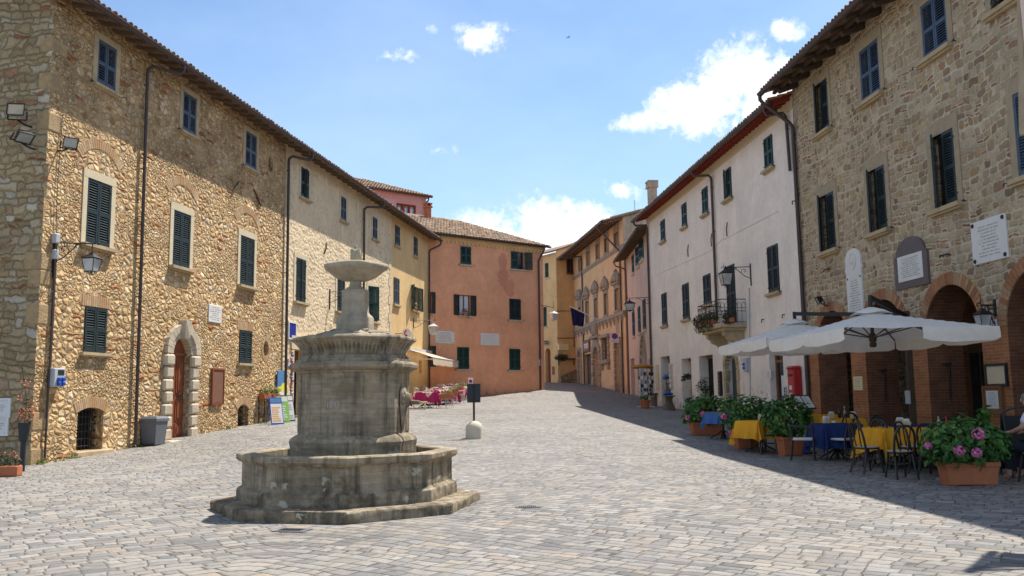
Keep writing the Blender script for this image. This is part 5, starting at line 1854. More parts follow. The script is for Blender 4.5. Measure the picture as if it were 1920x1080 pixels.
   if kind == 'portal':
    k.bbox(c - 1.5, c + 1.5, -.05, .3, zt + bw + .1, zt + bw + .32, .04)
    # coat of arms above the portal
    k.sphere((c, .1, zt + bw + .9), .42, 10, 8, (1, .5, 1.3), .08)
    k.tube([(c - .5, .1, zt + bw + .4), (c - .6, .12, zt + bw + 1.0), (c - .9, .1, zt + bw + 1.5)], [.16, .2, .1], 7)
    k.tube([(c + .5, .1, zt + bw + .4), (c + .6, .12, zt + bw + 1.0), (c + .9, .1, zt + bw + 1.5)], [.16, .2, .1], 7)
   k.build('door_surround', M_ORN, dd, smooth=40)
 u0, u1 = sorted((F.at(1131.5, 655)[0], F.at(1141, 655)[0]))
 z1, z0 = F.at(1136, 634)[1], F.at(1136, 675)[1]
 F.holes.append(rect(u0, u1, z0, z1))
 F.depths.append(.3)
 d = F.mb()
 d.box(u0, u1, -.36, -.301, z0, z1)
 w = d.build('barred_window', M_GLASS, b)
 g = F.mb()
 for q in np.arange(u0 + .1, u1, .18):
  g.tube([(q, -.1, z0), (q, -.1, z1)], .015, 5)
 for q in np.arange(z0 + .15, z1, .3):
  g.box(u0, u1, -.11, -.09, q - .015, q + .015)
 g.build('window_bars', M_IRON, w)
 k = F.mb()
 z = z0
 i = 0
 while z < z1 - .05:
  e_ = .42 if i % 2 else .3
  for a, e in ((u0 - e_, u0), (u1, u1 + e_)):
   k.bbox(a, e, -.1, .14, z, min(z + .28, z1), .04)
  z += .3
  i += 1
 k.bbox(u0 - .6, u1 + .6, -.1, .3, z1, z1 + .25, .05)
 k.bbox(u0 - .5, u1 + .5, -.1, .3, z0 - .3, z0, .05)
 for a in (u0 - .35, u1 + .05):
  k.bbox(a, a + .3, -.1, .2, z0 - .75, z0 - .3, .06)
 k.build('window_surround', M_ORN, w)
 L = 17.75
 m = F.mb()
 m.wallface([(0, .5), (L, .5), (L, ze + .3), (0, ze + .3)], F.holes, 0, F.depths)
 m.build('wall', M_ORANGE, b)
 s_ = F.mb()
 shell(F, s_, 0, L, .5, ze + .42, 11, 15)
 s_.build('side_wall', M_GREYP, b)
 eave_roof(F, b, -.15, L + .1, 1.5, ze, 15, 11, 4, slab_mat=M_WOODM)
 rafters(F, b, .1, L, 1.0, 1.5, ze, 15, .15, .16, M_WOODM)
 pr = F.mb()
 for o in (.5, 1.0):
  pr.box(-.1, L, o, o + .1, ze + .02 + (1.5 - o) * .268 - .16, ze + .02 + (1.5 - o) * .268 - .06)
 pr.build('purlins', M_WOODM, b)
 gutter(F, b, -.2, L + .2, 1.54, ze + .05, .11)
 downpipe(F, b, .75, F.at(1166, 470)[1], zgr(1), 1.56, ze, 0, r=.06, du=.3)
 downpipe(F, b, F.at(1094, 560)[0], F.at(1094, 482)[1], zgr(14), 1.56, ze, 0, r=.06, du=.6)
 # old brick chimney with a pierced cap
 c = F.mb()
 cu, co_ = 1.3, -2.6
 zb = ze + 1.0
 zt = F.at(1194, 369, co_)[1]
 c.bbox(cu - .34, cu + .34, co_ - .27, co_ + .27, zb, zt - .3, .02)
 c.box(cu - .42, cu + .42, co_ - .36, co_ + .4, zt - .3, zt - .18)
 for x in (-.38, -.07, .24):
  c.box(cu + x, cu + x + .14, co_ - .36, co_ + .36, zt - .18, zt + .12)
 c.box(cu - .42, cu + .42, co_ - .36, co_ + .4, zt + .12, zt + .22)
 c.build('chimney', M_GREYP, b)
 # gable upstand tiles along the near verge
 k = F.mb()
 t = math.tan(R(15))
 for q in range(9):
  o0 = .9 - q * .72
  zz = ze + .16 + (1.5 - o0) * t
  k.tube([(-.08, o0, zz), (-.08, o0 - .66, zz + .66 * t + .03)], [.11, .09], 8)
  k.tube([(.25, o0 - .3, zz + .1), (.25, o0 - .9, zz + .1 + .6 * t)], [.1, .085], 8)
 k.build('verge_tiles', M_TILE, b)
 mm = F.mb()
 u, z = F.at(1158.5, 611)
 mm.bbox(u - .42, u + .42, -.02, .05, z - .48, z + .48, .015)
 pl = mm.build('stone_tablet', M_GREYP, b)
apricot_palazzo()
def corner_house():
 FC = Frame((3.95, 77.4), 59, -1)
 F2 = Frame((3.95, 77.4), -33, 1)
 b = FC.empty('corner_house', 'yellow-orange corner house at the bend where the street leaves the square', 'building')
 z1 = FC.at(1062, 463)[1]
 w, _ = window(FC, b, (1063.6, 1079, 487, 512), M_SHG, M_DOORO, .1, leaves='', sd=.1, sh=.1, cross=True, rev=.15)
 m = FC.mb()
 L = 3.2
 zl = FC.at(1044.5, 471)[1]
 zr = FC.at(1080, 456)[1]
 m.wallface([(0, 1.5), (L, 1.5), (L, zr + (zr - zl) * .75), (0, zl)], FC.holes, 0, FC.depths)
 m.build('wall', M_YEL2, b)
 g = Frame((3.95, 77.4), -33, 1)
 window(g, b, (1022, 1028.5, 493, 521), M_SHG2, None, .05, sd=.1, sh=.08, smat=M_SANDW)
 window(g, b, (1012, 1025, 576, 613), M_SHG2, None, .05, sd=.1, sh=.08, smat=M_SANDW, ro=R(20))
 u0, u1 = sorted((g.at(1022.5, 680)[0], g.at(1032.5, 680)[0]))
 zt, zb = g.at(1027, 653)[1], 2.4
 g.holes.append(arch(u0, u1, zb, zt - (u1 - u0) / 2, None, 10))
 g.depths.append(.3)
 d = g.mb()
 d.box(u0, u1, -.36, -.301, zb, zt)
 d.build('door', M_DOOR, b)
 m = g.mb()
 L2 = 13
 m.wallface([(0, 1.5), (L2, 1.5), (L2, zl - .1), (0, zl - .1)], g.holes, 0, g.depths)
 # local frame of the second face relative to the building empty
 o = m.build('street_wall', M_YEL2, None)
 o.parent = b
 rel = Matrix.Rotation(g.rz - FC.rz, 4, 'Z')
 o.matrix_local = rel
 for ch in list(b.children):
  if ch.name.startswith(('window', 'door')) and ch.name != w.name:
   ch.matrix_local = rel
 r = g.mb()
 t = math.tan(R(17))
 r.loops([[(-.25, .5, zl - .15), (-.25, -5, zl + 5.5 * t), (-.25, -5, zl + 5.5 * t + .12), (-.25, .5, zl)], [(L2, .5, zl - .15), (L2, -5, zl + 5.5 * t), (L2, -5, zl + 5.5 * t + .12), (L2, .5, zl)]], True, True, True)
 ro = r.build('roof', M_SLAB, b)
 ro.matrix_local = rel
 # thin service pipes drawn up the front
 c = FC.mb()
 for row in (((1044, 583), (1076, 583), (1076, 650), (1081, 654)), ((1044, 634), (1081, 634))):
  c.tube([(FC.at(*p)[0], .04, FC.at(*p)[1]) for p in row], .03, 5)
 c.build('service_pipe', M_RUST, b)
 return FC, g, rel
FC, FC2, _rel = corner_house()
# ------------------------------------------------------------------ fountain
def poly_ring(Rv, z, n=8, a0=0.0, m=1, flute=0, nf=0, jit=0, rd=None, c=(0, 0), rot=0, fr=None):
 """loop of an n-gon of vertex radius Rv, m points per side, optional fluting"""
 pts = []
 tot = n * m
 for k in range(tot):
  i, f = divmod(k, m)
  t0, t1 = a0 + 2 * PI * i / n, a0 + 2 * PI * (i + 1) / n
  fr_ = f / m
  x = Rv * (math.cos(t0) * (1 - fr_) + math.cos(t1) * fr_)
  y = Rv * (math.sin(t0) * (1 - fr_) + math.sin(t1) * fr_)
  s = 1.0
  if flute and nf:
   s = 1 - flute * abs(math.cos(PI * nf * fr_)) ** 2.5
  if jit:
   s *= 1 + rd.uniform(-jit, jit)
  pts.append((c[0] + x * s, c[1] + y * s, z + (rd.uniform(-jit, jit) * Rv * .6 if jit else 0)))
 return pts
def fountain():
 rd = random.Random(11)
 c = Vector((-2.40, 13.0, 0))
 zg = .05
 a0 = -PI / 2 + R(9.8)
 # local x axis = world x; angle -90 deg points at the camera
 b = thing('fountain', 'tall octagonal weathered stone fountain with basin, fluted bowl and finial', 'fountain', (c.x, c.y, zg))
 M = 10
 st = MB()
 L = [(2.0, -.5), (2.0, .02), (2.0, .135), (1.985, .16), (1.95, .17)]
 st.loops([poly_ring(r, z, 8, a0, M, jit=.004 if z > 0 else 0, rd=rd) for r, z in L], True, False, True)
 st.build('step', M_FOUNT, b, smooth=32)
 # joints of the step stones
 ba = MB()
 L = [(1.68, .16), (1.68, .30), (1.67, .335), (1.61, .37), (1.60, .385), (1.595, .70), (1.615, .725), (1.66, .745), (1.69, .78), (1.69, .845), (1.66, .865), (1.44, .865), (1.42, .845), (1.42, .30)]
 ba.loops([poly_ring(r, z, 8, a0, M, jit=.0025, rd=rd) for r, z in L], True, False, False)
 basin = ba.build('basin', M_FOUNT, b, smooth=32)
 wt_ = MB()
 wt_.loops([poly_ring(1.45, .62, 8, a0, 1)], True, True, False)
 wm, N, bb = mat('fountain_water')
 bb.inputs['Base Color'].default_value = (.035, .05, .035, 1)
 bb.inputs['Roughness'].default_value = .05
 N.put(bb.inputs['Normal'], N.bump(N.noise(obj_co(N), 9, 3), .2, .02))
 wt_.build('water', wm, basin)
 # pilaster strips on the basin corners
 for i in range(8):
  t = a0 + 2 * PI * i / 8
  p = MB()
  for sg in (-1, 1):
   t2 = t + sg * PI / 8
   n = Vector((math.cos(t2), math.sin(t2), 0))
   v = Vector((1.592 * math.cos(t), 1.592 * math.sin(t), 0))
   d = (Vector((-math.sin(t2), math.cos(t2), 0))) * -sg
   q0, q1 = v, v - d * -0 + d * .16 * -1
   q1 = v + (-d) * -.0 + (Vector((1.575 * math.cos(t + sg * PI / 4), 1.575 * math.sin(t + sg * PI / 4), 0)) - v).normalized() * .17
   p.hexa([q0 - n * .05 + Vector((0, 0, .405)), q1 - n * .05 + Vector((0, 0, .405)), q1 + n * .012 + Vector((0, 0, .405)), q0 * 1.007 + Vector((0, 0, .405)),
     q0 - n * .05 + Vector((0, 0, .698)), q1 - n * .05 + Vector((0, 0, .698)), q1 + n * .012 + Vector((0, 0, .698)), q0 * 1.007 + Vector((0, 0, .698))])
  p.build('basin_pilaster', M_FOUNT, basin)
 # overflow pipe lying in the basin
 # central drum
 dr = MB()
 L = [(.97, .2), (.97, .93), (.985, 1.0), (.96, 1.045), (.90, 1.08), (.855, 1.10), (.85, 1.12), (.85, 1.90), (.86, 1.93), (.885, 1.945), (.90, 1.985), (.93, 2.0), (.97, 2.02), (1.0, 2.06), (1.0, 2.11), (.965, 2.15), (.88, 2.165)]
 dc = (.07, 0)
 dr.loops([poly_ring(r, z, 8, a0, M, jit=.002, rd=rd, c=dc) for r, z in L], True, False, True)
 drum = dr.build('drum', M_FOUNT, b, smooth=32)
 # corner strips of the drum
 for i in range(8):
  t = a0 + 2 * PI * i / 8
  p = MB()
  for sg in (-1, 1):
   v = Vector((.85 * math.cos(t) + dc[0], .85 * math.sin(t), 0))
   w = Vector((.85 * math.cos(t + sg * PI / 4) + dc[0], .85 * math.sin(t + sg * PI / 4), 0))
   n = Vector((math.cos(t + sg * PI / 8), math.sin(t + sg * PI / 8), 0))
   q1 = v + (w - v).normalized() * .13
   p.hexa([v - n * .05 + Vector((0, 0, 1.12)), q1 - n * .05 + Vector((0, 0, 1.12)), q1 + n * .009 + Vector((0, 0, 1.12)), (v - Vector((dc[0], 0, 0))) * 1.012 + Vector((dc[0], 0, 1.12)),
     v - n * .05 + Vector((0, 0, 1.92)), q1 - n * .05 + Vector((0, 0, 1.92)), q1 + n * .009 + Vector((0, 0, 1.92)), (v - Vector((dc[0], 0, 0))) * 1.012 + Vector((dc[0], 0, 1.92))])
  p.build('drum_pilaster', M_FOUNT, drum)
 # date tablet on the front face
 t2 = a0 - PI / 8
 n = Vector((math.cos(t2), math.sin(t2), 0))
 ax = Vector((-math.sin(t2), math.cos(t2), 0))
 if ax.x < 0:
  ax = -ax
 fc = Vector((dc[0], 0, 0)) + n * (.85 * math.cos(PI / 8)) - ax * .0
 tb = MB()
 W_, H_ = .125, .082
 ot = [(-W_, -H_ * .45), (-W_, H_ * .45), (-W_ * .72, H_), (W_ * .72, H_), (W_, H_ * .45), (W_, -H_ * .45), (W_ * .72, -H_), (-W_ * .72, -H_)]
 k = .84
 f3 = lambda x, z, o: fc + ax * x + n * o + Vector((0, 0, 1.50 + z))
 outer = [f3(x, z, .014) for x, z in ot]
 inner = [f3(x * k, z * k, .014) for x, z in ot]
 deep = [f3(x * k, z * k, .003) for x, z in ot]
 base = [f3(x, z, -.01) for x, z in ot]
 tb.loops([base, outer, inner, deep], True, False, True)
 tab = tb.build('date_tablet', M_FOUNT, drum)
 tx = MB()
 text_into(tx, '1897', .115, lambda x, y, z: f3(x, y, .004 + z), .008)
 tx.build('carved_date', M_INK, tab)
 # lion-mask spout on the right face
 for tt in (a0 + PI / 8 + PI / 4,):
  n2 = Vector((math.cos(tt), math.sin(tt), 0))
  ax2 = Vector((-math.sin(tt), math.cos(tt), 0))
  f0 = Vector((dc[0], 0, 0)) + n2 * (.85 * math.cos(PI / 8))
  sp = MB()
  # long shield-shaped console
  prof = [(0, .0), (.035, .12), (.06, .28), (.075, .40), (.075, .50), (.06, .58), (.02, .63)]
  ls = []
  for w_, z in prof:
   ls.append([f0 + ax2 * (w_ * 1.5 + .02) * math.cos(a) + n2 * (.02 + w_ * .9 * math.sin(a)) + Vector((0, 0, 1.12 + z)) for a in [PI * q / 8 for q in range(9)]])
  sp.loops(ls, False)
  sp.sphere(f0 + n2 * .06 + Vector((0, 0, 1.56)), .10, 14, 9, (1, .85, 1.15), .03)
  for q in range(9):
   a = 2 * PI * q / 9
   sp.sphere(f0 + n2 * .05 + ax2 * (.10 * math.cos(a)) + Vector((0, 0, 1.56 + .115 * math.sin(a))), .035, 7, 5)
  sp.tube([f0 + n2 * .16 + Vector((0, 0, 1.53)), f0 + n2 * .30 + Vector((0, 0, 1.52))], [.03, .025], 8)
  sp.build('spout', M_FOUNT, drum, smooth=50)
 # stacked courses and fluted bowl
 bo = MB()
 L0 = [(.90, 2.15), (.90, 2.20), (.865, 2.205), (.865, 2.245), (.83, 2.25), (.80, 2.28)]
 bo.loops([poly_ring(r, z, 8, a0, M, c=dc) for r, z in L0], True, False, False)
 fl = []
 for i in range(9):
  q = i / 8
  fl.append(poly_ring(.815 + .155 * (q ** 1.5), 2.28 + .19 * q, 8, a0, 80, flute=.055 * math.sin(PI * min(1, .12 + q * .98)), nf=10, c=dc))
 bo.loops(fl, True, False, False)
 L1 = [(.955, 2.47), (.975, 2.475), (.975, 2.505), (.955, 2.535), (.90, 2.545), (.55, 2.55)]
 bo.loops([poly_ring(r, z, 8, a0, M, jit=.003, rd=rd, c=dc) for r, z in L1], True, False, True)
 bowl = bo.build('fluted_bowl', M_FOUNT, drum, smooth=24)
 # rough rubble mound
 mo = MB()
 prev = [(.70, 2.54), (.60, 2.585), (.50, 2.62), (.40, 2.65), (.30, 2.67)]
 mo.loops([poly_ring(r, z, 8, a0, 5, jit=.05, rd=rd, c=dc) for r, z in prev], True, False, True)
 for _ in range(60):
  t, r = rd.uniform(0, 2 * PI), rd.uniform(.32, .62)
  z = 2.67 - (r - .3) * .33
  mo.sphere((dc[0] + r * math.cos(t), r * math.sin(t), z), rd.uniform(.025, .06), 7, 5, (1.3, 1.1, .6), .2)
 mo.build('rubble_mound', M_FOUNT, bowl)
 # pedestal with neck
 pe = MB()
 L = [(.275, 2.62), (.275, 2.86), (.25, 2.90), (.222, 2.92), (.215, 2.935), (.21, 2.95)]
 pe.loops([poly_ring(r, z, 8, a0, 2, c=dc) for r, z in L], True, True, False)
 L = [(.205, 2.95), (.20, 2.96), (.20, 3.23), (.205, 3.245), (.195, 3.26), (.15, 3.29), (.11, 3.33), (.09, 3.36), (.082, 3.40), (.085, 3.46), (.10, 3.475)]
 pe.loops([poly_ring(r, z, 8 if z < 3.25 else 16, a0, 4 if z < 3.25 else 2, c=dc) for r, z in L], True, False, True)
 ped = pe.build('pedestal', M_FOUNT, drum, smooth=32)
 # upper dish with a worn rim
 di = MB()
 n = 48
 L = [(.10, 3.465), (.20, 3.485), (.30, 3.53), (.37, 3.59), (.42, 3.635), (.455, 3.655), (.472, 3.68), (.474, 3.71), (.455, 3.735), (.42, 3.745), (.36, 3.735), (.2, 3.70), (.07, 3.70)]
 ph = rd.uniform(0, 6)
 ls = []
 for r, z in L:
  ring = []
  for q in range(n):
   t = 2 * PI * q / n
   wob = 1 + (.02 * math.sin(5 * t + ph) + .012 * math.sin(9 * t)) * (r > .4) + rd.uniform(-.006, .006)
   ring.append((dc[0] + r * wob * math.cos(t), r * wob * math.sin(t), z + (.008 * math.sin(4 * t + 1) if r > .4 else 0)))
  ls.append(ring)
 di.loops(ls, True, True, True)
 dish = di.build('upper_dish', M_FOUNT, ped, smooth=50)
 fi = MB()
 fi.lathe([(.085, 3.70), (.10, 3.73), (.095, 3.78), (.07, 3.80), (.055, 3.82), (.07, 3.85)], 14, dc)
 for q in range(4):
  t = a0 + PI / 4 + q * PI / 2
  fi.bbox(dc[0] + .048 * math.cos(t) - .042, dc[0] + .048 * math.cos(t) + .042, .048 * math.sin(t) - .042, .048 * math.sin(t) + .042, 3.83, 4.03, .018)
  fi.sphere((dc[0] + .065 * math.cos(t), .065 * math.sin(t), 4.02), .032, 8, 6)
 fi.lathe([(.05, 4.02), (.035, 4.05), (.018, 4.07), (.028, 4.085), (.014, 4.105), (.02, 4.12), (.002, 4.14)], 10, dc)
 fi.build('finial', M_FOUNT, dish, smooth=45)
 # iron feed rod
 ro = MB()
 ro.tube([(dc[0] - .02, -1.30, .70), (dc[0] - .6, -1.18, .74), (dc[0] - .95, -.95, .60)], .012, 6)
 ro.build('water_pipe', M_IRON, basin)
 # measured heights of the courses
 za = (0, .17, .865, 1.12, 1.93, 2.06, 2.15, 2.25, 2.28, 2.47, 2.55, 2.67, 2.95, 3.25, 3.475, 3.745, 4.14)
 zb = (0, .155, .80, 1.06, 1.90, 1.985, 2.06, 2.15, 2.18, 2.38, 2.44, 2.54, 2.80, 3.13, 3.28, 3.53, 3.83)
 for o in b.children_recursive:
  f = .96 if o.name.startswith('step') else (1.0 if o.name.startswith(('upper', 'finial', 'pedestal')) else .935)
  for v in o.data.vertices:
   v.co.x *= f
   v.co.y *= f
   if v.co.z > 0:
    v.co.z = float(np.interp(v.co.z, za, zb))
fountain()
# ------------------------------------------------------------------ things fixed to the walls
def lantern_body(mb_i, mb_g, c, h, w, M=None):
 """four-sided street lantern hanging with its top at c; frame into mb_i, glass into mb_g"""
 x, y, z = c
 w0, w1 = w * .5, w * .33
 zb, zt = z - h, z - h * .34
 # glass
 P0 = [(x + sx * w1, y + sy * w1, zb) for sx, sy in ((-1, -1), (1, -1), (1, 1), (-1, 1))]
 P1 = [(x + sx * w0, y + sy * w0, zt) for sx, sy in ((-1, -1), (1, -1), (1, 1), (-1, 1))]
 mb_g.loops([P0, P1], True, True, True)
 for i in range(4):
  mb_i.tube([P0[i], P1[i]], w * .03, 5)
  mb_i.tube([P0[i], P0[(i + 1) % 4]], w * .035, 5)
  mb_i.tube([P1[i], P1[(i + 1) % 4]], w * .045, 5)
 # roof
 k = 1.18
 E0 = [(x + sx * w0 * k, y + sy * w0 * k, zt + .01) for sx, sy in ((-1, -1), (1, -1), (1, 1), (-1, 1))]
 E1 = [(x + sx * w0 * .30, y + sy * w0 * .30, z - h * .10) for sx, sy in ((-1, -1), (1, -1), (1, 1), (-1, 1))]
 E2 = [(x + sx * w0 * .22, y + sy * w0 * .22, z - h * .02) for sx, sy in ((-1, -1), (1, -1), (1, 1), (-1, 1))]
 mb_i.loops([E0, E1, E2], True, True, True)
 mb_i.tube([(x, y, z - h * .03), (x, y, z + h * .12)], w * .04, 6)
 mb_i.sphere((x, y, z + h * .06), w * .07, 8, 6)
 mb_i.tube([(x, y, zb), (x, y, zb - h * .12)], [w * .09, w * .03], 8)
 for sg in (-1, 1):
  mb_i.tube([(x + sg * w1, y, zb), (x + sg * w1 * 1.15, y, zb - h * .10), (x + sg * w1 * .5, y, zb - h * .13)], w * .025, 5)
def scroll(mb, p, r, a0, a1, th, ax, n=12, rend=.25):
 """flat iron scroll in the plane (ax, z)"""
 pts = []
 for i in range(n + 1):
  q = i / n
  a = a0 + (a1 - a0) * q
  rr = r * (1 - (1 - rend) * q)
  pts.append(Vector(p) + Vector(ax) * (rr * math.cos(a)) + Vector((0, 0, rr * math.sin(a))))
 mb.tube(pts, th, 5)
def wall_lantern(F, label, u, z, du, out, lan, h=.62, w=.36, group='lanterns on the house walls', plate=.55, up=0, roofm=None):
 """bracket on the wall at (u,z) reaching out; du = slant of the arm along the wall"""
 b = F.empty('wall_lantern', label, 'lantern', group, u, 0, z)
 s = F.s
 br = F.mb()
 br.box(-.035, .035, -.01, .03, -plate * .8, .12)
 br.tube([(0, .02, 0), (du, out, up)], .016, 6)
 br.tube([(0, .02, -.45), (du * .25, out * .25, -.33), (du * .5, out * .5, -.10), (du * .55, out * .55, -.02)], .013, 6)
 d = Vector((du, out, 0)).normalized()
 scroll(br, Vector((du, out, 0)) * .25 + Vector((0, 0, -.16)), .11, -.5, 5.2, .011, d)
 scroll(br, Vector((du, out, 0)) * .62 + Vector((0, 0, -.07)), .075, 3.6, -1.4, .01, d)
 scroll(br, Vector((du, out, up)) + d * .05, .06, 2.8, -2.5, .01, d)
 br.tube([(du, out, up), (du, out, up + .22)], [.014, .004], 6)
 br.build('bracket', M_IRON, b)
 body, gl = F.mb(), F.mb()
 e = lan
 lantern_body(body, gl, (du * .93, out * .93, -e), h, w)
 body.tube([(du * .93, out * .93, up), (du * .93, out * .93, -e + .02)], .011, 5)
 lb = body.build('lantern_frame', roofm or M_IRON, b)
 gl.build('lantern_glass', M_GLOBE, lb)
 return b
def plaque(F, name, label, cat, px4, th=.03, m=None, rows=0, seed=1, o=.0, rim=None, studs=False, hg=.45):
 """flat slab on a wall covering photo box (xl,xr,yt,yb)"""
 xl, xr, yt, yb = px4
 xm, ym = (xl + xr) / 2, (yt + yb) / 2
 u0, u1 = sorted((F.at(xl, ym)[0], F.at(xr, ym)[0]))
 z1, z0 = F.at(xm, yt)[1], F.at(xm, yb)[1]
 c, zc = (u0 + u1) / 2, (z0 + z1) / 2
 b = F.empty(name, label, cat, None, c, o, zc)
 hw, hh = (u1 - u0) / 2, (z1 - z0) / 2
 p = F.mb()
 p.bbox(-hw, hw, -.01, th, -hh, hh, min(.012, th * .5))
 p.build('slab', m or M_MARBLE, b)
 if rim:
  r = F.mb()
  for a in ((-hw - .03, -hw + .02, -hh, hh), (hw - .02, hw + .03, -hh, hh), (-hw - .03, hw + .03, hh, hh + .05), (-hw - .03, hw + .03, -hh - .05, -hh)):
   r.box(a[0], a[1], -.011, th + .018, a[2], a[3])
  r.build('frame', rim, b)
 if rows:
  inscription(F, b, -hw * .82, hw * .82, -hh * .78, hh * .82, rows, th + .0012, seed, hg)
 if studs:
  for sx in (-1, 1):
   for sz in (-1, 1):
    s_ = F.mb()
    s_.tube([(sx * hw * .86, th - .005, sz * hh * .86), (sx * hw * .86, th + .015, sz * hh * .86)], [.03, .022], 10)
    s_.build('fixing_stud', M_IRON, b)
 return b, hw, hh
# left palazzo
u_, z_ = FL.at(101, 455)
wall_lantern(FL, 'large iron lantern on a scrolled bracket at the corner of the stone palazzo', u_, z_, .34, .80, .20, .44, .30, plate=1.0, roofm=M_IRON)
# cable bundle and junction boxes under the bracket
b = FL.empty('cable_duct', 'dark cable pipes with junction boxes running down the palazzo corner', 'cable', None, u_, 0, 0)
m = FL.mb()
zt = z_
zb = FL.at(99, 866)[1]
m.tube([(0, .05, zt), (.0, .05, zb)], .024, 6)
m.tube([(.055, .04, zt), (.055, .04, FL.at(101, 690)[1])], .014, 6)
m.tube([(.03, .03, zt), (-.02, .03, zt + 1.1), (.03, .03, zt + 3.0)], .008, 5)
m.build('pipe', M_GUT, b)
for (a_, c_, d_, e_) in ((-.10, .12, -.02, .2), (-.07, .10, -.38, -.16)):
 m = FL.mb()
 m.bbox(a_, .07, 0, c_, zt + d_, zt + e_, .02)
 m.build('junction_box', M_BOXG, b)
u_, z_ = FL.at(98.5, 708)
b = FL.empty('socket_cabinet', 'grey power cabinet with blue sockets on the stone palazzo', 'cabinet', None, u_, 0, z_)
m = FL.mb()
m.bbox(-.17, .2, 0, .17, -.21, .21, .02)
m.build('housing', M_BOXG, b)
m = FL.mb()
m.box(-.05, .15, .168, .178, .06, .17)
m.build('meter_window', M_GLASS, b)
for sx in (-.03, .11):
 for sz in (-.04, -.14):
  m = FL.mb()
  m.bbox(sx - .05, sx + .05, .165, .23, sz - .042, sz + .042, .015)
  m.build('socket', M_BLUEP, b)
plaque(FL, 'marble_plaque', 'small white marble plaque on the stone palazzo, right above the arched portal', 'plaque', (390, 414.5, 572, 605), .03, rows=7, seed=3)
plaque(FL, 'notice_board', 'brown framed notice board right of the arched portal', 'board', (395.5, 416.5, 694, 756), .05, M_BOARD, rim=M_DOOR)
b, hw, hh = plaque(FL, 'vertical_banner', 'blue and yellow vertical banner at the downpipe of the stone palazzo', 'banner', (516.5, 530, 695, 741), .03, M_SKYB, o=.05)
m = FL.mb()
m.prism([(-hw, -hh + .12), (hw, -hh + .12), (hw, .02), (.1, -.02), (0, -.12), (-.15, -.14), (-hw, -.22)], .0302, .034)
m.build('yellow_field', M_YELP, b)
m = FL.mb()
m.box(-hw, hw, .0302, .034, -hh, -hh + .119)
m.build('white_foot', M_PAPER, b)
def floodlight(F, label, u, z, o, aim, size=.34, lens=None, arm=True):
 b = F.empty('floodlight', label, 'floodlight', 'floodlights on the walls', u, 0, z)
 aim = Vector(aim).normalized()
 up = Vector((0, 0, 1))
 x = aim.cross(up).normalized()
 y = x.cross(aim)
 c = Vector((0, o, 0))
 f = lambda a, bb, d: c + x * a + y * bb + aim * d
 w, h, dp = size * .62, size * .48, size * .42
 m = F.mb()
 fr = [f(-w, -h, dp), f(w, -h, dp), f(w, h, dp), f(-w, h, dp)]
 bk = [f(-w * .6, -h * .5, -dp * .5), f(w * .6, -h * .5, -dp * .5), f(w * .6, h * .6, -dp * .5), f(-w * .6, h * .6, -dp * .5)]
 inn = [f(-w * .88, -h * .85, dp), f(w * .88, -h * .85, dp), f(w * .88, h * .85, dp), f(-w * .88, h * .85, dp)]
 inn2 = [p - aim * .02 for p in inn]
 m.loops([bk, fr, inn, inn2], True, True, False)
 m.build('housing', M_IRON, b)
 m = F.mb()
 m.loops([inn2], True, True, False)
 m.build('lens', lens or M_LENSG, b)
 m = F.mb()
 for sg in (-1, 1):
  m.tube([f(sg * w * 1.05, 0, 0), f(sg * w * 1.05, -h * 1.3, -.02)], .018, 5)
 m.tube([f(-w * 1.05, -h * 1.3, -.02), f(w * 1.05, -h * 1.3, -.02)], .018, 5)
 m.tube([f(0, -h * 1.3, -.02), (0, o * .45, -h * 1.6), (0, 0, -h * 1.5)], .02, 6)
 m.build('mount', M_IRON, b)
 return b
FLs = Frame((-10.4, 19.2), 9.756 - 90, 1)     # the palazzo's shaded end wall, facing the camera; u runs left
u_, z_ = FLs.at(33, 209, .45)
floodlight(FLs, 'upper floodlight with amber lens facing out on the shaded end wall', u_, z_, .45, (-.35, 1, .12), .30, M_LENS)
u_, z_ = FLs.at(43, 253, .4)
floodlight(FLs, 'floodlight turned down below the amber one on the shaded end wall', u_, z_, .4, (-.65, .25, -.75), .30)
u_, z_ = FL.at(130, 266, .3)
floodlight(FL, 'floodlight on the sunny side of the palazzo corner, tilted down', u_, z_, .3, (-.75, 1, -.55), .26)
for bx, lb, sd_ in (((-12, 18.5, 751, 779), 'upper white framed sheet on the shaded end wall', 4), ((-12, 14.5, 785, 813), 'lower white framed sheet on the shaded end wall', 6)):
 bb, hw, hh = plaque(FLs, 'framed_sheet', lb, 'notice', bx, .02, M_PAPER, rows=0, rim=M_WHITEP)
 inscription(FLs, bb, -hw * .6, hw * .6, -hh * .5, hh * .5, 4, .0215, sd_, .5, 'drawing')
# cream house
plaque(FL, 'blue_sign', 'blue enamel sign with white edge on the cream house', 'sign', (539.5, 553, 606, 634), .02, M_BLUES, rim=M_PAPER, o=.02)
plaque(FL, 'white_notice', 'white paper notice beside the shop doorway', 'notice', (538.5, 546.5, 673, 687), .02, M_PAPER, rows=6, seed=8, o=.02)
u_, z_ = FL.at(618, 547)
wall_lantern(FL, 'iron bracket lantern on the cream house behind the fountain dish', u_, z_, .5, 1.05, .16, .6, .36, plate=.9)
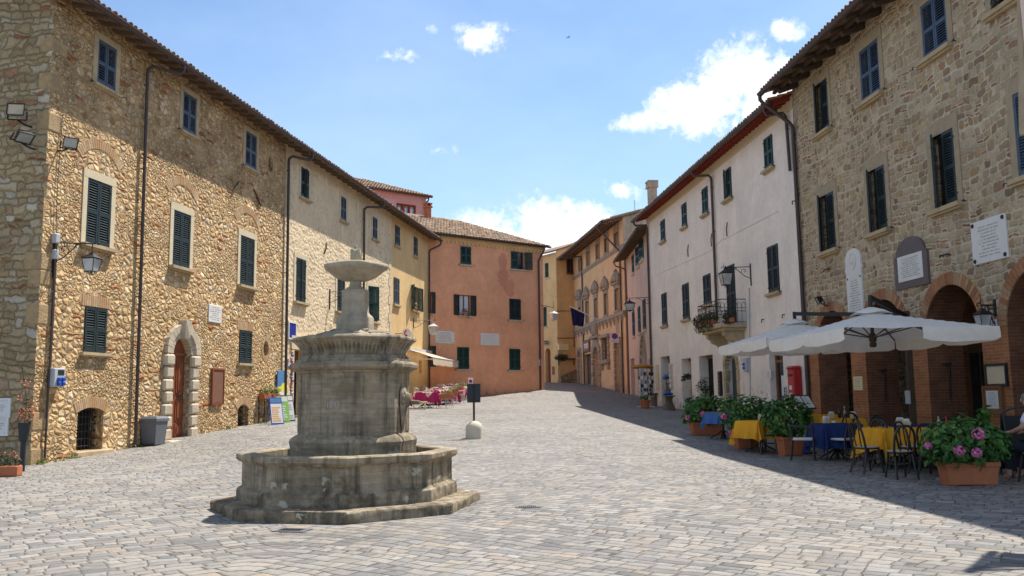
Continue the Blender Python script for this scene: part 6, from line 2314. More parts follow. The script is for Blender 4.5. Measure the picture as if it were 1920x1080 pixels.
# yellow house
u_, z_ = FL.at(775, 600)
wall_lantern(FL, 'white topped lantern at the far end of the yellow house', u_, z_, .75, 1.0, .12, .62, .42, roofm=M_SEATW)
bs = FL.empty('phone_sign', 'round white telephone sign with red handset on the yellow house', 'sign', None, FL.at(741, 626)[0], 0, FL.at(741, 626)[1])
m = FL.mb()
m.tube([(0, 0, 0), (0, .38, 0)], .02, 6)
m.build('arm', M_IRON, bs)
m = FL.mb()
m.tube([(-.02, .62, 0), (.02, .62, 0)], .26, 24)
m.build('disc', M_WHITEP, bs)
m = FL.mb()
for sd_ in (-.024, .024):
 m.tube([(sd_, .62 + .15 * math.cos(t) * 1.0 + .03, .13 * math.sin(t) + .02) for t in [2.2 + 1.9 * q / 8 for q in range(9)]], .03, 6)
 m.sphere((sd_, .57, .13), .05, 8, 6)
 m.sphere((sd_, .60, -.10), .05, 8, 6)
m.build('handset', M_SIGNR, bs)
# awning of the little bar in the yellow house
ua, za = FL.at(764, 655)
oa = FL.out_at(ua, 812, za - .45)
oa = min(max(oa, 1.2), 2.6)
ub = ua
while project(FL.w(ub, oa, za - .45))[0] < 864 and ub < ua + 14:
 ub += .05
b = FL.empty('awning', 'cream fabric awning with scalloped valance over the bar tables', 'awning', None, ua, 0, 0)
L_ = ub - ua
m = FL.mb()
n = 40
top = [(L_ * i / n, .05, za) for i in range(n + 1)]
mid = [(L_ * i / n, oa * .5, za - .2) for i in range(n + 1)]
fr = [(L_ * i / n, oa, za - .45) for i in range(n + 1)]
m.loops([top, mid, fr], False)
m.build('canopy', M_AWN, b)
m = FL.mb()
v0, v1 = [], []
for i in range(n * 3 + 1):
 x = L_ * i / (n * 3)
 v0.append((x, oa + .005, za - .44))
 v1.append((x, oa + .02 + .015 * math.sin(i * .8), za - .44 - .36 - .07 * abs(math.sin(PI * i / 6))))
m.loops([v0, v1], False)
m.build('valance', M_AWN, b)
m = FL.mb()
m.tube([(0, oa, za - .45), (L_, oa, za - .45)], .03, 6)
m.box(0, L_, 0, .16, za - .06, za + .12)
for x in (.5, L_ * .5, L_ - .5):
 m.tube([(x, .1, za - .35), (x + .5, oa * .55, za - .52), (x, oa, za - .47)], .025, 6)
m.build('frame', M_SEATW, b)
# salmon house
plaque(FS, 'marble_plaque', 'lettered white marble plaque with four studs on the left of the salmon house', 'plaque', (816, 852, 620.5, 644), .04, rows=8, seed=5, studs=True, hg=.6)
plaque(FS, 'marble_plaque', 'plain faded white marble slab in the middle of the salmon house', 'plaque', (901, 936, 625, 647.5), .04, rows=6, seed=9, hg=.15)
# corner house lamp, signs
u_, z_ = FS.at(1010, 575)
bl = FS.empty('wall_lantern', 'lantern hanging from a thin bracket at the right corner of the salmon house', 'lantern', 'lanterns on the house walls', 8.72, 0, z_)
m = FS.mb()
m.tube([(-.2, .04, .1), (.75, .1, .0)], .02, 6)
m.tube([(.75, .1, -.3), (.75, .1, .45)], [.015, .008], 6)
m.build('bracket', M_IRON, bl)
bo, gl = FS.mb(), FS.mb()
lantern_body(bo, gl, (.75, .1, -.2), .62, .40)
lb = bo.build('lantern_frame', M_BOXG, bl)
gl.build('lantern_glass', M_GLOBE, lb)
plaque(FC, 'shop_sign', 'long pale yellow sign box on the corner house', 'sign', (1046, 1064, 645, 657), .18, M_ROSE)
b, hw, hh = plaque(FC2, 'hanging_sign', 'small dark hanging shop sign above the corner house door', 'sign', (1021.5, 1031, 639, 646), .04, M_DOORO, rows=1, o=.25)
plaque(FC2, 'wall_notice', 'small framed notice beside the corner house door', 'notice', (1035.5, 1040, 687, 702), .05, M_ROSE2)
# peach house / apricot palazzo
u_, z_ = FP.at(1224, 557)
wall_lantern(FP, 'big lantern on a long bracket between the white and peach houses', .55, z_, .4, 1.35, .12, .58, .55)
u_, z_ = FO.at(1166, 633)
b = FO.empty('parking_sign', 'no-parking sign, blue disc with red ring, on the apricot palazzo', 'sign', None, u_, 0, z_)
m = FO.mb()
m.tube([(0, 0, 0), (0, .35, 0)], .02, 6)
m.build('arm', M_IRON, b)
m = FO.mb()
m.box(-.012, .012, .2, .85, -.36, .36)
m.build('panel', M_PAPER, b)
m = FO.mb()
for sx in (-.0135, .0135):
 m.tube([(sx - .001, .52, .10), (sx + .001, .52, .10)], .22, 24)
m.build('red_ring', M_SIGNR, b)
m = FO.mb()
for sx in (-.0155, .0155):
 m.tube([(sx - .001, .52, .10), (sx + .001, .52, .10)], .165, 24)
m.build('blue_disc', M_BLUEP, b)
m = FO.mb()
for sx in (-.0175, .0175):
 m.hexa([(sx - .001, .39, .25), (sx + .001, .39, .25), (sx + .001, .37, .23), (sx - .001, .37, .23), (sx - .001, .67, -.03), (sx + .001, .67, -.03), (sx + .001, .65, -.05), (sx - .001, .65, -.05)])
m.build('red_bar', M_SIGNR, b)
m = FO.mb()
rd_ = random.Random(2)
for r_ in range(2):
 for q in range(5):
  if rd_.random() < .8:
   m.box(-.0135, .0135, .27 + q * .1, .33 + q * .1, -.2 - r_ * .09, -.15 - r_ * .09)
m.build('small_print', M_INK, b)
b, hw, hh = plaque(FO, 'shop_sign', 'red-brown shop sign with white lettering above the old wooden door', 'sign', (1095.5, 1107, 639, 659), .12, M_ROSE2, rim=M_DOORO)
m = FO.mb()
for q in range(5):
 x = -hw * .7 + hw * 1.4 * q / 5
 m.box(x, x + hw * .16, .121, .128, -.2, .22)
 m.box(x, x + hw * .24, .121, .127, .1, .2)
m.build('lettering', M_PAPER, b)
# flag on a slanted pole
u_, z_ = FO.at(1125.5, 601)
b = FO.empty('flag', 'dark blue flag hanging from a slanted white pole on the apricot palazzo', 'flag', None, u_, 0, z_)
tipu, tipo, tipz = 1.1, 2.2, FO.at(1097, 560, 2.2)[1] - z_
for k_ in range(60):
 if project(FO.w(u_ + tipu, tipo, z_ + tipz))[0] <= 1097:
  break
 tipu += .15
tipz = FO.at(1097, 559, tipo)[1] - z_
m = FO.mb()
m.tube([(0, 0, 0), (tipu, tipo, tipz)], .035, 6)
m.build('pole', M_SEATW, b)
m = FO.mb()
P0, P1 = Vector((tipu, tipo, tipz)) * .97, Vector((tipu, tipo, tipz)) * .50
rows_ = []
nn = 14
for j in range(11):
 q = j / 10
 r_ = []
 for i in range(nn + 1):
  e = i / nn
  p = P0.lerp(P1, e)
  drop = q * (1.35 - .2 * e) 
  # the cloth falls and gathers towards the tip
  p = p.lerp(P0.lerp(P1, .3 + .45 * e), q * .8)
  r_.append(p + Vector((.10 * math.sin(e * 11 + q * 2) * q, .10 * math.cos(e * 9) * q, -drop)))
 rows_.append(r_)
m.loops(rows_, False)
m.build('cloth', M_FLAG, b)
# white house
u_, z_ = FW.at(1407.5, 500)
dz = .06
arm_o = FW.out_at(u_ + .3, 1357, z_)
wall_lantern(FW, 'large black lantern on a scrolled bracket above the balcony of the white house', u_, z_, .3, min(max(arm_o, .8), 1.5), .0, .66, .40, plate=.9)
u_, z_ = FW.at(1403, 684)
b = FW.empty('socket_cabinet', 'grey power cabinet with two blue sockets on the white house', 'cabinet', None, u_, 0, z_)
m = FW.mb()
m.bbox(-.14, .14, 0, .16, -.26, .26, .02)
m.build('housing', M_BOXG, b)
for sz in (.02, -.12):
 m = FW.mb()
 m.bbox(-.06, .06, .155, .22, sz - .05, sz + .05, .015)
 m.build('socket', M_BLUEP, b)
u_, z_ = FW.at(1353, 719)
b = FW.empty('black_letterbox', 'tall narrow black letterbox beside the sandstone portal', 'letterbox', None, u_, 0, z_)
m = FW.mb()
m.bbox(-.13, .13, 0, .12, -.5, .5, .02)
m.build('housing', M_BLACK, b)
m = FW.mb()
for q in range(6):
 m.box(-.11, .11, .12, .128, -.42 + q * .15, -.33 + q * .15)
m.build('flap', M_SIGNBK, b)
for bx, lb, nm, mt in (((1231, 1236, 684, 731), 'tall cream panel left of the souvenir doorway', 'display_board', M_SANDW), ((1256.5, 1262, 682, 730), 'tall cream panel with white carved scrolls right of the souvenir doorway', 'display_board', M_SANDW)):
 bb, hw, hh = plaque(FW, nm, lb, 'panel', bx, .05, mt)
 if 'carved' in lb:
  m = FW.mb()
  for q in range(5):
   scroll(m, (0, .09, -hh * .8 + q * hh * .4), .14, 0, 5, .035, (1, 0, 0), 10, .5)
  m.build('scroll_work', M_MARBLE, bb)
plaque(FW, 'paper_notice', 'white paper notice in the reveal left of the glass door', 'notice', (1437, 1446, 694, 710), .006, M_PAPER, rows=6, seed=21)
# red post box
u_, z_ = FW.at(1499, 722)
b = FW.empty('post_box', 'red wall post box on the white house beside the arcade', 'post box', None, u_, 0, z_)
m = FW.mb()
m.bbox(-.25, .25, 0, .30, -.62, .52, .04)
m.bbox(-.27, .27, 0, .33, .5, .62, .05)
m.build('housing', M_REDP, b)
m = FW.mb()
m.box(-.17, .17, .301, .32, .28, .36)
m.build('slot', M_IRON, b)
for zz, sx in ((-.08, .1), (-.32, .12)):
 m = FW.mb()
 m.box(-sx, sx, .301, .306, zz - .07, zz + .07)
 m.build('label_plate', M_PAPER, b)
for px, py in ((1479, 667), (1391, 675)):
 u_, z_ = FW.at(px, py)
 b = FW.empty('house_number', 'small white house-number tile %s' % ('left of the red post box' if px > 1450 else 'right of the sandstone portal'), 'number tile', None, u_, 0, z_)
 m = FW.mb()
 m.bbox(-.07, .07, 0, .015, -.09, .09, .005)
 m.build('tile', M_WHITEP, b)
 m = FW.mb()
 text_into(m, '5' if px > 1450 else '3', .13, lambda x, y, z: (-x, .016 + z, y), .001)
 m.build('digit', M_BLUES, b)
u_, z_ = FW.at(1474, 737)
b = FW.empty('door_intercom', 'grey intercom panel right of the glass door', 'intercom', None, u_, 0, z_)
m = FW.mb()
m.bbox(-.09, .09, 0, .05, -.22, .22, .01)
m.build('housing', M_BOXG, b)
m = FW.mb()
for q in range(4):
 m.box(-.05, .05, .05, .058, -.15 + q * .09, -.1 + q * .09)
m.build('button', M_IRON, b)
# stone house on the right: three memorial tablets
u0, z0 = FR.at(1604, 527)
b = FR.empty('memorial_tablet', 'tall narrow white marble memorial with rounded top and medallion', 'memorial tablet', None, u0, 0, z0)
zt, zb = FR.at(1603, 465)[1] - z0, FR.at(1605, 590)[1] - z0
hw = .46
m = FR.mb()
sh_ = [(-hw, zb), (hw, zb), (hw, zt * .30), (hw + .05, zt * .34), (hw + .05, zt * .42), (hw, zt * .46), (hw, zt * .72)]
sh_ += [(hw * math.cos(t) * .98, zt * .72 + zt * .28 * math.sin(t)) for t in [PI * q / 12 for q in range(1, 12)]]
sh_ += [(-hw, zt * .72), (-hw, zt * .46), (-hw - .05, zt * .42), (-hw - .05, zt * .34), (-hw, zt * .30)]
m.prism(sh_, -.01, .05)
m.build('slab', M_MARBLE, b)
m = FR.mb()
m.loops([[(rr * .8 * math.cos(t), o, zt * .62 + rr * math.sin(t)) for t in [2 * PI * q / 20 for q in range(20)]] for rr, o in ((.24, .049), (.24, .075), (.19, .075), (.19, .06))], True, False, True)
m.sphere((0, .06, zt * .63), .11, 10, 8, (.8, .5, 1.1))
m.build('medallion', M_MARBLE, b)
inscription(FR, b, -hw * .8, hw * .8, zb * .92, zt * .05, 13, .0512, 31, .5)
for sx in (-1, 1):
 for z in (zb * .93, zt * .1):
  m = FR.mb()
  m.tube([(sx * hw * .84, .048, z), (sx * hw * .84, .065, z)], [.035, .025], 8)
  m.build('fixing_stud', M_IRON, b)
u0, z0 = FR.at(1711, 492)
b = FR.empty('memorial_tablet', 'white inscription in a dark marble surround with arched top', 'memorial tablet', None, u0, 0, z0)
ua, ub = FR.at(1743, 492)[0] - u0, FR.at(1680, 492)[0] - u0
zb, zt = FR.at(1711, 539)[1] - z0, FR.at(1711, 443)[1] - z0
m = FR.mb()
zs = zt - .42
c_ = (ua + ub) / 2
r_ = (ub - ua) / 2
m.prism([(ua, zb), (ub, zb), (ub, zs), (ub - .1, zs)] + [(c_ + (r_ - .1) * math.cos(t), zs + .42 * math.sin(t)) for t in [PI * q / 12 for q in range(1, 12)]] + [(ua + .1, zs), (ua, zs)], -.01, .06)
m.build('surround', M_GREYM, b)
m = FR.mb()
m.box(ua + .2, ub - .2, .05, .072, zb + .18, zs - .02)
m.build('slab', M_MARBLE, b)
inscription(FR, b, ua + .27, ub - .27, zb + .26, zs - .08, 10, .0735, 33, .5)
bb, hw, hh = plaque(FR, 'memorial_tablet', 'square white marble memorial with four dark studs at the far right', 'memorial tablet', (1824, 1891, 408, 491), .04)
inscription(FR, bb, -hw * .75, hw * .75, -hh * .75, hh * .75, 10, .0415, 35, .45)
for sx in (-1, 1):
 for sz in (-1, 1):
  m = FR.mb()
  m.tube([(sx * hw * .86, .038, sz * hh * .84), (sx * hw * .86, .06, sz * hh * .84)], [.05, .04], 10)
  m.build('fixing_stud', M_IRON, bb)
u_, z_ = FR.at(1866, 572)
b = wall_lantern(FR, 'black lantern on a short bracket between the two nearest arches', u_, z_, 0, .32, .06, .42, .25, plate=.3)
u_, z_ = FR.at(1553, 561)
floodlight(FR, 'small black floodlight above the farthest arch', u_, z_, .25, (.2, 1, -.5), .26)
# boards on the brick piers
for bx, lb, rows, rim in (((1602.5, 1619, 706, 732), 'cream menu sheet on the brick pier behind the umbrellas', 7, None), ((1853, 1890, 686, 720), 'cream blank board on the right brick pier', 0, M_IRON)):
 bb, hw, hh = plaque(FR, 'pier_board', lb, 'board', bx, .03, M_SANDW if not rows else M_ROSE, rows=rows, seed=41, rim=rim, o=.014)
bb, hw, hh = plaque(FR, 'menu_case', 'brown wooden menu case with white sheet on the right brick pier', 'menu case', (1851, 1884, 728, 772), .06, M_DOORB, rim=M_DOORB, o=.014)
m = FR.mb()
m.box(-hw * .68, hw * .68, .061, .066, -hh * .72, hh * .8)
m.build('sheet', M_PAPER, bb)
inscription(FR, bb, -hw * .55, hw * .55, -hh * .6, hh * .7, 9, .0665, 44, .4)
u_, z_ = FR.at(1866, 607)
b = FR.empty('house_number', 'small white number tile below the black arcade lantern', 'number tile', None, u_, .014, z_)
m = FR.mb()
m.bbox(-.1, .1, 0, .02, -.09, .09, .005)
m.build('tile', M_WHITEP, b)
m = FR.mb()
text_into(m, '13', .13, lambda x, y, z: (-x, .021 + z, y), .001)
m.build('digit', M_BLUES, b)
# ------------------------------------------------------------------ cafe furniture
def bentwood_chair():
 t = thing('bentwood_chair', '', 'chair', (0, 0, 0), 0, 'black cafe chairs')
 m = MB()
 m.lathe([(.17, .435), (.195, .445), (.195, .46), (.17, .468), (.02, .462)], 20)
 m.build('seat', M_SEAT, t, smooth=40)
 m = MB()
 m.tube([(.20 * math.cos(a), .20 * math.sin(a), .437) for a in [2 * PI * k / 20 for k in range(21)]], .018, 6)
 m.build('seat_frame', M_BLACK, t, smooth=50)
 m = MB()
 m.tube([(.155 * math.cos(a), .155 * math.sin(a), .24) for a in [2 * PI * k / 16 for k in range(17)]], .009, 5)
 m.build('stretcher', M_BLACK, t, smooth=50)
 for sx in (-1, 1):
  m = MB()
  m.tube([(sx * .135, -.135, .44), (sx * .155, -.165, .22), (sx * .175, -.20, 0)], [.023, .021, .017], 7)
  m.build('leg', M_BLACK, t, smooth=50)
  m = MB()
  m.tube([(sx * .15, .14, .45), (sx * .16, .175, .22), (sx * .18, .24, 0)], [.023, .021, .017], 7)
  m.build('leg', M_BLACK, t, smooth=50)
 m = MB()
 def hoop(w, z0, z1, lean, n=20):
  pts = []
  for k in range(n + 1):
   q = k / n
   a = PI * q
   x = -w * math.cos(a)
   zz = math.sin(a) ** .55
   z = z0 + (z1 - z0) * zz
   x = -w * (abs(math.cos(a)) ** .75) * (1 if math.cos(a) > 0 else -1)
   pts.append((x * (.86 + .14 * min(1, zz * 1.3)), .165 + (z - .45) * lean, z))
  return pts
 m.tube(hoop(.19, .30, .89, .20), .021, 7)
 m.build('back_hoop', M_BLACK, t, smooth=50)
 m = MB()
 for sx in (-1, 1):
  m.tube([(sx * .065, .165, .45), (sx * .075, .165 + .2 * .2, .65), (sx * .095, .165 + .36 * .2, .80), (sx * .085, .165 + .2 * .415, .865)], .0115, 6)
 m.build('back_rods', M_BLACK, t, smooth=50)
 return t
def arm_chair():
 t = thing('cafe_armchair', '', 'chair', (0, 0, 0), 0, 'black cafe chairs')
 m = MB()
 m.bbox(-.22, .22, -.22, .22, .42, .465, .02)
 m.build('seat', M_SEATW, t, smooth=40)
 for sx in (-1, 1):
  m = MB()
  m.tube([(sx * .235, -.21, 0), (sx * .225, -.205, .40), (sx * .26, -.20, .60), (sx * .265, -.16, .69)], [.015, .018, .017, .016], 7)
  m.build('leg', M_BLACK, t, smooth=50)
  m = MB()
  m.tube([(sx * .21, .26, 0), (sx * .20, .21, .42), (sx * .215, .25, .70)], [.015, .018, .016], 7)
  m.build('leg', M_BLACK, t, smooth=50)
 m = MB()
 pts = [(-.265, -.18, .68), (-.27, .0, .70)] + [(-.27 * math.cos(a), .05 + .24 * math.sin(a), .70 + .03 * math.sin(a)) for a in [PI * k / 10 for k in range(11)]] + [(.27, .0, .70), (.265, -.18, .68)]
 m.tube(pts, .019, 7, flat=.8)
 m.build('arm_rail', M_BLACK, t, smooth=50)
 m = MB()
 for x in (-.1, 0, .1):
  m.tube([(x * .9, .21, .45), (x, .285, .72)], .010, 6)
 m.build('back_rods', M_BLACK, t, smooth=50)
 return t
def cafe_table(name='cafe_table', top=.38, h=.735):
 t = thing(name, '', 'table', (0, 0, 0), 0, 'cafe tables on the right')
 m = MB()
 m.bbox(-top, top, -top, top, h - .03, h, .01)
 m.build('tabletop', M_DOORO, t)
 m = MB()
 m.lathe([(.05, .02), (.05, .1), (.032, .14), (.032, .60), (.05, .66), (.09, h - .031)], 12)
 m.build('column', M_IRON, t, smooth=45)
 for k in range(4):
  a = PI / 4 + PI / 2 * k
  m = MB()
  m.tube([(.04 * math.cos(a), .04 * math.sin(a), .22), (.16 * math.cos(a), .16 * math.sin(a), .13), (.30 * math.cos(a), .30 * math.sin(a), .06), (.37 * math.cos(a), .37 * math.sin(a), .012)], [.02, .02, .018, .016], 6)
  m.build('foot', M_IRON, t, smooth=50)
 return t
def cloth_on(x, y, z, rot, m_, label, half=.40, over=.30, top=.735, turn=0.0, group=None, seed=1, name='tablecloth', lift=.004):
 """a square cloth laid over a square table, its free edge falling in folds"""
 rd = random.Random(seed)
 mb = MB()
 n = 44
 H = half + over
 ph = [rd.uniform(0, 6) for _ in range(6)]
 grid = []
 for j in range(n + 1):
  for i in range(n + 1):
   a, c = -H + 2 * H * i / n, -H + 2 * H * j / n
   px_, py_ = a * math.cos(turn) - c * math.sin(turn), a * math.sin(turn) + c * math.cos(turn)
   qx, qy = max(-half, min(half, px_)), max(-half, min(half, py_))
   dx, dy = px_ - qx, py_ - qy
   d = math.hypot(dx, dy)
   if d < 1e-6:
    grid.append((px_, py_, top + lift + .002 * math.sin(px_ * 9 + ph[0]) * math.cos(py_ * 8 + ph[1])))
   else:
    ex, ey = dx / d, dy / d
    s_ = qx * abs(ey) + qy * abs(ex)
    corner = min(abs(dx), abs(dy)) / (d + 1e-6)
    wave = .030 * math.sin(s_ * 17 + ph[2]) + .018 * math.sin(s_ * 31 + ph[3])
    fl = .008 + d * (.12 + wave * 4.2) + corner * d * .05
    fl += .03 * corner * math.sin(8 * math.atan2(ey, ex) + ph[4])
    grid.append((qx + ex * max(.004, fl), qy + ey * max(.004, fl), top + lift - max(0, d * .985 - .004)))
 N = n + 1
 mb.add(grid, [(j * N + i, j * N + i + 1, (j + 1) * N + i + 1, (j + 1) * N + i) for j in range(n) for i in range(n)])
 o = mb.build(name, m_, smooth=60)
 o.location = (x, y, z)
 o.rotation_euler = (0, 0, rot)
 tag(o, label, 'tablecloth', group)
 return o
WH = R(4.5)
CH = bentwood_chair()
AC = arm_chair()
TB = cafe_table()
_used = {}
def place(proto, x, y, rot, label, scale=None):
 z = gz(x, y)
 if id(proto) not in _used:
  _used[id(proto)] = 1
  proto.location, proto.rotation_euler = (x, y, z), (0, 0, rot)
  proto['label'] = label
  return proto
 return dup(proto, (x, y, z), rot, label, scale)
def tilted(x, y, label, cloth_m, clabel, rot, over, turn, seed, half=.40):
 place(TB, x, y, rot, label)
 cloth_on(x, y, gz(x, y), rot, cloth_m, clabel, half, over, turn=turn, seed=seed, group='tablecloths on the right')
T0 = gp(1357, 823)
T1 = gp(1428, 848)
T2 = gp(1570, 861)
T3 = gp(1682, 876)
T4, T5, T6, T7 = Vector((7.72, 20.9, 0)), Vector((7.62, 17.1, 0)), Vector((7.85, 15.7, 0)), Vector((7.75, 22.7, 0))
tilted(T0.x, T0.y, 'iron-footed table under the light blue cloth, beside the farthest planter', M_BLUC2, 'lighter blue cloth on the farthest table, between two hydrangeas', R(20), .33, 0, 2, .36)
tilted(T1.x, T1.y, 'iron-footed table under the yellow cloth between two hydrangea planters', M_YELC, 'yellow cloth with hanging points between two hydrangea planters', R(24), .42, 0, 3)
tilted(T2.x, T2.y, 'table under the long navy cloth with two armchairs', M_BLUC, 'navy blue cloth reaching almost to the paving between two armchairs', R(2), .50, 0, 4)
tilted(T3.x, T3.y, 'nearest table, under the big golden cloth', M_YELC, 'golden yellow cloth on the nearest table beside the big planter', R(6), .44, .16, 5, .48)
tilted(T4.x, T4.y, 'table behind the navy one, under a yellow cloth', M_YELC, 'yellow cloth on the table with bottles behind the navy cloth', R(-4), .28, 0, 6)
tilted(T5.x, T5.y, 'table at the arcade under a dark blue cloth', M_BLUC, 'dark blue cloth on the table near the brick piers', R(-4), .30, 0, 7)
tilted(T6.x, T6.y, 'rear table hidden behind the big hydrangea', M_YELC, 'yellow cloth on the table with the red bottle behind the big hydrangea', R(-4), .30, 0, 8)
tilted(T7.x, T7.y, 'rear table by the first brick pier', M_YELC, 'yellow cloth on the rearmost table by the first brick pier', R(-4), .28, 0, 9)
def at_px(proto, px, py, rot, label):
 p = gp(px, py)
 return place(proto, p.x, p.y, rot, label)
at_px(CH, 1690, 897, R(182), 'bentwood chair with its back to the square at the nearest yellow table')
at_px(CH, 1628, 886, R(108), 'bentwood chair at the plaza side of the nearest yellow table')
place(CH, T3.x + .72, T3.y - .05, R(-84), 'bentwood chair between the nearest yellow table and the big planter')
place(CH, T3.x + .1, T3.y + .74, R(6), 'bentwood chair on the far side of the nearest yellow table')
at_px(AC, 1508, 863, R(70), 'armchair with pale seat on the plaza side of the navy table')
at_px(AC, 1582, 864, R(-60), 'armchair with pale seat in front of the navy table')
place(CH, T2.x + .72, T2.y + .15, R(-80), 'bentwood chair between the navy table and the nearest yellow table')
at_px(CH, 1446, 851, R(150), 'bentwood chair in front of the yellow table between the hydrangeas')
place(CH, T1.x + .05, T1.y + .74, R(8), 'bentwood chair behind the yellow table between the hydrangeas')
place(CH, T1.x + .78, T1.y + .1, R(-75), 'bentwood chair half hidden behind the middle hydrangea')
place(CH, T4.x - .15, T4.y - .70, R(176), 'bentwood chair at the table with bottles, its hoop above the navy cloth')
place(CH, T5.x - .62, T5.y - .35, R(125), 'bentwood chair at the left of the table near the brick piers')
place(CH, T5.x - .78, T5.y + .1, R(95), 'bentwood chair pushed up to the left side of the dark blue rear table')
place(CH, T5.x + .15, T5.y - .72, R(185), 'bentwood chair in front of the dark blue rear table')
place(CH, T6.x - .62, T6.y - .30, R(130), 'bentwood chair left of the table with the red bottle')
place(CH, T6.x - .75, T6.y + .2, R(100), 'second hoop-backed chair left of the red bottle table')
def table_thing(name, label, cat, T, dx, dy, group=None):
 return thing(name, label, cat, (T.x + dx, T.y + dy, gz(T.x, T.y) + .742), R(random.uniform(-20, 20)), group)
def napkin_box(T, dx, dy, label):
 b = table_thing('napkin_holder', label, 'napkin holder', T, dx, dy, 'napkin holders on the cafe tables')
 m = MB()
 m.bbox(-.065, .065, -.05, .05, 0, .115, .008)
 m.build('box', M_SANDW, b)
 m = MB()
 m.box(-.05, .05, -.035, .035, .116, .15)
 m.build('napkins', M_PAPER, b)
 m = MB()
 for k in range(3):
  m.box(-.04, .04 - .015 * k, -.0525, -.0505, .03 + .025 * k, .04 + .025 * k)
 m.build('print', M_INK, b)
def bottle(T, dx, dy, label, m_, h=.24, cap=None):
 b = table_thing('bottle', label, 'bottle', T, dx, dy, 'bottles on the cafe tables')
 m = MB()
 m.lathe([(.026, 0), (.03, .01), (.03, h * .55), (.026, h * .66), (.012, h * .76), (.011, h * .95)], 12)
 m.build('body', m_, b, smooth=45)
 m = MB()
 m.lathe([(.014, h * .93), (.014, h), (.008, h + .01)], 10)
 m.build('cap', cap or M_IRON, b)
def ashtray(T, dx, dy, label):
 b = table_thing('ashtray', label, 'ashtray', T, dx, dy)
 m = MB()
 m.lathe([(.04, 0), (.055, .01), (.06, .05), (.05, .05), (.045, .015), (.01, .012)], 14)
 m.build('dish', M_WHITEP, b, smooth=45)
napkin_box(T1, .06, .12, 'napkin holder on the yellow cloth between the hydrangeas')
napkin_box(T2, -.12, .2, 'napkin holder on the navy cloth')
napkin_box(T3, .26, .08, 'napkin holder on the nearest yellow table')
napkin_box(T4, -.22, .1, 'napkin holder left of the bottles')
napkin_box(T4, .24, -.05, 'napkin holder right of the bottles')
napkin_box(T5, -.20, .0, 'napkin holder on the dark blue rear cloth')
napkin_box(T6, -.05, .05, 'napkin holder beside the red bottle')
bottle(T4, -.02, .12, 'dark oil bottle among the napkin holders', M_BOTT, .28)
bottle(T4, .1, .1, 'clear oil bottle beside the dark one', M_OILG, .26, M_WHITEP)
bottle(T6, -.22, .0, 'red sauce bottle on the table behind the big hydrangea', M_REDP, .22, M_REDP)
bottle(T6, -.30, .12, 'clear bottle left of the red one', M_OILG, .25)
ashtray(T2, .02, .12, 'small white dish on the navy cloth')
ashtray(T5, .0, .1, 'small white dish on the dark blue rear cloth')
def planter(label, p, rot, w, d, h, crown, crad, n, leaf, flowers, seed, spr=None, mleaf=None, mpet=None):
 t = thing('hydrangea_planter', label, 'planter', p, rot, 'hydrangeas in terracotta planters')
 rd = random.Random(seed)
 m = MB()
 tp = .035
 for (i0, z0, i1, z1) in ((tp + .01, .0, .0 + .012, h - .06),):
  m.loops([[(-w / 2 + tp, -d / 2 + tp, 0.015), (w / 2 - tp, -d / 2 + tp, .015), (w / 2 - tp, d / 2 - tp, .015), (-w / 2 + tp, d / 2 - tp, .015)],
                 [(-w / 2 + .01, -d / 2 + .01, h - .07), (w / 2 - .01, -d / 2 + .01, h - .07), (w / 2 - .01, d / 2 - .01, h - .07), (-w / 2 + .01, d / 2 - .01, h - .07)],
                 [(-w / 2 - .012, -d / 2 - .012, h - .065), (w / 2 + .012, -d / 2 - .012, h - .065), (w / 2 + .012, d / 2 + .012, h - .065), (-w / 2 - .012, d / 2 + .012, h - .065)],
                 [(-w / 2 - .015, -d / 2 - .015, h), (w / 2 + .015, -d / 2 - .015, h), (w / 2 + .015, d / 2 + .015, h), (-w / 2 - .015, d / 2 + .015, h)],
                 [(-w / 2 + .03, -d / 2 + .03, h), (w / 2 - .03, -d / 2 + .03, h), (w / 2 - .03, d / 2 - .03, h), (-w / 2 + .03, d / 2 - .03, h)],
                 [(-w / 2 + .04, -d / 2 + .04, h - .06), (w / 2 - .04, -d / 2 + .04, h - .06), (w / 2 - .04, d / 2 - .04, h - .06), (-w / 2 + .04, d / 2 - .04, h - .06)]], True, True, True)
 for sx in (-1, 1):
  m.box(sx * w * .36 - .08, sx * w * .36 + .08, -d / 2 + .06, d / 2 - .06, 0, .016)
 m.build('pot', M_TERRA, t)
 m = MB()
 for _ in range(16):
  a = rd.uniform(0, 2 * PI)
  r = rd.uniform(.2, .8)
  m.tube([(rd.uniform(-.3, .3) * w, rd.uniform(-.3, .3) * d, h - .08), (crad[0] * r * math.cos(a) * .5, crad[1] * r * math.sin(a) * .5, (h + crown[2]) * .5 + .05), (crown[0] + crad[0] * r * math.cos(a), crown[1] + crad[1] * r * math.sin(a), crown[2] + crad[2] * rd.uniform(-.1, .5))], [.009, .007, .004], 5)
 m.build('stems', M_STEM, t)
 m = MB()
 foliage(m, crown, crad, n, leaf, rd, .5, .35, .22, zmin=h * .55)
 # uneven side clumps
 for _ in range(7):
  a = rd.uniform(0, 2 * PI)
  c = (crown[0] + crad[0] * .75 * math.cos(a), crown[1] + crad[1] * .75 * math.sin(a), crown[2] + crad[2] * rd.uniform(-.5, .65))
  foliage(m, c, (crad[0] * .36, crad[1] * .4, crad[2] * .36), int(n * .07), leaf, rd, .3, .4, .22, zmin=h * .45)
 if spr:
  for (sx, sy, sz, k) in spr:
   foliage(m, (sx, sy, sz), (.09, .09, k), 26, leaf * 1.1, rd, .2, .5, .2)
 m.build('foliage', mleaf or M_LEAF, t)
 for (fx, fy, fz, fr) in flowers:
  m = MB()
  flower_head(m, (fx, fy, fz), fr, 70, rd)
  m.build('flower', mpet or M_PETAL, t)
 return t
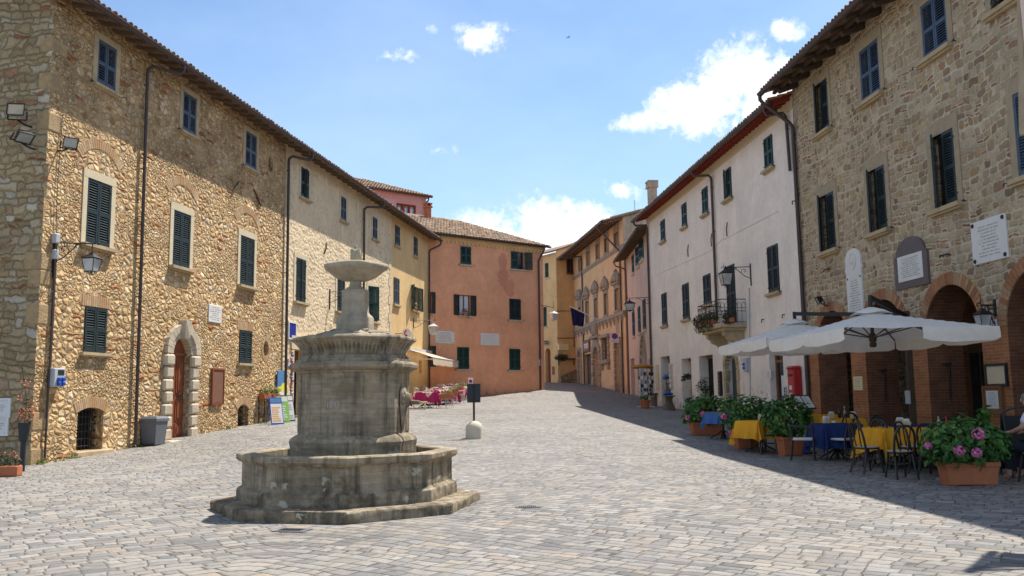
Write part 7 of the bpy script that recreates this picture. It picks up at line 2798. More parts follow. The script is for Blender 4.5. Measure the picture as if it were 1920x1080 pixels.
P4 = gp(1829, 911)
planter('biggest hydrangea with pink flowers in a long terracotta trough, nearest at the right', P4 + Vector((0, .2, 0)), R(-3), .80, .40, .36, (-.04, 0, .66), (.68, .44, .40), 700, .14,
  [(-.28, -.40, .55, .085), (.02, -.42, .80, .095), (-.05, -.46, .52, .08), (-.66, -.2, .62, .06)], 5, spr=[(.34, .05, 1.08, .2), (.05, .1, 1.0, .1)])
P3 = gp(1488, 855)
planter('leafy hydrangea without flowers in a square terracotta pot, in front of the menu stand', P3 + Vector((0, .2, 0)), R(8), .50, .42, .42, (-.06, 0, .84), (.56, .42, .46), 560, .13, [], 6, spr=[(.05, 0, 1.22, .16)])
P2 = gp(1396, 843)
planter('wide hydrangea with one pale flower at its edge, left of the yellow cloth', P2 + Vector((.1, .25, 0)), R(5), .55, .42, .36, (.04, 0, .84), (.68, .46, .50), 640, .135, [(-.58, -.2, .80, .08), (-.46, -.28, .40, .07), (.22, -.2, 1.12, .06)], 7)
P1 = gp(1320, 817)
planter('farthest hydrangea of the cafe with one pink flower, behind the blue cloth', P1 + Vector((.15, .25, 0)), R(5), .95, .42, .38, (-.05, 0, .74), (.64, .44, .48), 540, .135, [(-.22, -.38, .62, .085), (-.62, -.2, .52, .08)], 8)
# ------------------------------------------------------------------ parasols
def parasol(label, c, h_edge, h_top, hw, hl, rot, folded=None):
 t = thing('cafe_parasol', label, 'parasol', (c[0], c[1], gz(c[0], c[1])), rot, 'ecru cafe parasols')
 ze, zt = h_edge, h_top
 m = MB()
 n = 16
 # four sagging panels, split by eight ribs
 def pt(a, b):       # a,b in -1..1 over the square
  r = max(abs(a), abs(b))
  z = zt + (ze - zt) * (r ** .93)
  t_ = math.atan2(b, a)
  sag = .028 * r * (1 - abs(math.cos(4 * t_)))
  return (a * hw, b * hl, z - sag)
 N = 24
 g = []
 for j in range(N + 1):
  for i in range(N + 1):
   g.append(pt(-1 + 2 * i / N, -1 + 2 * j / N))
 k = N + 1
 m.add(g, [(j * k + i, j * k + i + 1, (j + 1) * k + i + 1, (j + 1) * k + i) for j in range(N) for i in range(N)])
 m.build('canopy', M_CANV, t, smooth=60)
 # small vented cap
 m = MB()
 cp = []
 for r, z in ((.34, zt - .045), (.2, zt + .03), (.03, zt + .09)):
  cp.append([(r * max(-1, min(1, 1.25 * math.cos(a))), r * max(-1, min(1, 1.25 * math.sin(a))), z + (.02 * math.sin(4 * a + 1) if r > .3 else 0)) for a in [2 * PI * q / 24 for q in range(24)]])
 m.loops(cp, True, False, True)
 m.build('top_cap', M_CANV, t, smooth=60)
 # valance, one piece per half side
 C = [(-1, -1), (1, -1), (1, 1), (-1, 1)]
 for s_ in range(4):
  a, b = C[s_], C[(s_ + 1) % 4]
  for hf in range(2):
   if folded and (s_, hf) in folded:
    continue
   m = MB()
   v0, v1, v2 = [], [], []
   nx, ny = (a[0] + b[0]) / 2, (a[1] + b[1]) / 2
   for q in range(13):
    f = (hf + q / 12) / 2
    x, y = a[0] + (b[0] - a[0]) * f, a[1] + (b[1] - a[1]) * f
    p = pt(x, y)
    e = q / 12
    dr = .25 - .05 * (abs(2 * e - 1) ** 12)
    v0.append((p[0] + nx * .004, p[1] + ny * .004, p[2] + .003))
    v1.append((p[0] + nx * (.02 + .006 * math.sin(e * 9)), p[1] + ny * (.02 + .006 * math.sin(e * 9)), p[2] - dr * .6))
    v2.append((p[0] + nx * (.01 + .012 * math.sin(e * 7 + s_)), p[1] + ny * (.01 + .012 * math.sin(e * 7 + s_)), p[2] - dr))
   m.loops([v0, v1, v2], False)
   m.build('valance', M_CANV, t, smooth=60)
 for (a, b) in ((1, 1), (1, 0), (1, -1), (0, -1), (-1, -1), (-1, 0), (-1, 1), (0, 1)):
  m = MB()
  e = pt(a * .985, b * .985)
  m.tube([(a * .06, b * .06, zt - .06), (e[0], e[1], e[2] - .02)], .017, 5)
  mid = pt(a * .52, b * .52)
  m.tube([(a * .05, b * .05, zt - .52), (mid[0], mid[1], mid[2] - .035)], .013, 5)
  m.build('rib', M_DOORO, t)
 m = MB()
 m.tube([(0, 0, zt - .62), (0, 0, zt + .22)], .035, 10)
 m.lathe([(.05, zt - .62), (.075, zt - .58), (.075, zt - .48), (.05, zt - .44)], 12)
 m.lathe([(.045, zt - .72), (.07, zt - .69), (.065, zt - .625)], 12)
 m.build('hub', M_WOOD, t, smooth=45)
 return t
def hang_arm(parent, x0, y0, z0, x1, y1, z1):
 m = MB()
 d = Vector((x1 - x0, y1 - y0, z1 - z0))
 m.tube([(x0, y0, z0), (x1, y1, z1)], .06, 4)
 m.tube([(x1, y1, z1 + .05), (x1, y1, z1 - .2)], .045, 8)
 return m.build('arm', M_IRON, parent)
UF, UR = Vector((7.22, 17.65, 0)), Vector((7.22, 22.45, 0))
g1, g2 = gz(UF.x, UF.y), gz(UR.x, UR.y)
parasol('near parasol with hanging valance, over the yellow tables', UF, 2.74 - g1, 3.20 - g1, 1.42, 1.95, R(3), folded={(0, 0)})
parasol('far parasol, partly hidden behind the near one', UR, 2.88 - g2, 3.38 - g2, 1.42, 1.95, R(3))
MX, MY = 9.0, 20.05
mg = gz(MX, MY)
mast = thing('parasol_mast', 'dark iron mast with two arms carrying both parasols, beside the brick piers', 'mast', (MX, MY, mg))
m = MB()
m.box(-.5, .5, -.5, .5, 0, .06)
m.build('base_plate', M_GREYC, mast)
m = MB()
m.box(-.06, .06, -.06, .06, .05, 3.42 - mg)
m.build('pole', M_WOOD, mast)
m = MB()
m.bbox(-.11, -.061, -.1, .1, 1.05, 1.35, .01)
m.build('socket_box', M_BOXG, mast)
hang_arm(mast, 0, 0, 3.30 - mg, UF.x - MX, UF.y - MY, 3.48 - mg)
hang_arm(mast, 0, 0, 3.34 - mg, UR.x - MX, UR.y - MY, 3.60 - mg)
# menu stand
p = gp(1517, 850)
t = thing('menu_stand', 'dark lectern stand with two white menu sheets behind the middle hydrangea', 'menu stand', p, R(25))
m = MB()
m.tube([(0, 0, 0.02), (0, 0, 1.02)], .018, 8)
m.build('post', M_IRON, t)
m = MB()
m.lathe([(.17, 0), (.17, .02), (.03, .04)], 18)
m.build('foot', M_IRON, t)
f = lambda a, b, d: (a, b * .62 - d * .78, 1.02 + b * .78 + d * .62)
m = MB()
m.hexa([f(-.27, -.03, 0), f(.27, -.03, 0), f(.27, -.03, .02), f(-.27, -.03, .02), f(-.27, .37, 0), f(.27, .37, 0), f(.27, .37, .02), f(-.27, .37, .02)])
m.build('tray', M_BLACK, t)
for a in (-.24, .02):
 m = MB()
 m.hexa([f(a, 0, .022), f(a + .22, 0, .022), f(a + .22, 0, .026), f(a, 0, .026), f(a, .33, .022), f(a + .22, .33, .022), f(a + .22, .33, .026), f(a, .33, .026)])
 s_ = m.build('sheet', M_PAPER, t)
 m = MB()
 rd = random.Random(a)
 for q in range(9):
  l = rd.uniform(.08, .16)
  m.hexa([f(a + .03, .04 + q * .03, .0265), f(a + .03 + l, .04 + q * .03, .0265), f(a + .03 + l, .04 + q * .03, .0275), f(a + .03, .04 + q * .03, .0275), f(a + .03, .05 + q * .03, .0265), f(a + .03 + l, .05 + q * .03, .0265), f(a + .03 + l, .05 + q * .03, .0275), f(a + .03, .05 + q * .03, .0275)])
 m.build('print', M_INK, s_)
# chalkboard at the right edge
p = gp(1926, 893)
t = thing('chalkboard', 'tall black A-frame chalkboard with hoop top at the right edge', 'chalkboard', p, R(-12))
for sg, nm in ((-1, 'front_panel'), (1, 'rear_panel')):
 m = MB()
 m.hexa([(-.3, sg * .26 - .012, .1), (.3, sg * .26 - .012, .1), (.3, sg * .26 + .012, .1), (-.3, sg * .26 + .012, .1), (-.3, sg * .05 - .012, 1.0), (.3, sg * .05 - .012, 1.0), (.3, sg * .05 + .012, 1.0), (-.3, sg * .05 + .012, 1.0)])
 m.build(nm, M_SLATE, t)
 m = MB()
 pts = [(-.31, sg * .28, 0), (-.31, sg * .06, .98)] + [(-.31 * math.cos(a), sg * .03, 1.0 + .14 * math.sin(a)) for a in [PI * k / 10 for k in range(1, 10)]] + [(.31, sg * .06, .98), (.31, sg * .28, 0)]
 m.tube(pts, .015, 6)
 m.build('frame', M_SIGNBK, t)
# hanging banner at the frame's right edge: only its pole is in view, its cloth throws the corner shadow
PB = Vector((6.30, 10.5, 0))
b = thing('banner', 'stout wooden pole of a banner hanging in front of the stone house, top right edge', 'banner', (PB.x, PB.y, 0))
m = MB()
m.tube([(0, 0, 4.70), (.004, 0, 4.74), (.17, 0, 7.15)], [.035, .052, .052], 12)
m.build('pole', M_SANDG, b, smooth=40)
m = MB()
m.tube([(.16, 0, 6.98), (4.6, .3, 6.98)], .03, 6)
m.build('bracket', M_IRON, b)
m = MB()
rows_ = []
for j in range(13):
 q = j / 12
 lo_ = 4.62 + .32 * abs(math.sin(PI * q * 2.0)) ** .7 + .05 * q
 rows_.append([(.06 + 1.5 * q, .07 * math.sin(q * 7 + z * .8), z) for z in [lo_ + (6.9 - lo_) * i / 10 for i in range(11)]])
m.loops(rows_, False)
m.build('cloth', M_CREC, b, smooth=60)
# ------------------------------------------------------------------ seated guest at the right edge, seen from behind
def skin_body(name, joints, edges, radii, m, parent, root=0, sub=2):
 me = bpy.data.meshes.new(name)
 me.from_pydata(joints, edges, [])
 o = bpy.data.objects.new(name, me)
 COL.objects.link(o)
 sk = o.modifiers.new('skin', 'SKIN')
 sk.use_smooth_shade = True
 for i, v in enumerate(me.skin_vertices[0].data):
  r = radii[i]
  v.radius = r if hasattr(r, '__len__') else (r, r)
  v.use_root = i == root
 s = o.modifiers.new('sub', 'SUBSURF')
 s.levels = s.render_levels = sub
 dg = bpy.context.evaluated_depsgraph_get()
 dg.update()
 new = bpy.data.meshes.new_from_object(o.evaluated_get(dg))
 o.modifiers.clear()
 o.data = new
 bpy.data.meshes.remove(me)
 new.materials.clear()
 new.materials.append(m)
 for p in new.polygons:
  p.use_smooth = True
 o.parent = parent
 return o
def seated_person():
 x, y = 8.25, 14.15
 g = gz(x, y)
 t = thing('person', 'seated guest with grey hair in a pale lilac polo shirt, back turned', 'person', (x, y, g), R(-155))
 # model faces -Y, seat at .46
 J = [(0, .05, .55), (0, .07, .75), (0, .04, .98), (0, -.02, 1.10), (0, -.05, 1.18),      # pelvis, waist, chest, neck base, neck
         (.17, .03, 1.04), (.27, .0, .86), (.24, -.22, .78), (.22, -.30, .77),               # left shoulder, elbow, wrist, hand
         (-.17, .03, 1.04), (-.27, .0, .86), (-.24, -.22, .78), (-.22, -.30, .77),
         (.10, .02, .53), (.13, -.40, .52), (.13, -.38, .09), (.13, -.48, .045),              # hip, knee, ankle, toe
         (-.10, .02, .53), (-.13, -.40, .52), (-.13, -.36, .09), (-.13, -.46, .045),
         (0, -.065, 1.27), (0, -.07, 1.36)]
 E = [(0, 1), (1, 2), (2, 3), (3, 4), (2, 5), (5, 6), (6, 7), (7, 8), (2, 9), (9, 10), (10, 11), (11, 12), (0, 13), (13, 14), (14, 15), (15, 16), (0, 17), (17, 18), (18, 19), (19, 20), (4, 21), (21, 22)]
 Rr = [(.15, .12), (.145, .11), (.16, .115), (.07, .065), (.058, .058), .062, .044, .032, .036, .062, .044, .032, .036, .085, .062, .045, .035, .085, .062, .045, .035, (.082, .098), (.06, .07)]
 skin_body('body', J, E, Rr, M_SKIN, t)
 # face
 m = MB()
 m.sphere((0, -.165, 1.27), .018, 8, 6, (.8, 1.3, 1.2))
 for sx in (-1, 1):
  m.sphere((sx * .082, -.06, 1.27), .024, 8, 6, (.45, .8, 1.2))
 m.build('nose_and_ears', M_SKIN, t, smooth=60)
 m = MB()
 for sx in (-1, 1):
  m.sphere((sx * .032, -.148, 1.295), .012, 8, 6)
 m.build('eyes', M_WHITEP, t)
 m = MB()
 m.sphere((0, -.045, 1.315), .108, 18, 12, (.9, 1.02, .95), .02)
 m.sphere((0, -.015, 1.25), .092, 14, 10, (.92, .9, 1.0), .02)
 m.build('hair', M_HAIR, t, smooth=60)
 # polo shirt following the torso, short sleeves
 J2 = [(0, .05, .53), (0, .07, .75), (0, .04, .98), (0, -.005, 1.09), (.17, .03, 1.04), (.245, .01, .91), (-.17, .03, 1.04), (-.245, .01, .91)]
 E2 = [(0, 1), (1, 2), (2, 3), (2, 4), (4, 5), (2, 6), (6, 7)]
 R2 = [(.175, .14), (.17, .13), (.185, .135), (.085, .08), .082, .066, .082, .066]
 skin_body('polo_shirt', J2, E2, R2, M_SHIRT, t)
 J3 = [(0, .05, .54), (.10, .02, .53), (.13, -.40, .53), (.13, -.37, .16), (-.10, .02, .53), (-.13, -.40, .53), (-.13, -.35, .16)]
 skin_body('trousers', J3, [(0, 1), (1, 2), (2, 3), (0, 4), (4, 5), (5, 6)], [(.17, .14), .10, .078, .062, .10, .078, .062], M_TROUS, t)
 # hands: palm and five bent fingers each, resting on the table edge
 for sx in (-1, 1):
  m = MB()
  w = Vector((sx * .22, -.30, .77))
  m.tube([w + Vector((0, .03, 0)), w + Vector((0, -.03, -.005)), w + Vector((0, -.06, -.01))], [.03, .038, .03], 8, flat=.5)
  for k in range(4):
   b0 = w + Vector((-.028 + .019 * k, -.055, -.008))
   ln = (.065, .075, .07, .055)[k]
   m.tube([b0, b0 + Vector((0, -ln * .45, .004)), b0 + Vector((0, -ln * .8, -.012)), b0 + Vector((0, -ln, -.028))], [.009, .0085, .008, .006], 6)
  th = w + Vector((-sx * .03, -.01, -.005))
  m.tube([th, th + Vector((-sx * .025, -.03, -.005)), th + Vector((-sx * .028, -.06, -.018))], [.011, .010, .007], 6)
  m.build('hand', M_SKIN, t, smooth=60)
 place(CH, x, y, R(-155), 'bentwood chair under the seated guest at the right edge')
 return t
seated_person()
# ------------------------------------------------------------------ street things on the left and far side
# bollard with the back of a sign
p = gp(889, 822)
t = thing('sign_post', 'dark sign seen from behind on a post in a domed concrete bollard, in mid square', 'sign post', p)
m = MB()
m.lathe([(.235, -.05), (.235, .27), (.225, .33), (.19, .40), (.13, .45), (.06, .475), (.01, .48)], 28)
m.build('bollard', M_CONC, t, smooth=50)
m = MB()
m.tube([(0, 0, .46), (0, 0, 1.44)], .03, 10)
for z in (.72, .86):
 m.tube([(0, 0, z), (0, 0, z + .02)], .034, 10)
m.build('post', M_WOOD, t)
m = MB()
m.bbox(-.185, .185, -.055, -.03, .98, 1.50, .015)
m.build('sign_panel', M_SIGNBK, t)
m = MB()
for z in (1.06, 1.42):
 m.box(-.07, .07, -.075, -.056, z - .015, z + .015)
m.tube([(0, -.07, 1.0), (0, -.07, 1.48)], .012, 6)
m.build('clamp', M_IRON, t)
m = MB()
m.bbox(-.16, -.02, .06, .075, 1.50, 1.66, .01)
m.build('ticket_plate', M_WHITEP, t)
m = MB()
m.tube([(-.09, .056, 1.57), (-.09, .0595, 1.57)], .05, 14)
m.build('red_dot', M_SIGNR, t)
# litter bins
p = gp(288, 835)
t = thing('litter_bin', 'grey plastic litter bin with sloping lid beside the arched portal', 'bin', p + Vector((-.05, .1, 0)), R(80))
m = MB()
m.loops([[(-.22, -.19, .05), (.22, -.19, .05), (.22, .19, .05), (-.22, .19, .05)], [(-.27, -.235, .62), (.27, -.235, .62), (.27, .235, .62), (-.27, .235, .62)]], True, True, True)
m.build('body', M_GREYB, t)
m = MB()
m.bbox(-.24, .24, -.21, .21, 0, .05, .015)
m.build('base', M_GREYD, t)
m = MB()
m.loops([[(-.29, -.255, .62), (.29, -.255, .62), (.29, .255, .62), (-.29, .255, .62)], [(-.29, -.255, .69), (.29, -.255, .69), (.29, .255, .69), (-.29, .255, .69)], [(-.24, -.2, .75), (.24, -.2, .75), (.24, .2, .75), (-.24, .2, .75)]], True, True, True)
m.build('lid', M_GREYB, t)
m = MB()
m.box(.272, .276, -.08, .08, .36, .5)
m.build('sticker', M_PAPER, t)
p = gp(995, 729)
t = thing('litter_bin', 'small dark round litter bin with pale rim at the right corner of the salmon house', 'bin', p)
m = MB()
m.lathe([(.24, 0), (.26, .05), (.27, .62)], 20)
m.build('body', M_GREYD, t, smooth=40)
m = MB()
m.lathe([(.28, .62), (.285, .68), (.22, .70)], 20)
m.build('rim', M_BOXG, t, smooth=40)
# flower pole and flower box at the shaded end wall
p = gp(41, 884)
t = thing('flower_stand', 'dark post with a tin of trailing orange, red and white flowers at the palazzo corner', 'flower stand', p)
m = MB()
m.tube([(0, 0, 0), (0, 0, .75)], .055, 10)
m.build('post', M_SIGNBK, t)
m = MB()
m.lathe([(.08, .6), (.12, .95), (.13, .97)], 14)
m.build('tin', M_SIGNBK, t)
rd = random.Random(4)
m = MB()
for k in range(46):
 z = 1.0 + rd.random() ** 1.5 * .9
 flower_head(m, (rd.uniform(-.16, .2) + (z - 1) * .05, rd.uniform(-.14, .14), z if k % 3 else rd.uniform(.85, 1.3)), rd.uniform(.025, .05), 9, rd)
m.build('blossoms', M_PETALR, t)
m = MB()
foliage(m, (.02, 0, 1.2), (.17, .15, .35), 70, .07, rd, .2)
m.tube([(0, 0, .9), (.02, 0, 1.4), (-.06, 0, 1.85), (-.12, 0, 2.1)], .008, 5)
m.build('foliage', M_LEAFD, t)
p = gp(6, 893)
t = thing('flower_box', 'low terracotta flower box at the lower left edge', 'flower box', p, R(5))
m = MB()
m.bbox(-.4, .3, -.13, .13, 0, .2, .02)
m.build('box', M_TERRA, t)
m = MB()
foliage(m, (-.05, 0, .28), (.36, .15, .16), 120, .08, rd, .2)
m.build('foliage', M_LEAFD, t)
m = MB()
for k in range(12):
 flower_head(m, (rd.uniform(-.35, .25), rd.uniform(-.15, .1), rd.uniform(.28, .44)), .035, 10, rd)
m.build('blossoms', M_PETALR, t)
# leaning poster boards by the cream house
for i, (px, py, cols, lb) in enumerate(((521, 796, (M_BLUEP, M_PAPER, M_ORAP), 'leaning poster board with blue header and orange picture'), (533, 793, (M_PAPER, M_GRNP, M_PAPER), 'leaning green poster board between two others'), (543, 790, (M_PAPER, M_PAPER, M_INK), 'leaning white poster board, rightmost of the three'))):
 p = gp(px, py)
 t = thing('poster_board', lb, 'poster board', p, R(38), 'poster boards leaning by the cream house')
 t.scale = (.8, .85, .85)
 f = lambda a, z, d: (a, z * .30 + d, z)
 m = MB()
 m.hexa([f(-.27, 0, 0), f(.27, 0, 0), f(.27, 0, .03), f(-.27, 0, .03), f(-.27, 1.05, 0), f(.27, 1.05, 0), f(.27, 1.05, .03), f(-.27, 1.05, .03)])
 m.build('panel', cols[0] if i == 0 else (M_SIGNBK if i == 2 else M_GRNP), t)
 m = MB()
 for sx in (-.24, .24):
  m.tube([(sx, .34, 1.02), (sx, .62, 0)], .014, 5)
 m.build('rear_legs', M_BLUEP if i == 0 else M_IRON, t)
 k = 0
 for (z0, z1, mt) in ((.06, .80, cols[1]), (.84, 1.02, cols[0] if i else M_PAPER)):
  m = MB()
  m.hexa([f(-.24, z0, -.006), f(.24, z0, -.006), f(.24, z0, -.001), f(-.24, z0, -.001), f(-.24, z1, -.006), f(.24, z1, -.006), f(.24, z1, -.001), f(-.24, z1, -.001)])
  sh_ = m.build('poster' if k == 0 else 'header', mt, t)
  if i == 0 and k == 1:
   sh_.data.materials[0] = M_SKYB
  k += 1
 m = MB()
 rd = random.Random(i)
 for q in range(7):
  z0 = .12 + q * .085
  l = rd.uniform(.2, .4)
  m.hexa([f(-.2, z0, -.010), f(-.2 + l, z0, -.010), f(-.2 + l, z0, -.0065), f(-.2, z0, -.0065), f(-.2, z0 + .045, -.010), f(-.2 + l, z0 + .045, -.010), f(-.2 + l, z0 + .045, -.0065), f(-.2, z0 + .045, -.0065)])
 m.build('print', cols[2], t)
# rack of geranium boxes
p = gp(505, 793)
t = thing('flower_rack', 'iron rack with terracotta boxes of green and yellow plants against the palazzo', 'flower rack', p + Vector((-.1, .35, 0)), R(78))
m = MB()
for sx in (-.55, .55):
 for sy in (-.1, .1):
  m.tube([(sx, sy, 0), (sx, sy, .85)], .014, 5)
for z in (.3, .8):
 m.tube([(-.55, -.1, z), (.55, -.1, z)], .012, 5)
 m.tube([(-.55, .1, z), (.55, .1, z)], .012, 5)
m.build('rack', M_IRON, t)
for k, sx in enumerate((-.33, .33)):
 m = MB()
 m.bbox(sx - .28, sx + .28, -.1, .1, .78, .98, .02)
 bx = m.build('box', M_TERRA, t)
 m = MB()
 foliage(m, (sx, 0, 1.1), (.34, .2, .17), 170, .075, random.Random(k), .2)
 m.build('foliage', M_LEAFY, bx)
# pottery shelf in front of the shop doorway
ub, zb = FL.at(556, 785)
pw = FL.w(15.0, .45, 0)
t = thing('pottery_shelf', 'wooden shelf of glazed pottery outside the shop doorway, behind the fountain', 'shelf', (pw.x, pw.y, gz(pw.x, pw.y)), FL.rz)
m = MB()
for z in (.25, .75, 1.2):
 m.box(-.7, .7, -.16, .16, z, z + .03)
for sx in (-.7, .66):
 m.box(sx, sx + .04, -.16, .16, 0, 1.4)
m.build('frame', M_DOORO, t)
rd = random.Random(9)
for z in (.28, .78, 1.23):
 for k in range(6):
  h = rd.uniform(.12, .3)
  r = rd.uniform(.05, .09)
  x = -.58 + k * .23
  m = MB()
  m.lathe([(r * .6, z), (r, z + h * .4), (r * .8, z + h * .7), (r * .45, z + h * .85), (r * .6, z + h)], 12, (x, rd.uniform(-.04, .04)))
  m.build('jar', M_POTT if k % 2 else M_TERRA, t, smooth=45)
pw = FL.w(13.1, .12, 0)
z0 = FL.at(538, 742)[1]
t = thing('pottery_string', 'vertical string of small red ceramic pots beside the downpipe', 'ceramics', (pw.x, pw.y, z0), FL.rz)
m = MB()
for k in range(14):
 m.sphere((rd.uniform(-.05, .05), -rd.uniform(0, .05), .08 + k * .115), .075, 8, 6, (1, .8, .85), .05)
m.build('pots', M_POTT, t, smooth=50)
m = MB()
m.tube([(0, 0, 0), (0, 0, 1.75)], .01, 5)
m.build('cord', M_IRON, t)
# the little bar's tables under the awning
def white_chair():
 t = thing('metal_chair', '', 'chair', (0, 0, 0), 0, 'white metal chairs of the far bar')
 m = MB()
 m.bbox(-.2, .2, -.2, .2, .43, .455, .01)
 m.build('seat', M_CREC, t)
 for sx in (-1, 1):
  for sy in (-1, 1):
   m = MB()
   m.tube([(sx * .18, sy * .18, .44), (sx * .22, sy * .23, 0)], .014, 5)
   m.build('leg', M_SEATW, t)
 m = MB()
 m.tube([(-.2, .2, .44), (-.22, .26, .8), (-.12, .28, .86), (.12, .28, .86), (.22, .26, .8), (.2, .2, .44)], .016, 6)
 for x in (-.08, 0, .08):
  m.tube([(x, .2, .44), (x, .28, .86)], .01, 5)
 m.tube([(-.22, .24, .66), (-.25, -.1, .66), (-.22, -.18, .44)], .012, 5)
 m.tube([(.22, .24, .66), (.25, -.1, .66), (.22, -.18, .44)], .012, 5)
 m.build('back_frame', M_SEATW, t)
 return t
WC = white_chair()
TB2 = cafe_table('bar_table')
TB2['group'] = 'far bar tables'
spots = ((797, 765, 'nearest of the far bar tables, under a cream and magenta cloth'), (836, 757, 'far bar table behind the flower boxes'), (786, 751, 'far bar table close to the yellow house'), (842, 747, 'far bar table nearest the salmon house'), (816, 759, 'far bar table in the middle of the group'), (824, 751, 'far bar table between the green bush and the flower boxes'), (860, 750, 'far bar table by the last flower boxes'))
lab2 = ('beside the fountain spout', 'behind the flower boxes', 'close to the yellow house', 'nearest the salmon house', 'in the middle of the group', 'near the left green bush', 'by the last flower boxes')
for i, (px, py, lb) in enumerate(spots):
 p = gp(px, py)
 place(TB2, p.x, p.y, R(20 + i * 7), lb)
 cloth_on(p.x, p.y, p.z, R(20 + i * 7), M_MAGC, 'magenta under-cloth on the far bar table ' + lab2[i], .48, .5, seed=20 + i, group='cloths of the far bar', name='under_cloth')
 cloth_on(p.x, p.y, p.z, R(20 + i * 7), M_CREC, 'cream top cloth laid cornerwise on the far bar table ' + lab2[i], .49, .05, turn=PI / 4, seed=30 + i, group='cloths of the far bar', lift=.010)
 for k, (dx, dy, a) in enumerate(((-.75, .0, 95), (.75, .1, -85), (.1, .8, 5), (0, -.78, 180))):
  if (i, k) in ((0, 3), (3, 0)) or (i > 3 and k % 2):
   continue
  place(WC, p.x + dx, p.y + dy, R(a + i * 8), 'white chair on the %s side of the bar table %s' % (('yellow-house', 'open square', 'far', 'near')[k], lab2[i]))
fl = ((837, 765, 'terracotta flower box on an iron stand, nearest of the row'), (847, 759, 'flower box on a stand, second of the row from the front'), (857, 753, 'flower box on a stand in the middle of the row'), (866, 749, 'tall bushy flower box near the end of the row'), (874, 747, 'flower box on a stand beside the dark sign'))
for i, (px, py, lb) in enumerate(fl):
 p = gp(px, py)
 t = thing('flower_box_stand', lb, 'flower box', p, R(15), 'flower boxes of the far bar')
 m = MB()
 for sx in (-.25, .25):
  for sy in (-.14, .14):
   m.tube([(sx, sy, .42), (sx * 1.25, sy * 1.5, 0)], .012, 5)
 m.tube([(-.29, -.19, .1), (.29, -.19, .1)], .01, 5)
 m.bbox(-.27, .27, -.15, .15, .41, .425, .003)
 m.build('stand', M_SEATW, t)
 m = MB()
 m.bbox(-.3, .3, -.15, .15, .426, .66, .02)
 m.build('box', M_TERRA, t)
 m = MB()
 foliage(m, (0, 0, .76 + .05 * (i == 3)), (.3, .2, .17 + .08 * (i == 3)), 150, .07, random.Random(60 + i), .2)
 m.build('foliage', M_LEAFY, t)
for (px, py, lb, w) in ((811, 745, 'bright green bush in a trough against the salmon house, left of two', .75), (857, 742, 'bright green bush in a trough against the salmon house, right of two', .8)):
 p = gp(px, py)
 t = thing('shrub_trough', lb, 'shrub', p + Vector((.3, .5, 0)), R(38), 'bright green bushes by the salmon house')
 m = MB()
 m.bbox(-w, w, -.2, .2, 0, .45, .03)
 m.build('trough', M_SANDW, t)
 m = MB()
 foliage(m, (0, 0, .72), (w, .4, .32), 420, .13, random.Random(px), .2)
 foliage(m, (-.2, 0, 1.0), (w * .4, .3, .25), 110, .13, random.Random(px + 1), .2)
 m.build('foliage', M_LEAFB, t)
p = gp(776, 768)
t = thing('wooden_bench', 'low yellowish wooden bench half hidden behind the fountain', 'bench', p, R(10))
m = MB()
m.bbox(-.5, .6, -.2, .2, .30, .36, .01)
m.build('seat', M_ROSE, t)
for sx in (-.4, .5):
 m = MB()
 m.box(sx - .03, sx + .03, -.17, .17, 0, .3)
 m.build('leg', M_ROSE, t)
# ------------------------------------------------------------------ right side: souvenirs, plants
def stump_table(label, px, py, rot, r, L):
 p = gp(px, py)
 t = thing('stump_table', label, 'table', p, rot, 'tree-stump tables by the white house')
 rd = random.Random(px)
 m = MB()
 n = 14
 ls = []
 for q, z in ((1.25, 0), (1.0, .12), (.72, .32), (.66, .5), (.8, .62)):
  ls.append([(r * q * math.cos(a) * (1 + .28 * math.sin(3 * a + 1) * (q - .4)) * (1 + rd.uniform(-.08, .08)), r * q * math.sin(a) * (1 + rd.uniform(-.08, .08)), z) for a in [2 * PI * k / n for k in range(n)]])
 m.loops(ls, True, True, True)
 m.build('stump', M_STUMP, t, smooth=60)
 m = MB()
 m.bbox(-L * .55, L * .45, -.22, .22, .62, .68, .015)
 m.build('tabletop', M_DOORO, t)
 return t, p
t1, p1 = stump_table('tree-stump table with blue wares in front of the souvenir doorway', 1255, 769, R(88), .26, 1.0)
t2, p2 = stump_table('smaller tree-stump table at the downpipe of the white house', 1229, 761, R(88), .24, .9)
rd = random.Random(12)
t = thing('blue_wares', 'heap of bright blue souvenir bags on the stump table', 'wares', (p1.x, p1.y, p1.z + .682))
m = MB()
for k in range(14):
 m.sphere((rd.uniform(-.16, .16), rd.uniform(-.3, .3), rd.uniform(.05, .14)), rd.uniform(.06, .1), 8, 6, (1, 1.2, .7), .12)
m.build('bags', M_BLUEP, t, smooth=50)
t = thing('hat_rack', 'blue hats and dark bags hanging in the souvenir doorway', 'wares', FW.w(FW.at(1249, 720)[0], -.1, FW.at(1249, 722)[1]), FW.rz)
m = MB()
for k in range(4):
 m.sphere((rd.uniform(-.15, .15), .1, .25 + rd.uniform(0, .25)), .17, 12, 6, (1, 1, .6), .05)
m.build('hats', M_SKYB, t, smooth=50)
m = MB()
for k in range(8):
 m.sphere((rd.uniform(-.3, .3), .05, rd.uniform(-.45, .1)), .14, 8, 6, (1, .6, 1.1), .15)
m.build('bags', M_STUMP, t, smooth=50)
m = MB()
m.tube([(-.35, 0, .6), (-.35, 0, -.9)], .02, 5)
m.tube([(.35, 0, .6), (.35, 0, -.9)], .02, 5)
m.build('frame', M_IRON, t)
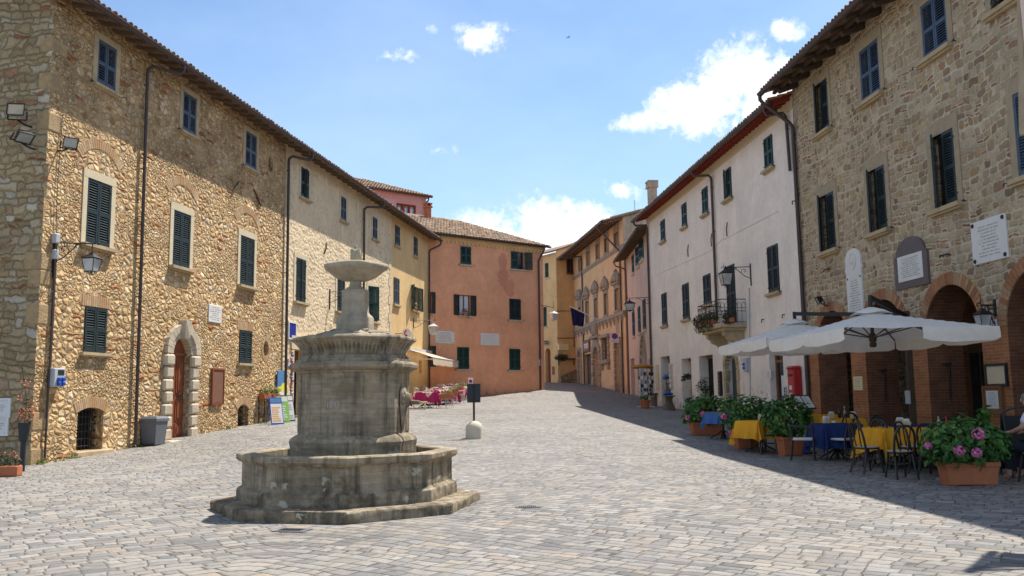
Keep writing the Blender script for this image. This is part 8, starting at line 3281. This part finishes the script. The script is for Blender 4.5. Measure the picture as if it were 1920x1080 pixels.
def postcard_stand(label, px, py, h, rot, seed):
 p = gp(px, py)
 t = thing('postcard_stand', label, 'postcard stand', p, rot, 'postcard stands')
 m = MB()
 m.tube([(0, 0, 0), (0, 0, h)], .02, 6)
 for k in range(4):
  a = PI / 2 * k
  m.tube([(0, 0, .08), (.33 * math.cos(a), .33 * math.sin(a), .02)], .015, 5)
 for k in range(4):
  a = PI / 2 * k + PI / 4
  m.tube([(.22 * math.cos(a), .22 * math.sin(a), .55), (.22 * math.cos(a), .22 * math.sin(a), h - .05)], .01, 5)
 for z in np.arange(.55, h, .2):
  m.tube([(.22 * math.cos(PI / 2 * k + PI / 4), .22 * math.sin(PI / 2 * k + PI / 4), z) for k in range(5)], .008, 4)
 m.build('stand', M_SEATW, t)
 rd = random.Random(seed)
 for i, mt in enumerate((M_PAPER, M_SIGNBK)):
  m = MB()
  for k in range(4):
   a = PI / 2 * k
   ca, sa = math.cos(a), math.sin(a)
   for z in np.arange(.6, h - .1, .2):
    for o_ in (-.09, .07):
     if (rd.random() < .55) == (i == 0):
      w = .06
      P = lambda d, y, zz: (ca * d - sa * y, sa * d + ca * y, zz)
      m.hexa([P(.165, o_ - w, z), P(.175, o_ - w, z), P(.175, o_ + w, z), P(.165, o_ + w, z), P(.18, o_ - w, z + .16), P(.19, o_ - w, z + .16), P(.19, o_ + w, z + .16), P(.18, o_ + w, z + .16)])
  m.build('white_cards' if i == 0 else 'dark_cards', mt, t)
 return t
postcard_stand('postcard stand under the orange straw roof', 1206, 764, 1.95, R(10), 1)
postcard_stand('postcard stand at the right, beside the stump table', 1219, 764, 1.75, R(30), 2)
p = gp(1207, 763)
t = thing('straw_roof', 'round orange straw shade above the postcard stands', 'shade', (p.x, p.y, p.z + 1.98))
m = MB()
m.lathe([(.2, -.03), (.5, -.02), (.56, .05), (.5, .14), (.2, .17)], 22)
m.build('straw', M_STRAW, t, smooth=50)
def pot_plant(label, px, py, rot, r, h, c, rad, n, leaf, mleaf, trunk=0, seed=1, loc=None, name='pot_plant'):
 p = loc or gp(px, py)
 t = thing(name, label, 'plant', p, rot, None)
 m = MB()
 m.lathe([(r * .7, 0), (r, h * .85), (r * 1.12, h * .86), (r * 1.12, h), (r * .9, h), (r * .85, h * .9)], 18)
 m.build('pot', M_TERRA, t, smooth=40)
 rd = random.Random(seed)
 m = MB()
 if trunk:
  m.tube([(0, 0, h * .8), (.02, .01, (h + c[2]) * .5), (c[0], c[1], c[2])], [.03, .024, .018], 7)
 for k in range(8):
  a = rd.uniform(0, 6.28)
  m.tube([(0, 0, h * .85 if not trunk else c[2] - rad[2] * .7), (c[0] + rad[0] * .7 * math.cos(a), c[1] + rad[1] * .7 * math.sin(a), c[2] + rad[2] * rd.uniform(-.2, .7))], [.01, .004], 5)
 m.build('stems', M_STEM, t)
 m = MB()
 foliage(m, c, rad, n, leaf, rd, .25, .2, .2)
 m.build('foliage', mleaf, t)
 return t
pot_plant('potted plant on the ground between the postcard stands', 1209, 757, 0, .26, .42, (0, 0, .55), (.25, .25, .18), 90, .12, M_LEAF, seed=3, loc=gp(1210, 766))
pot_plant('small olive tree in a pot in front of the third doorway of the white house', 1325, 772, 0, .2, .4, (0, 0, 1.15), (.46, .46, .46), 420, .08, M_LEAFD, 1, 4, loc=gp(1324, 774), name='olive_tree')
pot_plant('small fern in a terracotta pot in the second doorway of the white house', 1296, 771, 0, .15, .3, (0, 0, .5), (.28, .28, .22), 110, .13, M_LEAFD, 0, 5, loc=gp(1297, 773))
u_, z_ = FW.at(1290, 707)
t = thing('hanging_fern', 'fern spreading from a bracket in the second doorway of the white house', 'plant', FW.w(u_, -.05, z_), FW.rz)
m = MB()
rd = random.Random(31)
for k in range(14):
 a = rd.uniform(0, 6.28)
 l = rd.uniform(.25, .5)
 pts = [Vector((0, 0, .05)), Vector((l * .5 * math.cos(a), l * .5 * math.sin(a), .12)), Vector((l * math.cos(a), l * math.sin(a), -.15))]
 m.tube(pts, [.008, .006, .003], 4)
 for q in range(8):
  f_ = q / 8
  pp = pts[0].lerp(pts[1], f_ * 2) if f_ < .5 else pts[1].lerp(pts[2], f_ * 2 - 1)
  foliage(m, pp, (.03, .03, .02), 3, .13, rd, .2)
m.build('fronds', M_LEAFD, t)
m = MB()
m.lathe([(.08, -.12), (.12, .05), (.13, .06)], 12)
m.tube([(0, -.4, .02), (0, 0, .0)], .015, 5)
m.build('basket', M_STUMP, t)
# flowers along the balcony
un, uf, dp_, zs_ = FW.bal
rd = random.Random(17)
for i, (f0, o0, lb) in enumerate(((.05, .55, 'trailing geraniums at the near end of the balcony'), (.30, 1.0, 'trailing geraniums on the near half of the balcony front'), (.58, 1.0, 'trailing geraniums on the middle of the balcony front'), (.86, 1.0, 'trailing geraniums at the far corner of the balcony'))):
 u = un + (uf - un) * f0
 o = dp_ * o0 + .06
 t = thing('balcony_flowers', lb, 'flowers', FW.w(u, o, zs_ + .1), FW.rz, 'geraniums on the balcony')
 m = FW.mb()
 m.bbox(-.3, .3, -.08, .08, -.04, .14, .02)
 m.build('flower_box', M_TERRA, t)
 m = FW.mb()
 foliage(m, (0, .02, .24), (.52, .26, .28), 330, .095, rd, .2)
 foliage(m, (rd.uniform(-.2, .2), .08, -.05), (.36, .16, .26), 120, .085, rd, .2)
 m.build('foliage', M_LEAFD, t)
 m = FW.mb()
 for k in range(16):
  flower_head(m, (rd.uniform(-.4, .4), rd.uniform(0, .22), rd.uniform(-.1, .45)), .03, 8, rd)
 m.build('blossoms', M_PETALR, t)
# window flowers on the salmon and yellow houses
for (F_, px, py, lb) in ((FS, 872, 588, 'small plant box hanging from the curtained window of the salmon house'), (FY, 778, 579, 'pink flowers on the sill of the open yellow-house window')):
 u, z = F_.at(px, py, .12)
 t = F_.empty('sill_flowers', lb, 'flowers', None, u, .12, z)
 m = F_.mb()
 m.bbox(-.22, .22, -.07, .07, -.02, .13, .02)
 m.build('flower_box', M_TERRA, t)
 m = F_.mb()
 foliage(m, (0, .02, .2), (.28, .12, .13), 90, .07, rd, .2)
 foliage(m, (.15, .06, -.1), (.08, .06, .25), 24, .07, rd, .2)
 m.build('foliage', M_LEAFD, t)
 if F_ is FY:
  m = F_.mb()
  for k in range(10):
   flower_head(m, (rd.uniform(-.22, .22), rd.uniform(-.05, .1), rd.uniform(.15, .36)), .04, 9, rd)
  m.build('blossoms', M_PETALW, t)
# planting at the corner house
for (px, py, rad, n, ml, lb, dz) in ((1046, 716, (1.15, .6, .42), 420, M_LEAFD, 'low dark shrub bed in front of the corner house', .35), (1076, 712, (.75, .6, .65), 300, M_LEAFD, 'round shrub at the left end of the apricot palazzo', .75), (1029, 714, (.5, .4, .6), 170, M_LEAFD, 'tall flowering shrub at the corner house door', .7)):
 p = gp(px, py)
 t = thing('shrub', lb, 'shrub', p)
 m = MB()
 foliage(m, (0, 0, dz), rad, n, .2, random.Random(px), .2)
 m.build('foliage', ml, t)
 m = MB()
 for k in range(5):
  a = k * 1.3
  m.tube([(.05 * math.cos(a), .05 * math.sin(a), 0), (rad[0] * .5 * math.cos(a), rad[1] * .5 * math.sin(a), dz)], [.03, .012], 5)
 m.build('stems', M_STEM, t)
u, z = FC.at(1052, 672)
t = FC.empty('window_box', 'long plant shelf with hanging ivy under the yellow sign box', 'plant shelf', None, u, 0, z)
m = FC.mb()
m.box(-.6, 1.5, 0, .3, -.1, .0)
for x in (-.3, 1.3):
 m.box(x, x + .06, 0, .06, -.6, -.1)
m.build('shelf', M_WOOD, t)
m = FC.mb()
foliage(m, (-.1, .2, .12), (.8, .3, .32), 260, .16, random.Random(70), .2)
m.build('foliage', M_LEAFD, t)
# rough ramp wall beside the corner house
a_, z1 = FC.at(1046, 708)
b = FC.empty('ramp_wall', 'low rubble retaining wall rising along the corner house', 'wall', None, 0, .25, 0)
m = FC.mb()
zg_ = 2.3
zl_, zr_ = FC.at(1048, 706, .3)[1], FC.at(1078, 693, .3)[1]
m.prism([(-.1, zg_), (3.0, zg_), (3.0, zr_), (1.6, zr_), (-.1, zl_)], 0, .3)
m.build('masonry', M_RUBD, b)
# flat cast iron covers let into the paving
for (px, py, w, d, a, lb) in ((990, 951, .17, .10, 0, 'grey metal drain cover right of the fountain'), (548, 995, .20, .13, -12, 'dark iron drain cover in front of the fountain step')):
 p = gp(px, py)
 t = thing('drain_cover', lb, 'drain cover', p, R(a))
 m = MB()
 m.box(-w, w, -d, d, -.03, .010)
 m.build('frame', M_GREYC, t)
 m = MB()
 n = 9
 for k in range(n):
  x = -w * .7 + 1.4 * w * k / n
  m.box(x, x + w * .08, -d * .6, d * .6, .009, .016)
 m.build('grid', M_IRON, t)
# aerials and a bird
b = thing('tv_antenna', 'thin television aerial on the left roofs', 'antenna', FL.w(25.9, -3.2, ZG + 1.2), R(40))
m = MB()
zt = 1.55
m.tube([(0, 0, -.6), (0, 0, zt)], .012, 5)
m.tube([(-.6, 0, zt - .3), (.75, 0, zt - .5)], .009, 4)
for k in range(6):
 x = -.5 + k * .22
 m.tube([(x, -.3, zt - .32 - k * .03), (x, .3, zt - .32 - k * .03)], .01, 4)
m.build('mast', M_BOXG, b)
b = thing('tv_antenna', 'thin television aerial above the apricot palazzo', 'antenna', FO.w(11, -4, FO.at(1102, 440, 1.5)[1] + 1.0), R(10))
m = MB()
m.tube([(0, 0, -.6), (0, 0, 3.2)], .03, 5)
m.tube([(-1.0, 0, 1.9), (.8, 0, 2.1)], .02, 4)
m.build('mast', M_BOXG, b)
bp = EYE + px_dir(1066, 70) * 120
b = thing('bird', 'tiny dark bird gliding high in the blue sky', 'bird', bp, R(20))
m = MB()
ls = []
for q, r in ((-.22, .005), (-.16, .035), (-.03, .055), (.1, .045), (.17, .03), (.21, .004)):
 ls.append([(q, r * math.cos(a), r * math.sin(a)) for a in [2 * PI * k / 8 for k in range(8)]])
m.loops(ls, True, True, True)
for sg in (-1, 1):
 m.hexa([(-.05, sg * .03, .01), (.07, sg * .03, .01), (.03, sg * .32, .10), (-.04, sg * .32, .10), (-.05, sg * .03, .025), (.07, sg * .03, .025), (.03, sg * .32, .112), (-.04, sg * .32, .112)])
 m.hexa([(-.04, sg * .32, .10), (.03, sg * .32, .10), (-.08, sg * .58, .06), (-.1, sg * .58, .06), (-.04, sg * .32, .112), (.03, sg * .32, .112), (-.08, sg * .58, .068), (-.1, sg * .58, .068)])
m.hexa([(-.34, -.05, .0), (-.34, .05, 0), (-.2, .02, 0), (-.2, -.02, 0), (-.34, -.05, .01), (-.34, .05, .01), (-.2, .02, .01), (-.2, -.02, .01)])
m.build('body', M_SIGNBK, b)
# weeds at the foot of the left wall
m = MB()
rd = random.Random(77)
for k in range(30):
 u = rd.choice((rd.uniform(0, 1.6), rd.uniform(3.2, 4.5), rd.uniform(8, 12)))
 p = FL.w(u, rd.uniform(.04, .16), 0)
 z = gz(p.x, p.y)
 foliage(m, (p.x, p.y, z + .05), (.07, .07, .08), 9, .07, rd, .1)
o = m.build('weeds', M_LEAFY)
o['kind'] = 'stuff'
